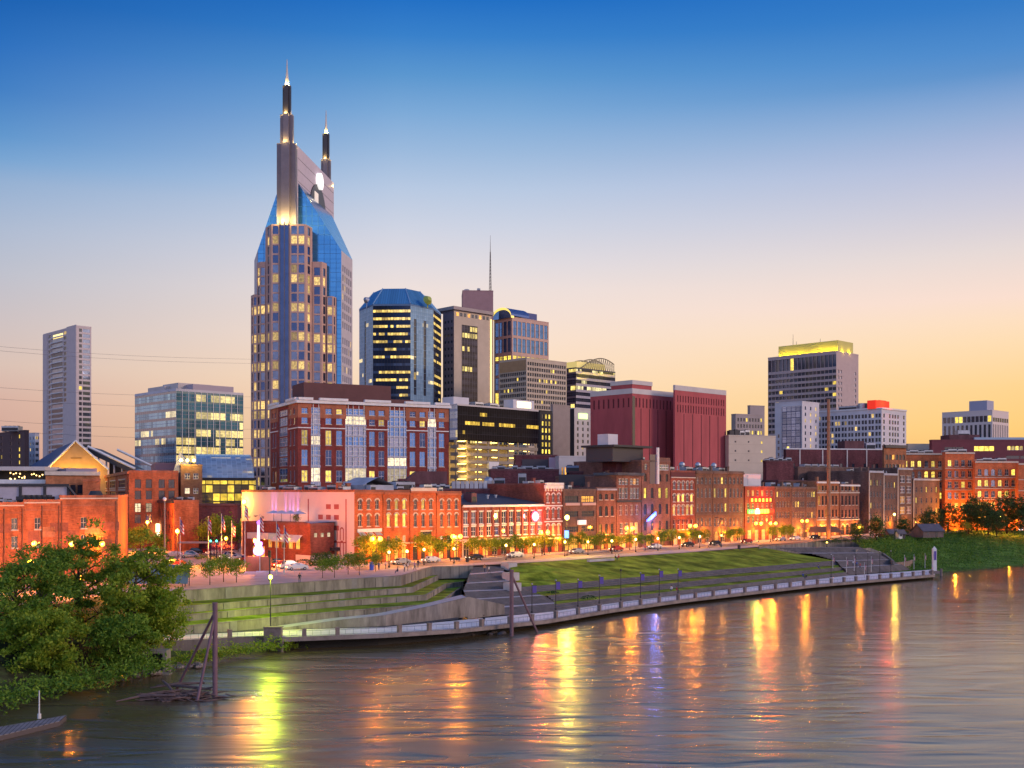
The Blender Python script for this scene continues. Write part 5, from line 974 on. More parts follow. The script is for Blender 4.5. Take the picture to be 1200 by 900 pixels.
# tall corner one with roof pavilion
b = rowb('tall_brick_loft', 'tallest brick loft with a glass corner slot, blue neon and a dark roof pavilion', 752, 785.5, 541, BR5, 26, frame=DARK_T, trim=BR5); f = b.F[0]; r = lambda q: Zp(q, f.o.y) - 8
for y0, y1, l in ((564, 555, .3), (584, 571.5, .25), (603, 590.5, .05), (622, 611, .1)): b.win(0, [.12, .36, .63, .88], [(r(y0), r(y1) - r(y0))], 1.3, 'arch two', l, pane=G_DARK, lm=L_YEL)
b.win(0, [.78], [(r(550.5), r(543.5) - r(550.5))], f.w * .34, 'sash three', 0, pane=G_SKY, frame=WHITE_T); b.win(0, [.14], [(r(550), r(543.5) - r(550))], 1.2, 'sash', 0, pane=G_SKY, frame=WHITE_T); b.win(0, [.25, .7], [(.2, 3.6)], 2.4, 'sash three', .8, lm=L_ORG); b.finish()
b.strip('glass_slot', 0, f.w * .27, f.w * .5, r(567), f.h + 2.2, .08, mat('slot_glass', (.16, .16, .24), .1, .7)); b.strip('white_fin', 0, f.w * .5, f.w * .56, r(567), f.h + 4.3, .5, WHITE_T)
b.strip('parapet_tower', 0, f.w * .57, f.w - .03, f.h - .02, f.h + 1.4, .0, BR5, d0=-3)
T = f.T(0, 0, b.rel); g = MB(); g.box(-8.5, f.w * .42, 4, 14, f.h, f.h + 4.2, 0, T); b.part('roof_pavilion', g, mat('pavilion_dark', (.045, .04, .05), .4)); g = MB(); g.box(-9.6, f.w * .62, 2.6, 15, f.h + 4.2, f.h + 4.8, 0, T); b.part('pavilion_roof', g, DARK_T)
g = MB(); g.box(-8, -3.6, 6, 10, f.h + 4.8, f.h + 8, 0, T); b.part('roof_tank', g, WHITEW)
NB = mat('blue_neon', (.2, .4, 1), emit=(.06, .16, 1), es=2.5); g = MB()
for k in range(9): a = f.w * (.1 + .034 * k); z = r(610) + .22 * k; g.box(a - .25, a + .25, -1.2, -.9, z - .35, z + .35 + .05 * k, 0, T)
g.box(f.w * .22, f.w * .24, -.9, 0, r(609), r(608), 1, T); b.part('neon_sign', g, [NB, DARK_T]); pl_light(b.root, T(f.w * .25, -2.2, r(607)), (.1, .22, 1), 2000, .5)
b = Bld('brick_side_block', 'dark brick block behind the white framed front, under the pavilion', 'building', [p for p in quad(722, 322, 706, 751, 46)], 8, Zp(537, 322), BR6); b.finish()
# five and four storey warehouses
b = rowb('painted_warehouse', 'brick warehouse with five bright white framed windows per floor and maroon attic', 786, 814.5, 553, BR2, 30, frame=WHITE_T, trim=CREAM_T); f = b.F[0]; r = lambda q: Zp(q, f.o.y) - 8
for y0, y1, l in ((573.5, 564, 0), (588, 579, .4), (603.5, 592, .55)): b.win(0, 5, [(r(y0), r(y1) - r(y0))], 1.35, 'arch sill hood two', l, pane=[G_SKY, G_MID], lm=L_YEL)
b.win(0, 5, [(r(621), r(609) - r(621))], 1.3, 'arch sill', .1, pane=REDD, lm=L_ORG); b.win(0, 3, [(.2, 3.2)], 2.2, 'sash three', .8, lm=L_ORG); b.finish(); b.strip('attic_panel', 0, .03, f.w - .03, r(559), f.h - .05, .12, mat('maroon_panel', (.10, .02, .025), .7)); lintel(b, 0, r(560), .3, .3)
for j, (p0, p1, lb, lt_) in enumerate(((815, 835, 'brown five storey warehouse bay with one lit pair of top windows', .1), (835.3, 853, 'brown five storey warehouse bay with two bright yellow tall windows', .16), (853.3, 871.5, 'brown five storey warehouse bay at the end, beside the neon front', .1))):
    b = rowb('brown_warehouse', lb, p0, p1, 553 + j * .4, BR3, 32, frame=CREAM_T, trim=BR3); f = b.F[0]; r = lambda q: Zp(q, f.o.y) - 8
    for y0, y1, l in ((567, 559, lt_), (583, 572, lt_ * 1.6), (600, 590, .03), (617, 607, .05)): b.win(0, [.14, .38, .62, .86], [(r(y0), r(y1) - r(y0))], 1.15, 'arch sill two', l, pane=[G_MID, G_DARK, G_SKY], lm=L_YEL)
    b.win(0, [.25, .7], [(.2, 3.4)], 2.2, 'arch hood', .7, lm=L_ORG); b.finish(); lintel(b, 0, f.h - .5, .5, .4, BR3); lintel(b, 0, r(604), .3, .2)
    c = f.p(f.w * .4, 0, -6); b.unit(c.x, c.y, 3.5, 2.4, 1.6, rz=f.rz); c = f.p(f.w * .75, 0, -10); g = MB(); c = c - b.rel; g.tube([(c.x, c.y, f.h), (c.x, c.y, f.h + 2.4)], .8, 10); g.ball((c.x, c.y, f.h + 2.5), 1.0, 10); b.part('roof_vent', g, METAL)
# neon front
b = rowb('neon_front', 'dark red brick front lit by red, yellow and green neon signs', 873, 908, 571.5, BR2, 30, frame=CREAM_T, trim=BR2); f = b.F[0]; r = lambda q: Zp(q, f.o.y) - 8
b.win(0, 6, [(r(581.5), r(574.5) - r(581.5))], 1.5, 'sash two', .6, lm=L_ORG, pane=G_MID); b.win(0, 6, [(r(597), r(590) - r(597)), (r(613), r(605) - r(613))], 1.4, 'sash two', .1, lm=L_ORG, pane=G_DARK); b.win(0, 4, [(.2, 3.4)], 2.4, 'sash three', .9, lm=L_ORG); b.finish()
T = f.T(0, 0, b.rel); RN = mat('red_neon', (1, .1, .05), emit=(1, .01, .004), es=1.6); YN = mat('yellow_neon', (1, .8, .2), emit=(1, .50, .02), es=1.6); GN = mat('green_neon', (.2, 1, .3), emit=(.01, .9, .04), es=1.3); WN = mat('white_neon', (1, 1, .9), emit=(1, .9, .6), es=1.8)
def neon(cells, m, nm='neon_letter'):
    for a0, a1, y0, y1 in cells: g = MB(); g.box(f.w * a0, f.w * a1, -.6, -.3, r(y0), r(y1), 0, T); b.part(nm, g, m)
for a0, a1 in ((.16, .47), (.53, .84)):
    g = MB(); g.box(f.w * a0, f.w * a1, -.3, 0, r(588.6), r(583.6), 0, T); b.part('sign_board', g, mat('red_sign_board', (.3, .02, .015), emit=(1, .03, .015), es=1.8))
    n_ = 5; wd = (a1 - a0) / n_
    for k in range(n_): neon([(a0 + wd * (k + .15), a0 + wd * (k + .85), 588, 584.3)], RN if k % 2 else YN)
neon([(.06, .12, 602, 597.5), (.14, .20, 602, 597.5), (.22, .28, 602, 597.5)], GN); neon([(.3, .44, 602.6, 598.6), (.33, .41, 598.5, 596)], WN); neon([(.47, .55, 602, 597), (.57, .65, 602, 597), (.67, .75, 602, 597)], YN); neon([(.78, .84, 601.5, 598), (.86, .92, 601.5, 597.5)], RN)
pl_light(b.root, T(f.w * .5, -2.5, r(586)), (1, .03, .01), 2200, .6); pl_light(b.root, T(f.w * .6, -2.5, r(601)), (1, .4, .05), 1200, .6); pl_light(b.root, T(f.w * .15, -2.2, r(600)), (.1, 1, .2), 800, .4)
g = MB(); g.box(0, f.w * .66, 1.5, 10, f.h + .5, f.h + 4.6, 0, T); b.part('rooftop_shed', g, mat('pale_blue_shed', (.46, .47, .52), .7)); g = MB(); g.box(f.w * .22, f.w * .62, 1.4, 1.5, f.h + .9, f.h + 4.2, 0, T); b.part('shed_panel', g, WHITEW)
for j, (p0, p1, lb) in enumerate(((908.3, 927, 'plain three storey brick front just past the neon signs'), (927.3, 944, 'brown three storey brick front with one tall lit window beside a street lamp'), (944.3, 956.5, 'slim brown brick front with yellow lit top windows'))):
    b = rowb('small_brick_front', lb, p0, p1, 571.5 + j * .3, [BR3, BR4, BR3][j], 26, frame=CREAM_T, trim=BR3); f = b.F[0]; r = lambda q: Zp(q, f.o.y) - 8; nn = 5 if j < 2 else 4
    for y0, y1, l in ((582.5, 576, [.05, .1, .4][j]), (594.5, 587.5, .1), (607, 600, .1)): b.win(0, nn, [(r(y0), r(y1) - r(y0))], 1.15, 'arch sill two', l, pane=[G_MID, G_DARK, G_SKY], lm=L_YEL)
    b.win(0, 2, [(.2, 3.2)], 2.4, 'sash three', .8, lm=L_ORG); b.finish(); lintel(b, 0, f.h - .4, .5, .35, BR3); c = f.p(f.w * .5, 0, -5); b.unit(c.x, c.y, 3, 2.2, 1.8, ROOF_P, rz=f.rz)
# roof with yellowish sloping sheet behind
b = Bld('sheet_roofed_store', 'low store behind the neon front with a pale sheet roof', 'building', quad(912, 400, 893, 945, 30), 8, Zp(564, 400), BR6, roof=mat('straw_roof', (.34, .27, .16), .9, var=.3)); b.finish()
for p0, p1, py, lb in ((957, 983, 565, 'tan brick corner building with dark tall windows behind the brown mast'), (984, 1007, 568.5, 'tan brick building with pale cornice past the brown mast')):
    b = rowb('tan_corner_building', lb, p0, p1, py, BR7 if p0 < 960 else BR5, 26, frame=DARK_T); f = b.F[0]; r = lambda q: Zp(q, f.o.y) - 8
    for y0, y1, l in ((575, 569, .1), (592, 581, .05), (606.5, 597.5, .1)): b.win(0, 6 if p0 < 960 else 5, [(r(y0), r(y1) - r(y0))], 1.4, 'sash two sill', l, pane=[G_DARK, G_MID], lm=L_ORG)
    b.win(0, 4, [(.3, 3.8)], 2.2, 'arch hood', .7, lm=L_ORG, pane=G_DARK); b.finish(); lintel(b, 0, f.h - .4, .6, .5, WHITE_T); lintel(b, 0, r(578), .4, .25); lintel(b, 0, r(610), .4, .3)
b = Bld('dark_arched_block', 'dull brown brick block with arched windows behind the tan buildings', 'building', quad(935, 440, 931, 1017, 30), 8, Zp(548, 440), BR4, frame=BR4, trim=BR4); b.win(0, 11, [(b.F[0].h - 6, 2.2), (b.F[0].h - 11, 2.4), (b.F[0].h - 16, 2.4)], 1.3, 'arch', .03, pane=G_DARK, lm=L_ORG); b.finish()
c = b.F[0].p(b.F[0].w * .35, b.F[0].h, -3)
for k in range(5): c = b.F[0].p(b.F[0].w * (.2 + .1 * k), 0, -4); b.unit(c.x, c.y, 3.4, 3, 1.5, ROOF_P, rz=b.F[0].rz)
for p0, p1, py, lb, nn, wl, st in ((1018, 1034.5, 553, 'narrow dull brown front with a pale sloping roof edge', 4, BR4, 'arch two'), (1035, 1051, 556, 'narrow plum grey front with small windows between taller neighbours', 4, BR4, 'sash two'), (1051.5, 1069, 549.5, 'narrow dark front with wide lit loft windows', 3, BR4, 'sash three'), (1070, 1101, 562, 'low blank brown warehouse beside the dark riverside trees', 5, BR4, 'sash')):
    b = rowb('narrow_riverside_front', lb, p0, p1, py, wl, 26, frame=WHITE_T if 'loft' in lb else CREAM_T, trim=BR4); f = b.F[0]; r = lambda q: Zp(q, f.o.y) - 8
    for k, l in enumerate((.5, .15, .2, .05)):
        if 'loft' in lb: b.win(0, [.35, .78], [(f.h - 5.5 - k * 4.2, 2.9)], f.w * .32, st, l, lm=L_ORG, pane=[G_SKY, G_MID])
        else: b.win(0, nn, [(f.h - 5.2 - k * 4.4, 2.2)], 1.1, st + ' sill', l * .6, lm=L_YEL, pane=[G_SKY, G_MID, G_DARK])
    b.finish(); b.strip('pale_pilaster', 0, .02, .5, 0, f.h, .25, CREAM_T); lintel(b, 0, f.h - .3, .8, .4, ROOF_P)
# ================================================================ blocks behind the fronts
b = Bld('slotted_garage', 'low pale building with a row of lit slots in front of the maroon block', 'building', quad(655, 345, 650, 707, 8), 8, Zp(536, 345), PALE); f = b.F[0]
b.win(0, 13, [(f.h - 6, 2.9)], f.w / 13 * .45, 'plain', .35, lm=L_ORG, pane=G_DARK); b.finish()
b = Bld('plum_brick_block', 'plum brick block with a large dark wall panel below the garage', 'building', quad(604, 350, 602, 653, 6), 8, Zp(534.5, 350), BR6); f = b.F[0]; b.finish(); b.strip('wall_panel', 0, f.w * .16, f.w * .78, f.h - 4.6, f.h - 1.0, .15, mat('dark_wall_panel', (.05, .045, .055), .6)); b.strip('pale_bay', 0, f.w * .8, f.w - .03, f.h - 4.6, f.h - .4, .1, mat('lilac_render', (.4, .3, .36), .8))
b = Bld('long_plum_block', 'long low plum brick block behind the italianate front', 'building', quad(575, 325, 572, 655, 5), 8, Zp(551.5, 325), BR6); b.finish(); f = b.F[0]
for k in range(9): c = f.p(f.w * (.06 + .1 * k), 0, -2 - 2 * (k % 3)); b.unit(c.x, c.y, 1.6 + k % 3, 1.8, 1.0 + .5 * (k % 2), [METAL, ROOF_P][k % 2], rz=f.rz)
b = Bld('black_screen_block', 'low block screened by a long black rooftop panel', 'building', quad(654, 318, 650, 716, 6), 8, Zp(569, 318), BR6); f = b.F[0]; b.finish(); b.strip('rooftop_screen', 0, .2, f.w - .2, f.h, f.h + 3.2, .1, mat('black_screen', (.025, .025, .035), .5))
b = Bld('plum_rear_block', 'plum brick rear block rising above the black screen', 'building', quad(667, 334, 664, 724, 6), 8, Zp(554, 334), BR6); f = b.F[0]; b.finish(); c = f.p(f.w * .3, 0, -3); b.unit(c.x, c.y, 4, 3, 1.6, METAL); c = f.p(f.w * .12, 0, -3); b.unit(c.x, c.y, 4.5, 3, 2.2, mat('blue_grey_unit', (.2, .25, .36), .6))
b = Bld('fence_roofed_block', 'low dark block with a rooftop of grey ventilation panels', 'building', quad(500, 300, 496, 574, 8), 8, Zp(574.5, 300), BR6); f = b.F[0]; b.finish()
for k in range(9): g = MB(); T = f.T(0, 0, b.rel); a = f.w * .4 + k * 1.25; g.box(a, a + 1.05, 1, 1.4, f.h, f.h + 2.5, 0, T); b.part('vent_panel', g, METAL if k % 2 else ROOF_P)
for k in range(5): c = f.p(f.w * (.05 + .07 * k), 0, -2.4); b.unit(c.x, c.y, 1.5, 1.6, 1.4 + .3 * (k % 2), rz=f.rz)
b = Bld('maroon_gabled_hall', 'dark maroon roofed hall between the brick hotel and the arched warehouses', 'building', quad(470, 312, 466, 524, 10), 8, Zp(563, 312), BR6); f = b.F[0]; b.finish(); T = f.T(0, 0, b.rel); g = MB(); h_ = f.h
g.poly([T(0, -.3, h_ - 1), T(f.w * .35, -.3, h_ + 2.6), T(f.w * .35, 12, h_ + 2.6), T(0, 12, h_ - 1)]); g.poly([T(f.w * .35, -.3, h_ + 2.6), T(f.w, -.3, h_ + 2.6), T(f.w, 12, h_ + 2.6), T(f.w * .35, 12, h_ + 2.6)]); g.poly([T(0, -.3, h_ - 1), T(f.w, -.3, h_ - 1), T(f.w, -.3, h_ + 2.6), T(f.w * .35, -.3, h_ + 2.6)]); b.part('roof', g, BR6)
b = Bld('plum_flat_block', 'flat plum brick block with pale coping below the white hotels', 'building', quad(921, 470, 918, 1036, 10), 8, Zp(526.5, 470), BR6, cap=WHITE_T); f = b.F[0]; b.win(0, 8, [(f.h - 8, 2.0), (f.h - 13, 2)], 1.3, 'plain', .12, lm=L_PALE, pane=G_DARK); b.finish()
for k in (.14, .37, .62, .82): b.strip('pale_pilaster', 0, f.w * k - .25, f.w * k + .25, 2, f.h - .1, .15, PALE)
g = MB(); T = f.T(0, 0, b.rel); g.box(f.w * .63, f.w * .83, 3, 10, f.h, f.h + 4, 0, T); b.part('lift_house', g, BR6); c = f.p(f.w * .9, 0, -4); b.unit(c.x, c.y, 4, 3, 3.2, WHITEW)
b = Bld('tan_italianate', 'tan brick italianate block with a heavy dark cornice', 'building', quad(1036, 462, 1034, 1062, 25), 8, Zp(523, 462), BR7, frame=DARK_T); f = b.F[0]; b.win(0, 6, [(f.h - 5.6, 2.2), (f.h - 10, 2.6), (f.h - 15, 2.6)], 1.4, 'arch', .1, pane=G_DARK, lm=L_ORG); b.finish(); lintel(b, 0, f.h - .6, 1.2, .9, DARK_T)
b = Bld('dark_maroon_complex', 'long dark maroon complex with strip windows and a bluish roof edge', 'building', quad(1092, 560, 1089, 1330, 0), 8, Zp(517, 560), mat('maroon_wall', (.17, .045, .055), .85, var=.12), parapet=0.8); f = b.F[0]
b.win(0, [.09, .13], [(f.h - 5, 2)], 5.6, 'plain', .1, pane=G_DARK, lm=L_YEL); b.win(0, [.22, .245, .27, .295], [(f.h - 5, 2.4)], 2.4, 'plain', 1, lm=L_YEL); b.win(0, [.38, .40, .42, .44, .5, .6], [(f.h - 4.6, 2.2)], 1.8, 'arch', .8, lm=L_YEL); b.win(0, [.4, .47], [(f.h - 9, 1.6)], 7, 'plain', 0, pane=G_DARK); b.finish(); T = f.T(0, 0, b.rel)
g = MB(); g.box(f.w * .11, f.w * .26, 6, 18, f.h, f.h + 3.6, 0, T); b.part('rooftop_block', g, BR6); g = MB(); g.box(f.w * .23, f.w * .62, 5, 14, f.h, f.h + 2.2, 0, T); b.part('roof_sheet', g, mat('blue_roof_sheet', (.34, .45, .55), .5)); b.unit(*f.p(f.w * .19, 0, -10).xy, 6, 4, 6.0)
OR_ = brick('floodlit_orange_brick', (.46, .13, .05))
for c_, l_, r_, py, D_, ang, lb, wn, st in ((1056, 1053, 1107, 532, 476, 8, 'orange brick block with pale storey bands and a few lit arched windows', 6, 'arch'), (1107.5, 1104, 1142, 531, 468, 8, 'orange brick block with four columns of square windows, floodlit at its foot', 4, 'sash two'), (1142.5, 1140, 1193, 541.5, 462, 6, 'orange brick block with arched yellow windows above the dark trees', 6, 'arch'), (1193.5, 1190, 1330, 544, 458, 4, 'orange brick wing continuing out past the arched block', 9, 'arch')):
    b = Bld('orange_brick_block', lb, 'building', quad(c_, D_, l_, r_, ang), 8, Zp(py, D_), OR_, frame=CREAM_T, trim=CREAM_T); f = b.F[0]
    lt_ = .35 if st == 'arch' else .12
    b.win(0, wn, [(f.h - 5.6 - k * 4.6, 2.7) for k in range(5)], 1.7, st + ' sill two', lt_, lm=L_YEL, pane=[G_MID, G_DARK, G_SKY]); b.finish(); lintel(b, 0, f.h - .3, .7, .4, CREAM_T)
    for k in range(3): lintel(b, 0, f.h - 6.6 - k * 4.6, .3, .15, CREAM_T)
    for k in range(4): c = f.p(f.w * (.2 + .17 * k), 0, -4); b.unit(c.x, c.y, 3 + k % 2, 2.4, 1.3 + .5 * (k % 2), rz=f.rz)
    if c_ != 1056: pl_light(b.root, f.p(f.w * .2, 5.5, 3.2) - b.rel, (1, .34, .02), 11000, .4); pl_light(b.root, f.p(f.w * .7, 5.5, 3.2) - b.rel, (1, .34, .02), 9000, .4)
b = Bld('pale_low_pavilion', 'low pale far pavilion between tan italianate and maroon complex', 'building', quad(1064, 580, 1060, 1090, 5), 8, Zp(521, 580), CRM); b.win(0, 8, [(b.F[0].h - 6, 3)], 1.2, 'plain', .3, lm=L_PALE); b.finish()
b = Bld('maroon_shed', 'small maroon shed on the roofs near the cream block', 'building', quad(898, 425, 894, 930, 15), 8, Zp(541, 425), BR6); b.finish(); f = b.F[0]
for k in range(6): c = f.p(f.w * (.1 + .16 * k), 0, -2); b.unit(c.x, c.y, 2, 2, 1 + .6 * (k % 2), METAL)
# ================================================================ the warehouses and halls west of the plaza
ORW = brick('sunbaked_orange_brick', (.38, .11, .045), var=.55)
b = Bld('stepped_orange_warehouse', 'long orange brick warehouse with stepped parapet above the riverbank trees', 'building', [Q(70, 196).xy, Q(138, 203).xy, Q(150, 250).xy, Q(70, 250).xy], 8, Zp(583.5, 199), ORW, frame=CREAM_T)
i1 = b.extra([Q(28, 192).xy, Q(69.95, 196).xy, Q(69.95, 250).xy, Q(28, 250).xy], 8, Zp(588.5, 194)); i2 = b.extra([Q(-110, 178).xy, Q(27.95, 192).xy, Q(27.95, 250).xy, Q(-110, 250).xy], 8, Zp(592, 188))
zz = lambda q: Zp(q, 194) - 8
for i, cs in ((0, [.02 + (97 - 70) / 70]), (i1, [(44 - 28) / 42, (70.5 - 28) / 42 * .96]), (i2, [.18, .36, .54, .72, .915])): b.win(i, cs, [(zz(620), 2.0), (zz(641), 2.0), (1.5, 2.0)], 1.05, 'sash two sill', .03, pane=G_DARK, lm=L_ORG)
b.finish(); f = b.F[0]
for i, fr_ in ((0, (.03, .96)), (i1, (.5, .97)), (i2, (.45, .63, .82, .985))):
    q = b.F[i]
    for a in fr_: b.strip('downpipe', i, q.w * a - .09, q.w * a + .09, .2, q.h - .6, .16, mat('rusty_downpipe', (.16, .06, .035), .7, var=.3, scale=1), d0=.02)
    b.strip('string_course', i, .05, q.w - .05, q.h - 1.5, q.h - 1.25, .1, ORW); b.strip('coping', i, 0, q.w, q.h - .2, q.h + .02, .12, CREAM_T)
    for k in range(3): a = q.w * (.12 + .3 * k); b.strip('patched_brick', i, a, a + 2.2 + k * .5, 7.2 + k * .9, 9.2 + k * .7, .012, mat('patch_brick_%d' % k, ((.30, .10, .06), (.40, .17, .09), (.24, .08, .05))[k], .9, var=.4, scale=1.2))
for k in range(5): c = b.F[i2].p(b.F[i2].w * (.6 + .08 * k), 0, -3); b.unit(c.x, c.y, 2.4, 1.8, .8 + .2 * (k % 2), z=b.xf[1][1])
for k in range(6): c = b.F[i1].p(b.F[i1].w * (.1 + .15 * k), 0, -3); b.unit(c.x, c.y, 1.5, 1.6, 1.0, DARK_T, z=b.xf[0][1])
c = f.p(f.w * .72, 0, -3); g = MB(); q = c - b.rel; g.tube([(q.x, q.y, f.h), (q.x, q.y, f.h + 1.3)], [1.6, .9], 10); b.part('roof_vent', g, DARK_T)
MP = mat('ribbed_metal_panel', (.44, .40, .44), .5, .3, var=.15, scale=.6)
b = Bld('metal_panel_hall', 'pale metal clad hall framed in dark steel behind the orange warehouse', 'building', [Q(-60, 222).xy, Q(81, 228).xy, Q(81, 262).xy, Q(-60, 262).xy], 8, Zp(570, 227), MP, parapet=0); b.finish(); f = b.F[0]
for px in (-8, 24, 52.5, 80.2): a = fx(px); b.strip('steel_post', 0, a - .28, a + .28, 2, f.h, .3, DARK_T)
b.strip('steel_beam', 0, .02, f.w, f.h, f.h + .5, .35, DARK_T); T = f.T(0, 0, b.rel); g = MB(); g.tube([T(f.w - .2, -.4, f.h), T(f.w + 2.4, -.4, f.h - 3.4)], .3, 6); b.part('brace', g, DARK_T)
b = Bld('roof_terrace_building', 'pale brick building with an open roof terrace strung with lights', 'building', [Q(-60, 252).xy, Q(53, 254).xy, Q(53, 300).xy, Q(-60, 300).xy], 8, Zp(566.5, 253), PALE, parapet=.9, cap=WHITE_T); b.finish(); f = b.F[0]; T = f.T(0, 0, b.rel); g = MB()
g.box(0, f.w, -.2, 12, f.h + 3.0, f.h + 3.9, 0, T); b.part('terrace_canopy', g, PALE); g = MB(); g.box(0, f.w, 6, 6.3, f.h, f.h + 3, 0, T); b.part('back_wall', g, DARK_T)
SB = mat('string_bulb', (1, .7, .3), emit=(1, .62, .2), es=6)
for k in range(22): g = MB(); a = f.w * (.45 + .55 * rnd.random()); g.ball(T(a, .5 + rnd.random() * 4, f.h + .8 + 1.9 * rnd.random()), .16, 6); b.part('bulb', g, SB)
b = Bld('pink_brick_annex', 'pinkish brick annex with a pale cornice below the lit gable', 'building', [Q(53.5, 250).xy, Q(117, 256).xy, Q(117, 300).xy, Q(53.5, 300).xy], 8, Zp(557, 252), BR7, parapet=0, frame=DARK_T); f = b.F[0]; b.win(0, 7, [(f.h - 4.2, 2), (f.h - 8, 2)], 1.1, 'sash', .05, pane=G_DARK); b.finish(); g = MB(); T = f.T(0, 0, b.rel); g.box(-.2, f.w, -.5, .5, f.h, f.h + .9, 0, T); b.part('cornice', g, CREAM_T)
g = MB(); g.box(f.w * .4, f.w * .98, 2, 14, f.h, f.h + 1.7, 0, T); b.part('roof_block', g, mat('mauve_roof', (.28, .24, .30), .8))
b = Bld('plain_brick_gable', 'plain red brick wall block beside the pink brick annex', 'building', [Q(97, 240).xy, Q(117.5, 242).xy, Q(117.5, 254).xy, Q(97, 252).xy], 8, Zp(564, 240), ORW); b.finish()
# floodlit gabled hall
GY = mat('gable_brick', (.40, .26, .12), .85, var=.15, scale=.4); b = Bld('gabled_hall', 'gabled brick hall floodlit in yellow with a dark blue roof', 'hall', [Q(57, 400).xy, Q(126, 400).xy, Q(114, 470).xy, Q(20, 470).xy], 8, Zp(549, 400), GY, parapet=0); b.finish(roof=False); f = b.F[0]; T = f.T(0, 0, b.rel); ap = 9.6; g = MB(); h_ = f.h
g.poly([T(0, 0, h_), T(f.w, 0, h_), T(f.w * .47, 0, h_ + ap)]); b.part('gable', g, GY); g = MB(); A_, B_, C_ = T(-.6, -.6, h_ - .4), T(f.w + .6, -.6, h_ - .4), T(f.w * .47, -.6, h_ + ap + .5); dv = Vector((X(20, 470) - X(57, 400) + 2, 70, 0)); dv2 = Vector((X(114, 470) - X(126, 400), 70, 0)); mid = (dv + dv2) / 2
g.poly([A_, C_, C_ + mid, A_ + dv]); g.poly([C_, B_, B_ + dv2, C_ + mid]); b.part('roof', g, mat('blue_slate', (.055, .065, .13), .6, var=.25, scale=.5))
for p, q in ((A_, C_), (C_, B_)): g = MB(); g.tube([p, q], .4, 5); b.part('barge_board', g, WHITE_T)
for k in range(4): g = MB(); a = f.w * (.1 + .08 * k); g.box(a - .5, a + .5, -.4, 0, h_ - 3, h_ + .2, 0, T); b.part('pilaster', g, GY)
for a, w_ in ((.22, 2400), (.48, 2000), (.74, 2200)): pl_light(b.root, T(f.w * a, -4.0, h_ - 1.5), (1, .50, .02), w_, .4)
b.strip('gable_sign', 0, f.w * .38, f.w * .56, h_ + 3.6, h_ + 4.0, .1, mat('dark_gold', (.22, .13, .04), .8))
# long sloping canopy roof beside it
g = MB(); o = thing('slanting_canopy', 'long dark slanting canopy roof with pale edge beside the lit gable', 'canopy', Q(103, 402, 8)); a, c = Q(103, 402, Zp(523, 402)), Q(158, 400, Zp(549, 400))
for q in (0, 1): off = Vector((0, 30 * q, 0)); g.tube([a + off - o.location, c + off - o.location], .5, 5)
g.build('edge_beam', WHITE_T, o); g = MB(); g.poly([a - o.location, c - o.location, c - o.location + Vector((-6, 30, 0)), a - o.location + Vector((-6, 30, 0))]); g.poly([a - o.location - UP * 2.4, c - o.location - UP * 2.2, c - o.location - UP * .3, a - o.location - UP * .3]); g.build('roof', DARK_T, o)
for k in range(6): p = a.lerp(c, (k + .3) / 6) - o.location; g = MB(); g.tube([Vector((p.x, p.y + .6, 0)), p + Vector((0, .6, 0))], .35, 6); g.build('column', TAN, o)
g = MB(); g.poly([Q(128, 404, 8) - o.location, Q(158, 402, 8) - o.location, Q(158, 402, Zp(552, 402)) - o.location, Q(128, 404, Zp(541, 404)) - o.location]); g.build('glass_front', curtain('orange_lit_glass', (.2, .12, .08), (.1, .06, .04), 2, 3, .2, .2, .6, 1, litc=(1, .42, .06), es=1.3, metal=.2), o)
# red and orange brick buildings at the plaza
b = Bld('ornate_brick_corner', 'red brick corner building with ornate banded windows and a plain lit side', 'building', quad(151, 312, 118, 209, 24), 8, Zp(554, 312), ORW, frame=DARK_T, trim=CREAM_T, parapet=.7); f, f3 = b.F[0], b.F[3]; r = lambda q: Zp(q, 318) - 8
b.win(0, [.18, .4, .66, .86], [(r(572), 2.5), (r(585), 2.5), (r(612.5), 2.5)], 1.7, 'sash two', .02, pane=G_DARK); b.win(0, [.18, .4], [(r(600), 2.6)], 1.7, 'sash two', 1, lm=L_PALE); b.win(0, [.66, .86], [(r(600), 2.6)], 1.7, 'sash two', 0, pane=G_DARK)
b.win(3, [.2, .5, .8], [(r(571), 2.3), (r(583), 2.1), (r(596), 2.1), (r(610), 2.1)], f3.w * .2, 'sash three sill lintel', .03, pane=[G_DARK, REDD]); b.finish()
for q in (576, 588, 600): lintel(b, 3, r(q), .3, .25, OR_)
for k in (0, .345, .655, .97): b.strip('pilaster', 3, f3.w * k, f3.w * k + .5, 2, f3.h + .2, .3, ORW)
lintel(b, 3, f3.h - .3, .7, .5, OR_)
b = Bld('low_orange_corner', 'low orange brick corner shop with blank side wall facing the plaza', 'building', quad(204, 296, 185, 233, 28), 8, Zp(588, 296), ORW, frame=DARK_T, trim=ORW); f, f3 = b.F[0], b.F[3]; b.win(3, 5, [(f3.h - 4.6, 2.4), (f3.h - 8.6, 2.4)], 1.4, 'sash two sill', .1, pane=G_DARK, lm=L_ORG); b.win(3, 3, [(.2, 2.8)], 2.0, 'sash three', 1, lm=L_YEL); b.finish(); lintel(b, 3, f3.h - .4, .7, .5, DARK_T)
for k in range(4): c = f.p(f.w * (.1 + .22 * k), 0, -2.4); b.unit(c.x, c.y, 1.5, 1.5, .9 + .3 * (k % 2), ROOF_P if k % 2 else DARK_T)
b.strip('shop_sign', 3, f3.w * .08, f3.w * .2, 3.4, 7, .9, mat('white_shop_light', (1, .85, .6), emit=(1, .75, .4), es=5), d0=.3)
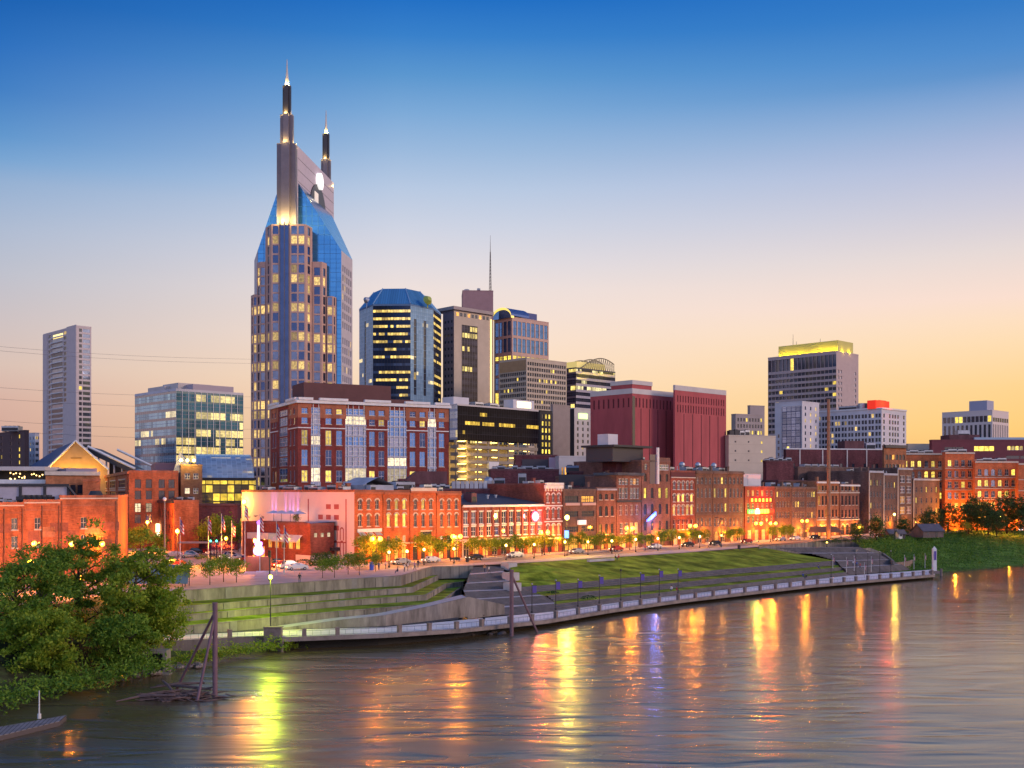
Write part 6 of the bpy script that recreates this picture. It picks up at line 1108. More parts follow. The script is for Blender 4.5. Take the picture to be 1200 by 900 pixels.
# arena with curved glass roof
b = Bld('glass_roofed_hall', 'wide hall with a grey curved glass roof over a yellow lit lobby', 'hall', [Q(232, 345).xy, Q(297, 350).xy, Q(300, 400).xy, Q(226, 400).xy], 8, Zp(561, 347), curtain('lit_lobby', (.22, .16, .06), (.10, .08, .06), 2.2, 2.6, .15, .25, .9, 1, litc=(1, .66, .06), es=1.5, metal=.1, group=1), parapet=0); b.finish(roof=False); f = b.F[0]; T = f.T(0, 0, b.rel); g = MB(); n = 8; w = f.w
for k in range(n):
    t0, t1 = k / n, (k + 1) / n; y0, y1 = -1 + 22 * t0 ** 1.3, -1 + 22 * t1 ** 1.3; z0, z1 = f.h + .3 + 8.2 * math.sin(t0 * 1.45), f.h + .3 + 8.2 * math.sin(t1 * 1.45)
    g.poly([T(-.4, y0, z0), T(w + .2, y0, z0), T(w + .2, y1, z1), T(-.4, y1, z1)], 0, [(0, 24 * t0), (w, 24 * t0), (w, 24 * t1), (0, 24 * t1)])
b.part('glass_roof', g, curtain('grey_glass_roof', (.55, .57, .56), (.66, .64, .64), 1.5, 1.5, .08, .1, .06, .3, es=.5, metal=.15, rough=.15, vary=.2)); g = MB(); g.box(-.6, w + .4, -1.6, .5, f.h - .6, f.h + .3, 0, T); b.part('eave_band', g, DARK_T)
g = MB(); g.poly([T(-7.5, -4, f.h + 1.8), T(-1, -4, f.h + 1.8), T(-5.5, -3.5, f.h + 8.4)]); g.poly([T(-1, -4, f.h + 1.8), T(-1, 8, f.h + 4), T(-5.5, 8, f.h + 8.6), T(-5.5, -3.5, f.h + 8.4)]); b.part('glass_gable', g, curtain('gable_glass', (.35, .48, .55), (.5, .5, .5), 1.5, 1.5, .08, .1, 0, 0, metal=.6))
b = Bld('lamp_topped_block', 'brown brick block topped by three bright floodlights', 'building', quad(212, 335, 205, 237, 20), 8, Zp(546, 335), BR3); f = b.F[0]; b.win(0, [.3, .7], [(f.h - 4, 1.8), (f.h - 8.5, 1.8)], 1.5, 'sash two', .2, pane=G_DARK, lm=L_PALE); b.win(3, [.5], [(f.h - 4, 1.8), (f.h - 8, 1.8)], 1.5, 'sash', 0, pane=G_DARK); b.finish()
FLD = mat('flood_lens', (1, .9, .5), emit=(1, .72, .12), es=60)
for k in range(3): g = MB(); c = f.p(f.w * (.02 + .3 * k), f.h + .5, .2) - b.rel; g.tube([c, c + UP * 1.1], .1, 6, 1); g.tube([c + Vector((0, .25, 1.3)), c + Vector((0, -.25, 1.2))], [.3, .5], 10, 1); g.ball(c + Vector((0, -.35, 1.2)), .42, 8, 0); b.part('floodlight', g, [FLD, DARK_T]); pl_light(b.root, c + Vector((0, -1.2, 1.0)), (1, .68, .1), 900, .4)
b = Bld('pink_low_block', 'low pinkish block behind the ornate corner building', 'building', quad(182, 350, 177, 206, 20), 8, Zp(544, 350), mat('pink_low_wall', (.34, .18, .2), .8)); b.win(0, 3, [(b.F[0].h - 3.4, 1.5)], 1.6, 'plain', .1, pane=G_DARK); b.finish()
b = Bld('low_parking_block', 'low plum brick block with a parking roof behind the plaza trees', 'building', quad(236, 315, 230, 282, 10), 8, Zp(592, 315), BR6); b.finish()
# corner restaurant in front of the pink wall
b = Bld('corner_restaurant', 'low red brick corner restaurant with white awnings and a roof patio', 'restaurant', quad(364, 243, 284, 391.5, 46), 8, Zp(616, 243), BR2, frame=CREAM_T); f, f3 = b.F[0], b.F[3]; W3 = f3.w
b.win(0, [.22, .5, .78], [(f.h - 2.6, .9)], .9, 'plain', 1, lm=L_PALE); b.win(3, [.42, .52, .62, .72, .82], [(f3.h - 5.4, 2.6)], 1.7, 'sash two', .8, lm=L_ORG); b.win(3, [.2, .3], [(.3, 3.2)], 2.4, 'sash three', 1, lm=L_ORG); b.finish()
lintel(b, 0, .02, 2.0, .12, PINKW, 'plinth'); lintel(b, 3, .02, 2.0, .12, PINKW, 'plinth', .8, .999)
T = f3.T(0, 0, b.rel)
for a in (.58, .7, .82): g = MB(); a0, a1 = W3 * a - 2.0, W3 * a + 2.0; z = f3.h - 2.2; g.poly([T(a0, -1.5, z - 1.3), T(a1, -1.5, z - 1.3), T(a1, -.03, z), T(a0, -.03, z)]); g.poly([T(a0, -1.5, z - 1.6), T(a1, -1.5, z - 1.6), T(a1, -1.5, z - 1.3), T(a0, -1.5, z - 1.3)]); b.part('awning', g, AWN)
WL = mat('amber_wall_lamp', (1, .7, .3), emit=(1, .6, .1), es=9)
for a in (.36, .48, .64, .76): g = MB(); c = T(W3 * a, -.35, f3.h - 3.2); g.ball(c, .28, 8, 0, 1.5); b.part('wall_lamp', g, WL); pl_light(b.root, c + f3.n * .8, (1, .5, .08), 260, .25)
g = MB(); g.box(W3 * .2, W3 * .52, -2.2, 0, f3.h - 3.4, f3.h - 2.0, 0, T); b.part('marquee', g, AWN)
T0 = f.T(0, 0, b.rel); g = MB(); g.box(f.w * .82, f.w + .8, -1.2, -.05, 2.9, 3.6, 0, T0); b.part('door_canopy', g, DARK_T)
g = MB(); g.poly([T(W3 * .99, .2, f.h + .5), T(W3 * .99, 12, f.h + .9), T(W3 * .6, 12, f.h + .9), T(W3 * .6, 6, f.h + .5)][::-1]); b.part('patio_floor', g, ROOF_P)
UMB = mat('patio_fabric', (.6, .55, .62), .8)
for a, y in ((.35, 2.4), (.45, 2.6), (.58, 2.6), (.7, 2.5)):
    g = MB(); c = T(W3 * a, y, f.h + .5); g.tube([c, c + UP * 2.3], .06, 6); n = 8; r_ = 2.0
    for k in range(n): q0, q1 = 2 * math.pi * k / n, 2 * math.pi * (k + 1) / n; g.poly([c + Vector((r_ * math.cos(q0), r_ * math.sin(q0), 2.0)), c + Vector((r_ * math.cos(q1), r_ * math.sin(q1), 2.0)), c + UP * 2.7], 1)
    o = tag(g.build('patio_umbrella', [DARK_T, UMB]), {.35: 'pale patio umbrella on the restaurant roof, beside a potted tree', .45: 'pale patio umbrella second along the restaurant roof edge', .58: 'pale patio umbrella under the purple wall lights', .7: 'pale patio umbrella closest to the bare roof corner'}[a], 'umbrella', 'umbrellas on the restaurant roof'); o.location = b.rel
pl_light(b.root, T(W3 * .5, 3, f.h + 1.6), (1, .55, .15), 240, .3)
for a in (.15, .38, .6): spot(b.root, T(W3 * a, 1.5, f.h + 1.2), T(W3 * a, 20, f.h + 6), (1, .55, .55), 450, 110, .3)  # added pinkish spots that brighten the pink wall

# added point lights without fixtures, brightening the lower brick orange
for b in ROW:
    f = b.F[0]; n_ = 2 if f.w > 14 else 1
    for k in range(n_): pl_light(b.root, f.p(f.w * (k + .5) / n_, 3.6, 1.5) - b.rel, (1, .30, .018), 2300, .2)

rg4 = random.Random(77)
for b in ROW:
    f, dpt = b.F[0], b.F[3].w
    if 'roof' in [c.name.split('.')[0] for c in b.root.children if c.type == 'MESH'] and 'hall' not in b.name:
        for k in range(4):
            c = f.p(f.w * rg4.uniform(.12, .88), 0, -rg4.uniform(1.5, min(12, dpt - 2))); q = c - b.rel; t_ = rg4.random()
            if t_ < .45: g = MB(); g.tube([(q.x, q.y, f.h), (q.x, q.y, f.h + rg4.uniform(.9, 2.0))], rg4.uniform(.1, .22), 7); g.tube([(q.x, q.y, f.h + .8), (q.x, q.y, f.h + 1.0)], .34, 7); b.part('roof_vent', g, METAL if k % 2 else DARK_T)
            elif t_ < .7: g = MB(); T = lambda x, y, z: Vector((q.x + f.e.x * x - f.e.y * y, q.y + f.e.y * x + f.e.x * y, f.h + z)); g.box(-.5, .5, -.4, .4, 0, 1.9, 0, T); g.box(-.6, .6, -.5, .5, 1.9, 2.05, 0, T); b.part('chimney', g, b.wall)
            else: b.unit(c.x, c.y, rg4.uniform(1.4, 2.6), 1.6, rg4.uniform(1, 1.7), [METAL, ROOF_P][k % 2], rz=f.rz)
# ================================================================ vegetation
def leafmat(name, c1, c2, tr=0.35):
    m = bpy.data.materials.new(name); m.use_nodes = True; t = m.node_tree; t.nodes.clear(); L = t.links.new
    out = t.nodes.new('ShaderNodeOutputMaterial'); d = t.nodes.new('ShaderNodeBsdfPrincipled'); tl = t.nodes.new('ShaderNodeBsdfTranslucent'); mx = t.nodes.new('ShaderNodeMixShader'); mx.inputs[0].default_value = tr
    g = t.nodes.new('ShaderNodeNewGeometry'); r = t.nodes.new('ShaderNodeMixRGB'); r.inputs[1].default_value = (*c1, 1); r.inputs[2].default_value = (*c2, 1); L(g.outputs['Random Per Island'], r.inputs[0])
    L(r.outputs[0], d.inputs['Base Color']); L(r.outputs[0], tl.inputs[0]); d.inputs['Roughness'].default_value = .55; d.inputs['Specular IOR Level'].default_value = .3
    L(d.outputs[0], mx.inputs[1]); L(tl.outputs[0], mx.inputs[2]); L(mx.outputs[0], out.inputs[0]); return m
LEAF = leafmat('tree_leaves', (.055, .15, .012), (.25, .38, .035)); LEAF2 = leafmat('yellowish_leaves', (.11, .22, .012), (.34, .42, .035)); LEAF3 = leafmat('dark_leaves', (.016, .05, .014), (.06, .13, .03), .25); PURP = leafmat('purple_blossom', (.22, .06, .16), (.36, .14, .28))
BARK = mat('bark', (.055, .04, .03), .95, var=.4, scale=2)
def leaf(mb, p, s, rg, flat=.5):
    s *= rg.choice((.6, .8, 1.0, 1.0, 1.25))
    n = Vector((rg.gauss(0, 1), rg.gauss(0, 1), rg.gauss(flat, .8))).normalized(); a = n.orthogonal().normalized(); a.rotate(Matrix.Rotation(rg.random() * 6.28, 3, n)); b = n.cross(a)
    l, w = s * rg.uniform(.7, 1.3), s * rg.uniform(.35, .6)
    mb.poly([p - a * l * .5, p + b * w * .5 - n * s * .08, p + a * l * .5, p - b * w * .5 - n * s * .08])
def crown(mb, c, rx, ry, rz, clumps, per, size, rg, shell=.55, tips=None):
    """leaf clumps spread through an uneven ellipsoid, denser towards the ends of the limbs"""
    cs = []
    for k in range(clumps):
        while True:
            v = Vector((rg.uniform(-1, 1), rg.uniform(-1, 1), rg.uniform(-1, 1)))
            if shell * rg.random() < v.length < 1: break
        q = 1 + .22 * math.sin(v.x * 5 + 1.3) * math.sin(v.y * 4 + .5) + .12 * math.sin(v.z * 7)
        cs.append(Vector((c[0] + v.x * rx * q, c[1] + v.y * ry * q, c[2] + v.z * rz * q)))
    if tips: cs += tips
    for q in cs:
        r = size * rg.uniform(1.4, 3.0)
        for j in range(per):
            p = q + Vector((rg.gauss(0, .5), rg.gauss(0, .5), rg.gauss(0, .32))) * r
            leaf(mb, p, size, rg)
    return cs
def limbs(mb, rg, h, r0, spread, n, z0=.35, lean=(0, 0)):
    tips = []; top = Vector((lean[0], lean[1], h))
    mb.tube([(0, 0, -.3), (lean[0] * .2, lean[1] * .2, h * .3), (lean[0] * .6, lean[1] * .6, h * .65), top], [r0, r0 * .8, r0 * .5, r0 * .15], 8)
    for k in range(n):
        t = z0 + (.9 - z0) * k / n; q = 2.4 * k + rg.random(); s = Vector((lean[0] * t, lean[1] * t, h * t)); l = spread * (1.05 - t * .55) * rg.uniform(.7, 1.1)
        d = Vector((math.cos(q), math.sin(q), .75)); e = s + d * l; m = s + d * l * .5 + Vector((0, 0, -l * .08))
        mb.tube([s, m, e], [r0 * .4 * (1 - t * .5), r0 * .22, r0 * .06], 5); tips.append(e)
        for j in range(2): e2 = m + Vector((rg.uniform(-1, 1), rg.uniform(-1, 1), .6)) * l * .5; mb.tube([m, e2], [r0 * .16, r0 * .04], 4); tips.append(e2)
    return tips
def tree_mesh(seed, h, rx, rz, clumps, per, size, lm, r0=.12, trunk=.4, nl=7, cz=None):
    rg = random.Random(seed); t = MB(); tips = limbs(t, rg, h * .85, r0, rx * .9, nl, trunk); c = MB(); crown(c, (0, 0, cz if cz else h - rz * .95), rx, rx, rz, clumps, per, size, rg, tips=[q for q in tips if q.z > h * .35])
    return t.mesh('trunk', [BARK], True), c.mesh('crown', [lm])
def put_tree(name, label, loc, meshes, group=None, s=1.0, rz=0.0, cat='tree'):
    o = thing(name, label, cat, loc, group, rz); o.scale = (s, s, s * rnd.uniform(.93, 1.08)); link('trunk', meshes[0], o); link('crown', meshes[1], o); return o
ST = [tree_mesh(10 + k, 5.2, 2.15, 1.75, 62, 20, .34, [LEAF2, LEAF, LEAF][k], .09, .45, 6) for k in range(3)]
# big trees on the near bank, built in the round
def big(label, loc, h, rx, rz, clumps, per, size, seed, lm, lean=(0, 0), low=0.0):
    rg = random.Random(seed); o = thing('riverbank_tree', label, 'tree', loc, 'big riverbank trees')
    t = MB(); tips = limbs(t, rg, h * .86, .42, rx * .95, 11, .22, lean); t.build('trunk', BARK, o, smooth=True)
    c = MB(); crown(c, (lean[0] * .7, lean[1] * .7, h - rz), rx, rx, rz, clumps, per, size, rg, .75, [q for q in tips for _ in range(2)])
    if low:
        crown(c, (lean[0], lean[1], h * .28), rx * .85, rx * .8, h * .22, int(clumps * low), per, size, rg, .5)
    c.build('crown', lm, o); return o
big('big broad tree closest to the floating dock, reaching past the picture edge', (X(18, 141), 141, 1.5), 15.0, 7.6, 6.2, 66, 92, .5, 3, LEAF, low=.45)
big('big round tree with airy orange-lit gaps at the middle of the clump', (X(92, 152), 152, 2.5), 16.4, 8.0, 6.6, 62, 92, .5, 4, LEAF, low=.15)
big('big tree at the end of the clump beside the concrete terraces', (X(150, 149), 149, 2.0), 15.6, 6.4, 6.8, 58, 92, .5, 5, LEAF2, (1.5, 0), low=.3)
big('lower yellow-green tree in front of the clump, hanging over the water', (X(48, 136), 136, .6), 9.5, 5.4, 4.2, 75, 80, .46, 6, LEAF2, low=.5)
big('leafy tree hanging low over the bank by the steel pipes', (X(140, 143), 143, .5), 8.0, 4.4, 3.4, 60, 66, .42, 8, LEAF, low=.5)
big('rounded leafy tree leaning over the end of the quay wall by the culvert', (X(176, 152), 152, 1.0), 10.5, 4.4, 4.4, 62, 70, .42, 12, LEAF2, (1.2, 0), low=.5)
# weeds and ivy
def scatter(name, pts, n, r, size, lm, seed, zr_=.5):
    rg = random.Random(seed); mb = MB()
    for k in range(n):
        i = rg.randrange(len(pts) - 1); p = pts[i].lerp(pts[i + 1], rg.random()); q = p + Vector((rg.gauss(0, r), rg.gauss(0, r * .8), abs(rg.gauss(0, zr_))))
        for j in range(6): leaf(mb, q + Vector((rg.gauss(0, .3), rg.gauss(0, .3), rg.gauss(0, .2))), size, rg, 1)
    return tag(mb.build(name, lm), kind='stuff')
scatter('weeds', [P(175, 783, .4), P(230, 774, .7), P(270, 766, .9), P(320, 760, .7), P(350, 757, .2)], 520, .8, .42, LEAF2, 21, .7)
scatter('undergrowth', [P(-330, 930, .6), P(-180, 870, 1.0), P(-60, 842, .8), P(20, 818, .7), P(110, 800, .8), P(190, 780, 1.2)], 1500, 1.9, .45, LEAF, 22, .9)
rg = random.Random(31); mb = MB()
for k in range(5200):
    t = rg.random() ** .8; s = rg.random(); i = min(4, int(s * 4.9)); u_ = s * 4.9 - i; a = bw[i].lerp(bw[i + 1], min(1, u_)); c = bt[i].lerp(bt[i + 1], min(1, u_)); q = a.lerp(c, t); q.z += math.sin(math.pi * t) * .9 + abs(rg.gauss(0, .35)) + (1.2 * max(0, math.sin(s * 21 + t * 3)) if s < .35 else .2)
    for j in range(5): leaf(mb, q + Vector((rg.gauss(0, .55), rg.gauss(0, .55), rg.gauss(0, .25))), .62, rg, .8)
tag(mb.build('ivy', leafmat('ivy_leaves', (.04, .12, .012), (.16, .29, .035))), kind='stuff')
# street trees
def street_tree(px, D, label, s=1.0, k=None, z=8.0):
    return put_tree('street_tree', label, (X(px, D), D, z), ST[(k if k is not None else rnd.randrange(3))], 'small street trees', s * rnd.uniform(.9, 1.1), rnd.random() * 6)
row_a = [(430, 'arched brick warehouses'), (447, 'arched brick warehouses'), (462, 'arched brick warehouses'), (497, 'arched brick warehouses'), (513, 'arched brick warehouses'), (527, 'arched brick warehouses')]
for px, w in row_a: p = fr(px, -3.4); street_tree(px, p.y, 'small street tree lit from behind in the row before the arched brick warehouses', 1.15)
for px in (556, 569, 580, 591, 603, 614, 624): p = fr(px, -3.4); street_tree(px, p.y, 'small street tree in the row before the pilastered brick hall', 1.0)
for px in (636, 644, 666, 682, 694, 704, 716): p = fr(px, -3.6); street_tree(px, p.y, 'small street tree in the row before the modern infill and white framed fronts', .95)
for px in (728, 738, 750, 762, 776, 788, 800): p = fr(px, -3.6); street_tree(px, p.y, 'small street tree in the row before the tall loft and painted warehouse', .9)
for px in (812, 825, 856, 866, 905, 918, 926): p = fr(px, -3.6); street_tree(px, p.y, 'small street tree in the row running past the brown warehouses and neon front', .95)
for px, D, s, lb in ((217, 187, .95, 'small round street tree on the river pavement, closest to the big riverbank trees'), (246, 190, .9, 'small round street tree on the river pavement, second beside the terraces'), (262, 196, 1.0, 'small round street tree before the flagpoles, fullest crown of its row'), (277, 195, .85, 'small round street tree at the end of the row below the flagpoles'),
                     (378, 205, .85, 'young street tree above the terrace wall before the round hedges'), (392, 206, .95, 'young street tree beside the mural corner, thick crown'), (408, 214, .8, 'thin young street tree between the mural and the parked cars'), (421, 212, .95, 'young street tree by the blue bin above the terrace'), (440, 222, .8, 'young street tree nearest the diagonal terrace wall')):
    street_tree(px, D, lb, s * .92, z=8.0)
for px, D, s, lb in ((165, 280, 1.4, 'dark orange-lit tree at the plaza corner before the ornate brick building'), (150, 268, 1.3, 'tree glowing orange beside the stepped orange warehouse'), (188, 280, 1.0, 'small tree before the low orange shop'), (258, 292, 2.0, 'large dark tree behind the flagpoles'), (242, 296, 1.5, 'dark tree beside the orange shop side wall'), (279, 296, 1.5, 'dark tree in front of the yellow mural corner'), (236, 322, 1.6, 'tree below the glass roofed hall')):
    put_tree('plaza_tree', lb, (X(px, D), D, 8), ST[1 if s < 1.3 else 0], 'trees around the plaza', s, rnd.random() * 6)
for k, (px, D) in enumerate(((258, 272), (267, 274), (251, 273))): put_tree('crape_myrtle', ['purple blossoming tree behind the traffic lights', 'purple blossoming tree closer to the corner restaurant', 'low purple blossoming tree by the shelter'][k], (X(px, D), D, 8), (ST[2][0], tree_mesh(60 + k, 3.6, 2.0, 1.4, 26, 16, .32, PURP, .08)[1]), 'purple blossoming trees', 1.0)
p_ = Q(318, 268, 16.8); put_tree('potted_tree', 'narrow potted tree on the restaurant roof patio', p_, tree_mesh(71, 3.6, .8, 1.5, 14, 14, .26, LEAF, .06), None, .9)
p_ = Q(347, 251, 16.8); put_tree('potted_tree', 'bushy potted tree beside the roof patio umbrellas', p_, tree_mesh(72, 2.6, .9, 1.0, 14, 14, .26, LEAF, .06), None, .9)
BT = [tree_mesh(80 + k, 11, 5.0, 4.6, 95, 26, .62, LEAF3, .28, .25, 9, 5.6) for k in range(2)]; CT = tree_mesh(85, 9.5, 3.0, 4.6, 80, 24, .55, LEAF3, .22, .12, 9, 4.9)
for px, D, s, m_, lb in ((1003, 352, .75, CT, 'dark round tree at the overlook before the tan building'), (1027, 372, .95, CT, 'dark upright tree beside the narrow riverside fronts'), (1058, 395, .85, CT, 'dark conical tree before the low brown warehouse'), (1089, 430, .95, BT[0], 'dark spreading tree behind the wooden cabin'), (1112, 440, 1.05, BT[1], 'broad dark tree behind the small lawn'), (1135, 432, 1.15, BT[0], 'broad dark tree in the middle of the far riverside clump'),
                          (1158, 425, 1.15, BT[1], 'broad dark tree before the orange arched block'), (1180, 440, 1.5, BT[0], 'tallest dark tree at the edge of the clump'), (1168, 405, .85, BT[1], 'lower dark tree at the front of the far clump'), (1145, 455, 1.3, BT[1], 'dark tree peeping above the front row of the far clump'), (1205, 430, 1.4, BT[0], 'dark tree running out at the picture edge')):
    put_tree('riverside_tree', lb, (X(px, D), D, 7.9), m_, 'dark trees along the far riverside', s, px)
put_tree('young_tree', 'small bright green young tree on the far lawn beside a lamp', (X(1133, 415), 415, 7.95), tree_mesh(90, 5, 1.9, 1.6, 30, 14, .36, LEAF2, .1), None, 1.0)
# clipped hedges
def bush(name, label, loc, rx, ry, rz, seed, lm=LEAF3, group=None, n=None, cat='hedge'):
    rg = random.Random(seed); mb = MB()
    for k in range(n or int(90 * (rx + ry) * rz)):
        v = Vector((rg.gauss(0, 1), rg.gauss(0, 1), abs(rg.gauss(0, 1)))).normalized() * rg.uniform(.82, 1.03); leaf(mb, Vector((v.x * rx, v.y * ry, v.z * rz)), .30, rg, .6)
    return tag(mb.build(name, lm, None, loc), label, cat, group)
for k, px in enumerate((369, 374, 379.5, 385)): bush('round_hedge', ['clipped round hedge against the restaurant corner', 'clipped round hedge, second from the restaurant corner', 'clipped round hedge, third from the restaurant corner', 'clipped round hedge by the door canopy'][k], Q(px, 237.5 + k * 1.6, 8), 1.3, 1.3, 3.0, 40 + k, LEAF3, 'clipped round hedges')
bush('low_hedge', 'low dark shrub at the restaurant steps', Q(356, 240, 8), 2.4, 1.2, 1.5, 47)
for k, (px, D, l) in enumerate(((229, 268, 6), (246, 262, 7), (266, 252, 8), (284, 240, 7))): bush('parking_hedge', ['low hedge along the parking lot by the orange shop', 'low hedge along the parking lot below the traffic lights', 'low hedge between the plaza road and the parked cars', 'low hedge beside the guitar sign'][k], Q(px, D, 8), l * .55, .8, .9, 50 + k, LEAF2, 'low parking lot hedges', 420)
for k, (px, D, lb) in enumerate(((985, 352, 'dark shrub at the foot of the brown mast shelter'), (1012, 366, 'shrub on the overlook before the narrow fronts'), (1048, 380, 'shrub by the white hut'), (975, 345, 'low shrub beside the brown mast'))): bush('overlook_shrub', lb, Q(px, D, 8), 3.0, 1.6, 1.6, 60 + k, LEAF3, None, 500, 'shrub')
for k, (px, py, lb) in enumerate(((648, 697, 'small dark shrub at the end of the middle seat row'), (690, 702, 'small dark shrub at the start of the lowest seat row'))): bush('seat_row_shrub', lb, P(px, py, 2.9), 1.6, .7, .8, 70 + k, LEAF3, None, 260, 'shrub')
# ================================================================ street furniture
LAMPG = mat('sodium_globe', (1, .6, .2), emit=(1, .42, .035), es=5); LAMPP = mat('pale_globe', (1, .8, .5), emit=(1, .62, .18), es=3.5); LAMPY = mat('yellow_flood_globe', (1, .8, .3), emit=(1, .72, .12), es=9); LAMPV = mat('yellow_green_head', (.8, 1, .2), emit=(.85, 1, .12), es=4)
LASTLAMP = [None]
def lamp(label, base, h, gm, power, col, r=.34, double=False, banner=None, group='street lamps', light=True, lr=.35, cat='street lamp'):
    o = thing('street_lamp', label, cat, base, group); g = MB(); g.tube([(0, 0, 0), (0, 0, .5), (0, 0, h)], [.14, .09, .06], 8); g.tube([(0, 0, 0), (0, 0, .35)], .2, 8)
    if double: g.tube([(-.9, 0, h), (.9, 0, h)], .05, 6)
    g.build('pole', DARK_T, o)
    for x in ((-.9, .9) if double else (0,)):
        g = MB(); g.ball((x, 0, h + r * .9), r, 10, 0, 1.1); g.tube([(x, 0, h - .02), (x, 0, h + .12)], [.1, .16], 8, 1); g.tube([(x, 0, h + r * 1.8), (x, 0, h + r * 2.2)], [.18, .03], 8, 1); g.build('lamp_head', [gm, DARK_T], o, smooth=True)
    if banner:
        g = MB(); g.box(.1, .8, -.02, .02, h * .72, h * .97, 0); g.box(.05, .85, -.03, .03, h * .97, h * .985, 1); g.build('banner', [banner, DARK_T], o)
    LASTLAMP[0] = o
    if light: pl_light(o, (0, -.55, h + r), col, power, lr)
    return o
SOD = (1, .26, .014)
def front_lamp(px, py, D, where, pw=2600, dbl=True): z = Zp(py, D); lamp('double-headed orange sodium lamp ' + where, Q(px, D, 8.1), z - 8.1, LAMPG, pw, SOD, .5, dbl)
for px, py, off, where in ((441, 634, -6.6, 'before the second arched warehouse'), (535, 631, -6.6, 'between the arched warehouses and the brick hall'), (638, 626, -6.6, 'between the brick hall and the italianate front'), (738, 621, -6.6, 'before the white framed brick front'), (812, 618, -6.6, 'between the painted and brown warehouses'), (889, 615, -6.6, 'under the neon signs'), (906, 615, -6.6, 'just past the neon signs'), (943, 612, -6.6, 'before the slim yellow-windowed front')):
    front_lamp(px, py, fr(px, off).y, where, 6500 if px < 600 else 4600)
FNT = [(456, 654), (477, 650), (497, 644), (532, 643), (593, 639), (626, 638), (662, 635), (689, 635), (717, 634), (745, 632), (771, 631), (796, 630), (820, 629), (845, 628)]
wh = ['near the people at the terrace wall', 'at the head of the diagonal wall', 'before the loading door warehouse', 'near the last arched warehouse', 'before the middle of the brick hall', 'before the round sign', 'before the yellow flood mast', 'before the infill building', 'before the narrow rosy front', 'before the white framed front', 'below the blue neon', 'before the painted warehouse', 'before the first brown bay', 'before the middle brown bay']
for (px, py), w in zip(FNT, wh): D = fr(px, -13.5).y; lamp('small pale globe lamp on the river pavement ' + w, Q(px, D, 8.02), max(3.0, Zp(py, D) - 8.3), LAMPP, 700, (1, .5, .1), .3, group='globe lamps on the river pavement', lr=.26)
for px, py, D, w, pw in ((147, 612, 290, 'beside the ornate brick corner', 18000), (173, 614, 292, 'before the ornate brick side wall', 18000), (208, 625, 236, 'before the low orange shop', 32000), (299, 636, 232, 'glowing behind the guitar sign', 26000), (265, 633, 272, 'behind the purple trees', 7000), (120, 640, 200, 'behind the airy riverbank tree', 5200), (84, 640, 190, 'in the gaps of the middle riverbank tree', 5200), (40, 640, 182, 'behind the broad riverbank tree', 5200), (-8, 640, 176, 'past the picture edge behind the riverbank trees', 5200)):
    lamp('single orange sodium lamp ' + w, Q(px, D, 8), Zp(py, D) - 8, LAMPG, pw, SOD, .45)
for px, py, D, w in ((95, 693, 168, 'low among the trunks of the middle riverbank tree'), (36, 663, 172, 'glowing through the leaves of the broad riverbank tree'), (147, 684, 170, 'seen through the leaves of the end riverbank tree')):
    lamp('bright low orange lamp ' + w, Q(px, D, 7.9), max(2.5, Zp(py, D) - 7.9), LAMPG, 4500, SOD, .5)
lamp('tall mast with a dazzling yellow floodlight before the infill building', Q(664.5, fr(664, -12).y, 8), Zp(609, fr(664, -12).y) - 8, LAMPY, 15000, (1, .66, .07), .6, lr=.5)
o_ = Q(664, fr(664, -12.2).y, Zp(626, fr(664, -12.2).y)); g = MB(); g.box(-.5, .5, -.12, .12, -.9, .9); g.box(-.08, .08, .1, .3, -.1, .1); tag(g.build('blue_sign', mat('blue_panel_light', (.1, .2, 1), emit=(.06, .16, 1), es=6), None, o_), 'small glowing blue panel on the floodlight mast', 'sign')
lamp('slim promenade lamp washing the terrace walls yellow-green', P(317, 744, 2.1), 8.6, LAMPV, 4200, (.72, 1, .03), .32, lr=.4); spot(COL.objects['street_lamp.%03d' % 0] if False else LASTLAMP[0], (0, .3, 8.4), (-1.5, 14, 2.0), (.72, .95, .03), 6000, 125, .3)
for px, py, D, w in ((1048, 604, 372, 'glowing yellow before the narrow riverside fronts', ), (1007, 619, 352, 'on the overlook by the dark round tree')):
    lamp('yellow lamp ' + w, Q(px, D, 8), Zp(py, D) - 8, LAMPY if px > 1010 else LAMPG, 1500, (1, .68, .08) if px > 1010 else SOD, .4)
lamp('small yellow lamp standing low before the overlook wall', P(969, 641, 6.2), 1.3, LAMPY, 120, (1, .75, .1), .22)
lamp('orange lamp glowing between tan italianate and narrow fronts', Q(1035, 452, 8), Zp(566, 452) - 8, LAMPG, 1500, SOD, .45)
for px, py, w in ((1110, 616, 'slim unlit grey lamp at the start of the far lawn'), (1139, 610, 'slim grey lamp beside the young green tree')): D = P(px, 624.5, 8).y; lamp(w, Q(px, D, 7.95), Zp(py, D) - 7.95, METAL, 0, SOD, .22, light=False, group=None)
for px, py, D, w in ((193, 586, 226, 'tall pale steel pole with a white lamp before the low orange shop'), (828, 604, 330, '')) [:1]:
    o = thing('tall_pole', w, 'pole', Q(px, D, 8)); g = MB(); hh = Zp(py, D) - 8; g.tube([(0, 0, 0), (0, 0, hh)], [.2, .12], 8); g.build('pole', mat('tan_steel', (.3, .25, .2), .6), o); g = MB(); g.ball((0, 0, hh + .2), .4, 8); g.build('lamp_head', mat('white_lamp_glass', (.8, .8, .8), .3), o)
p = fr(845, -15); o = thing('signal_mast', 'plain dark mast on the river pavement before the brown warehouses', 'mast', (p.x, p.y, 8)); g = MB(); g.tube([(0, 0, 0), (0, 0, 8.6)], [.16, .1], 8); g.tube([(0, 0, 8.4), (-1.2, 0, 8.7)], .06, 6); g.build('pole', DARK_T, o); g = MB(); g.box(-1.9, -1.0, -.25, .25, 8.55, 8.75); g.build('lamp_head', DARK_T, o)
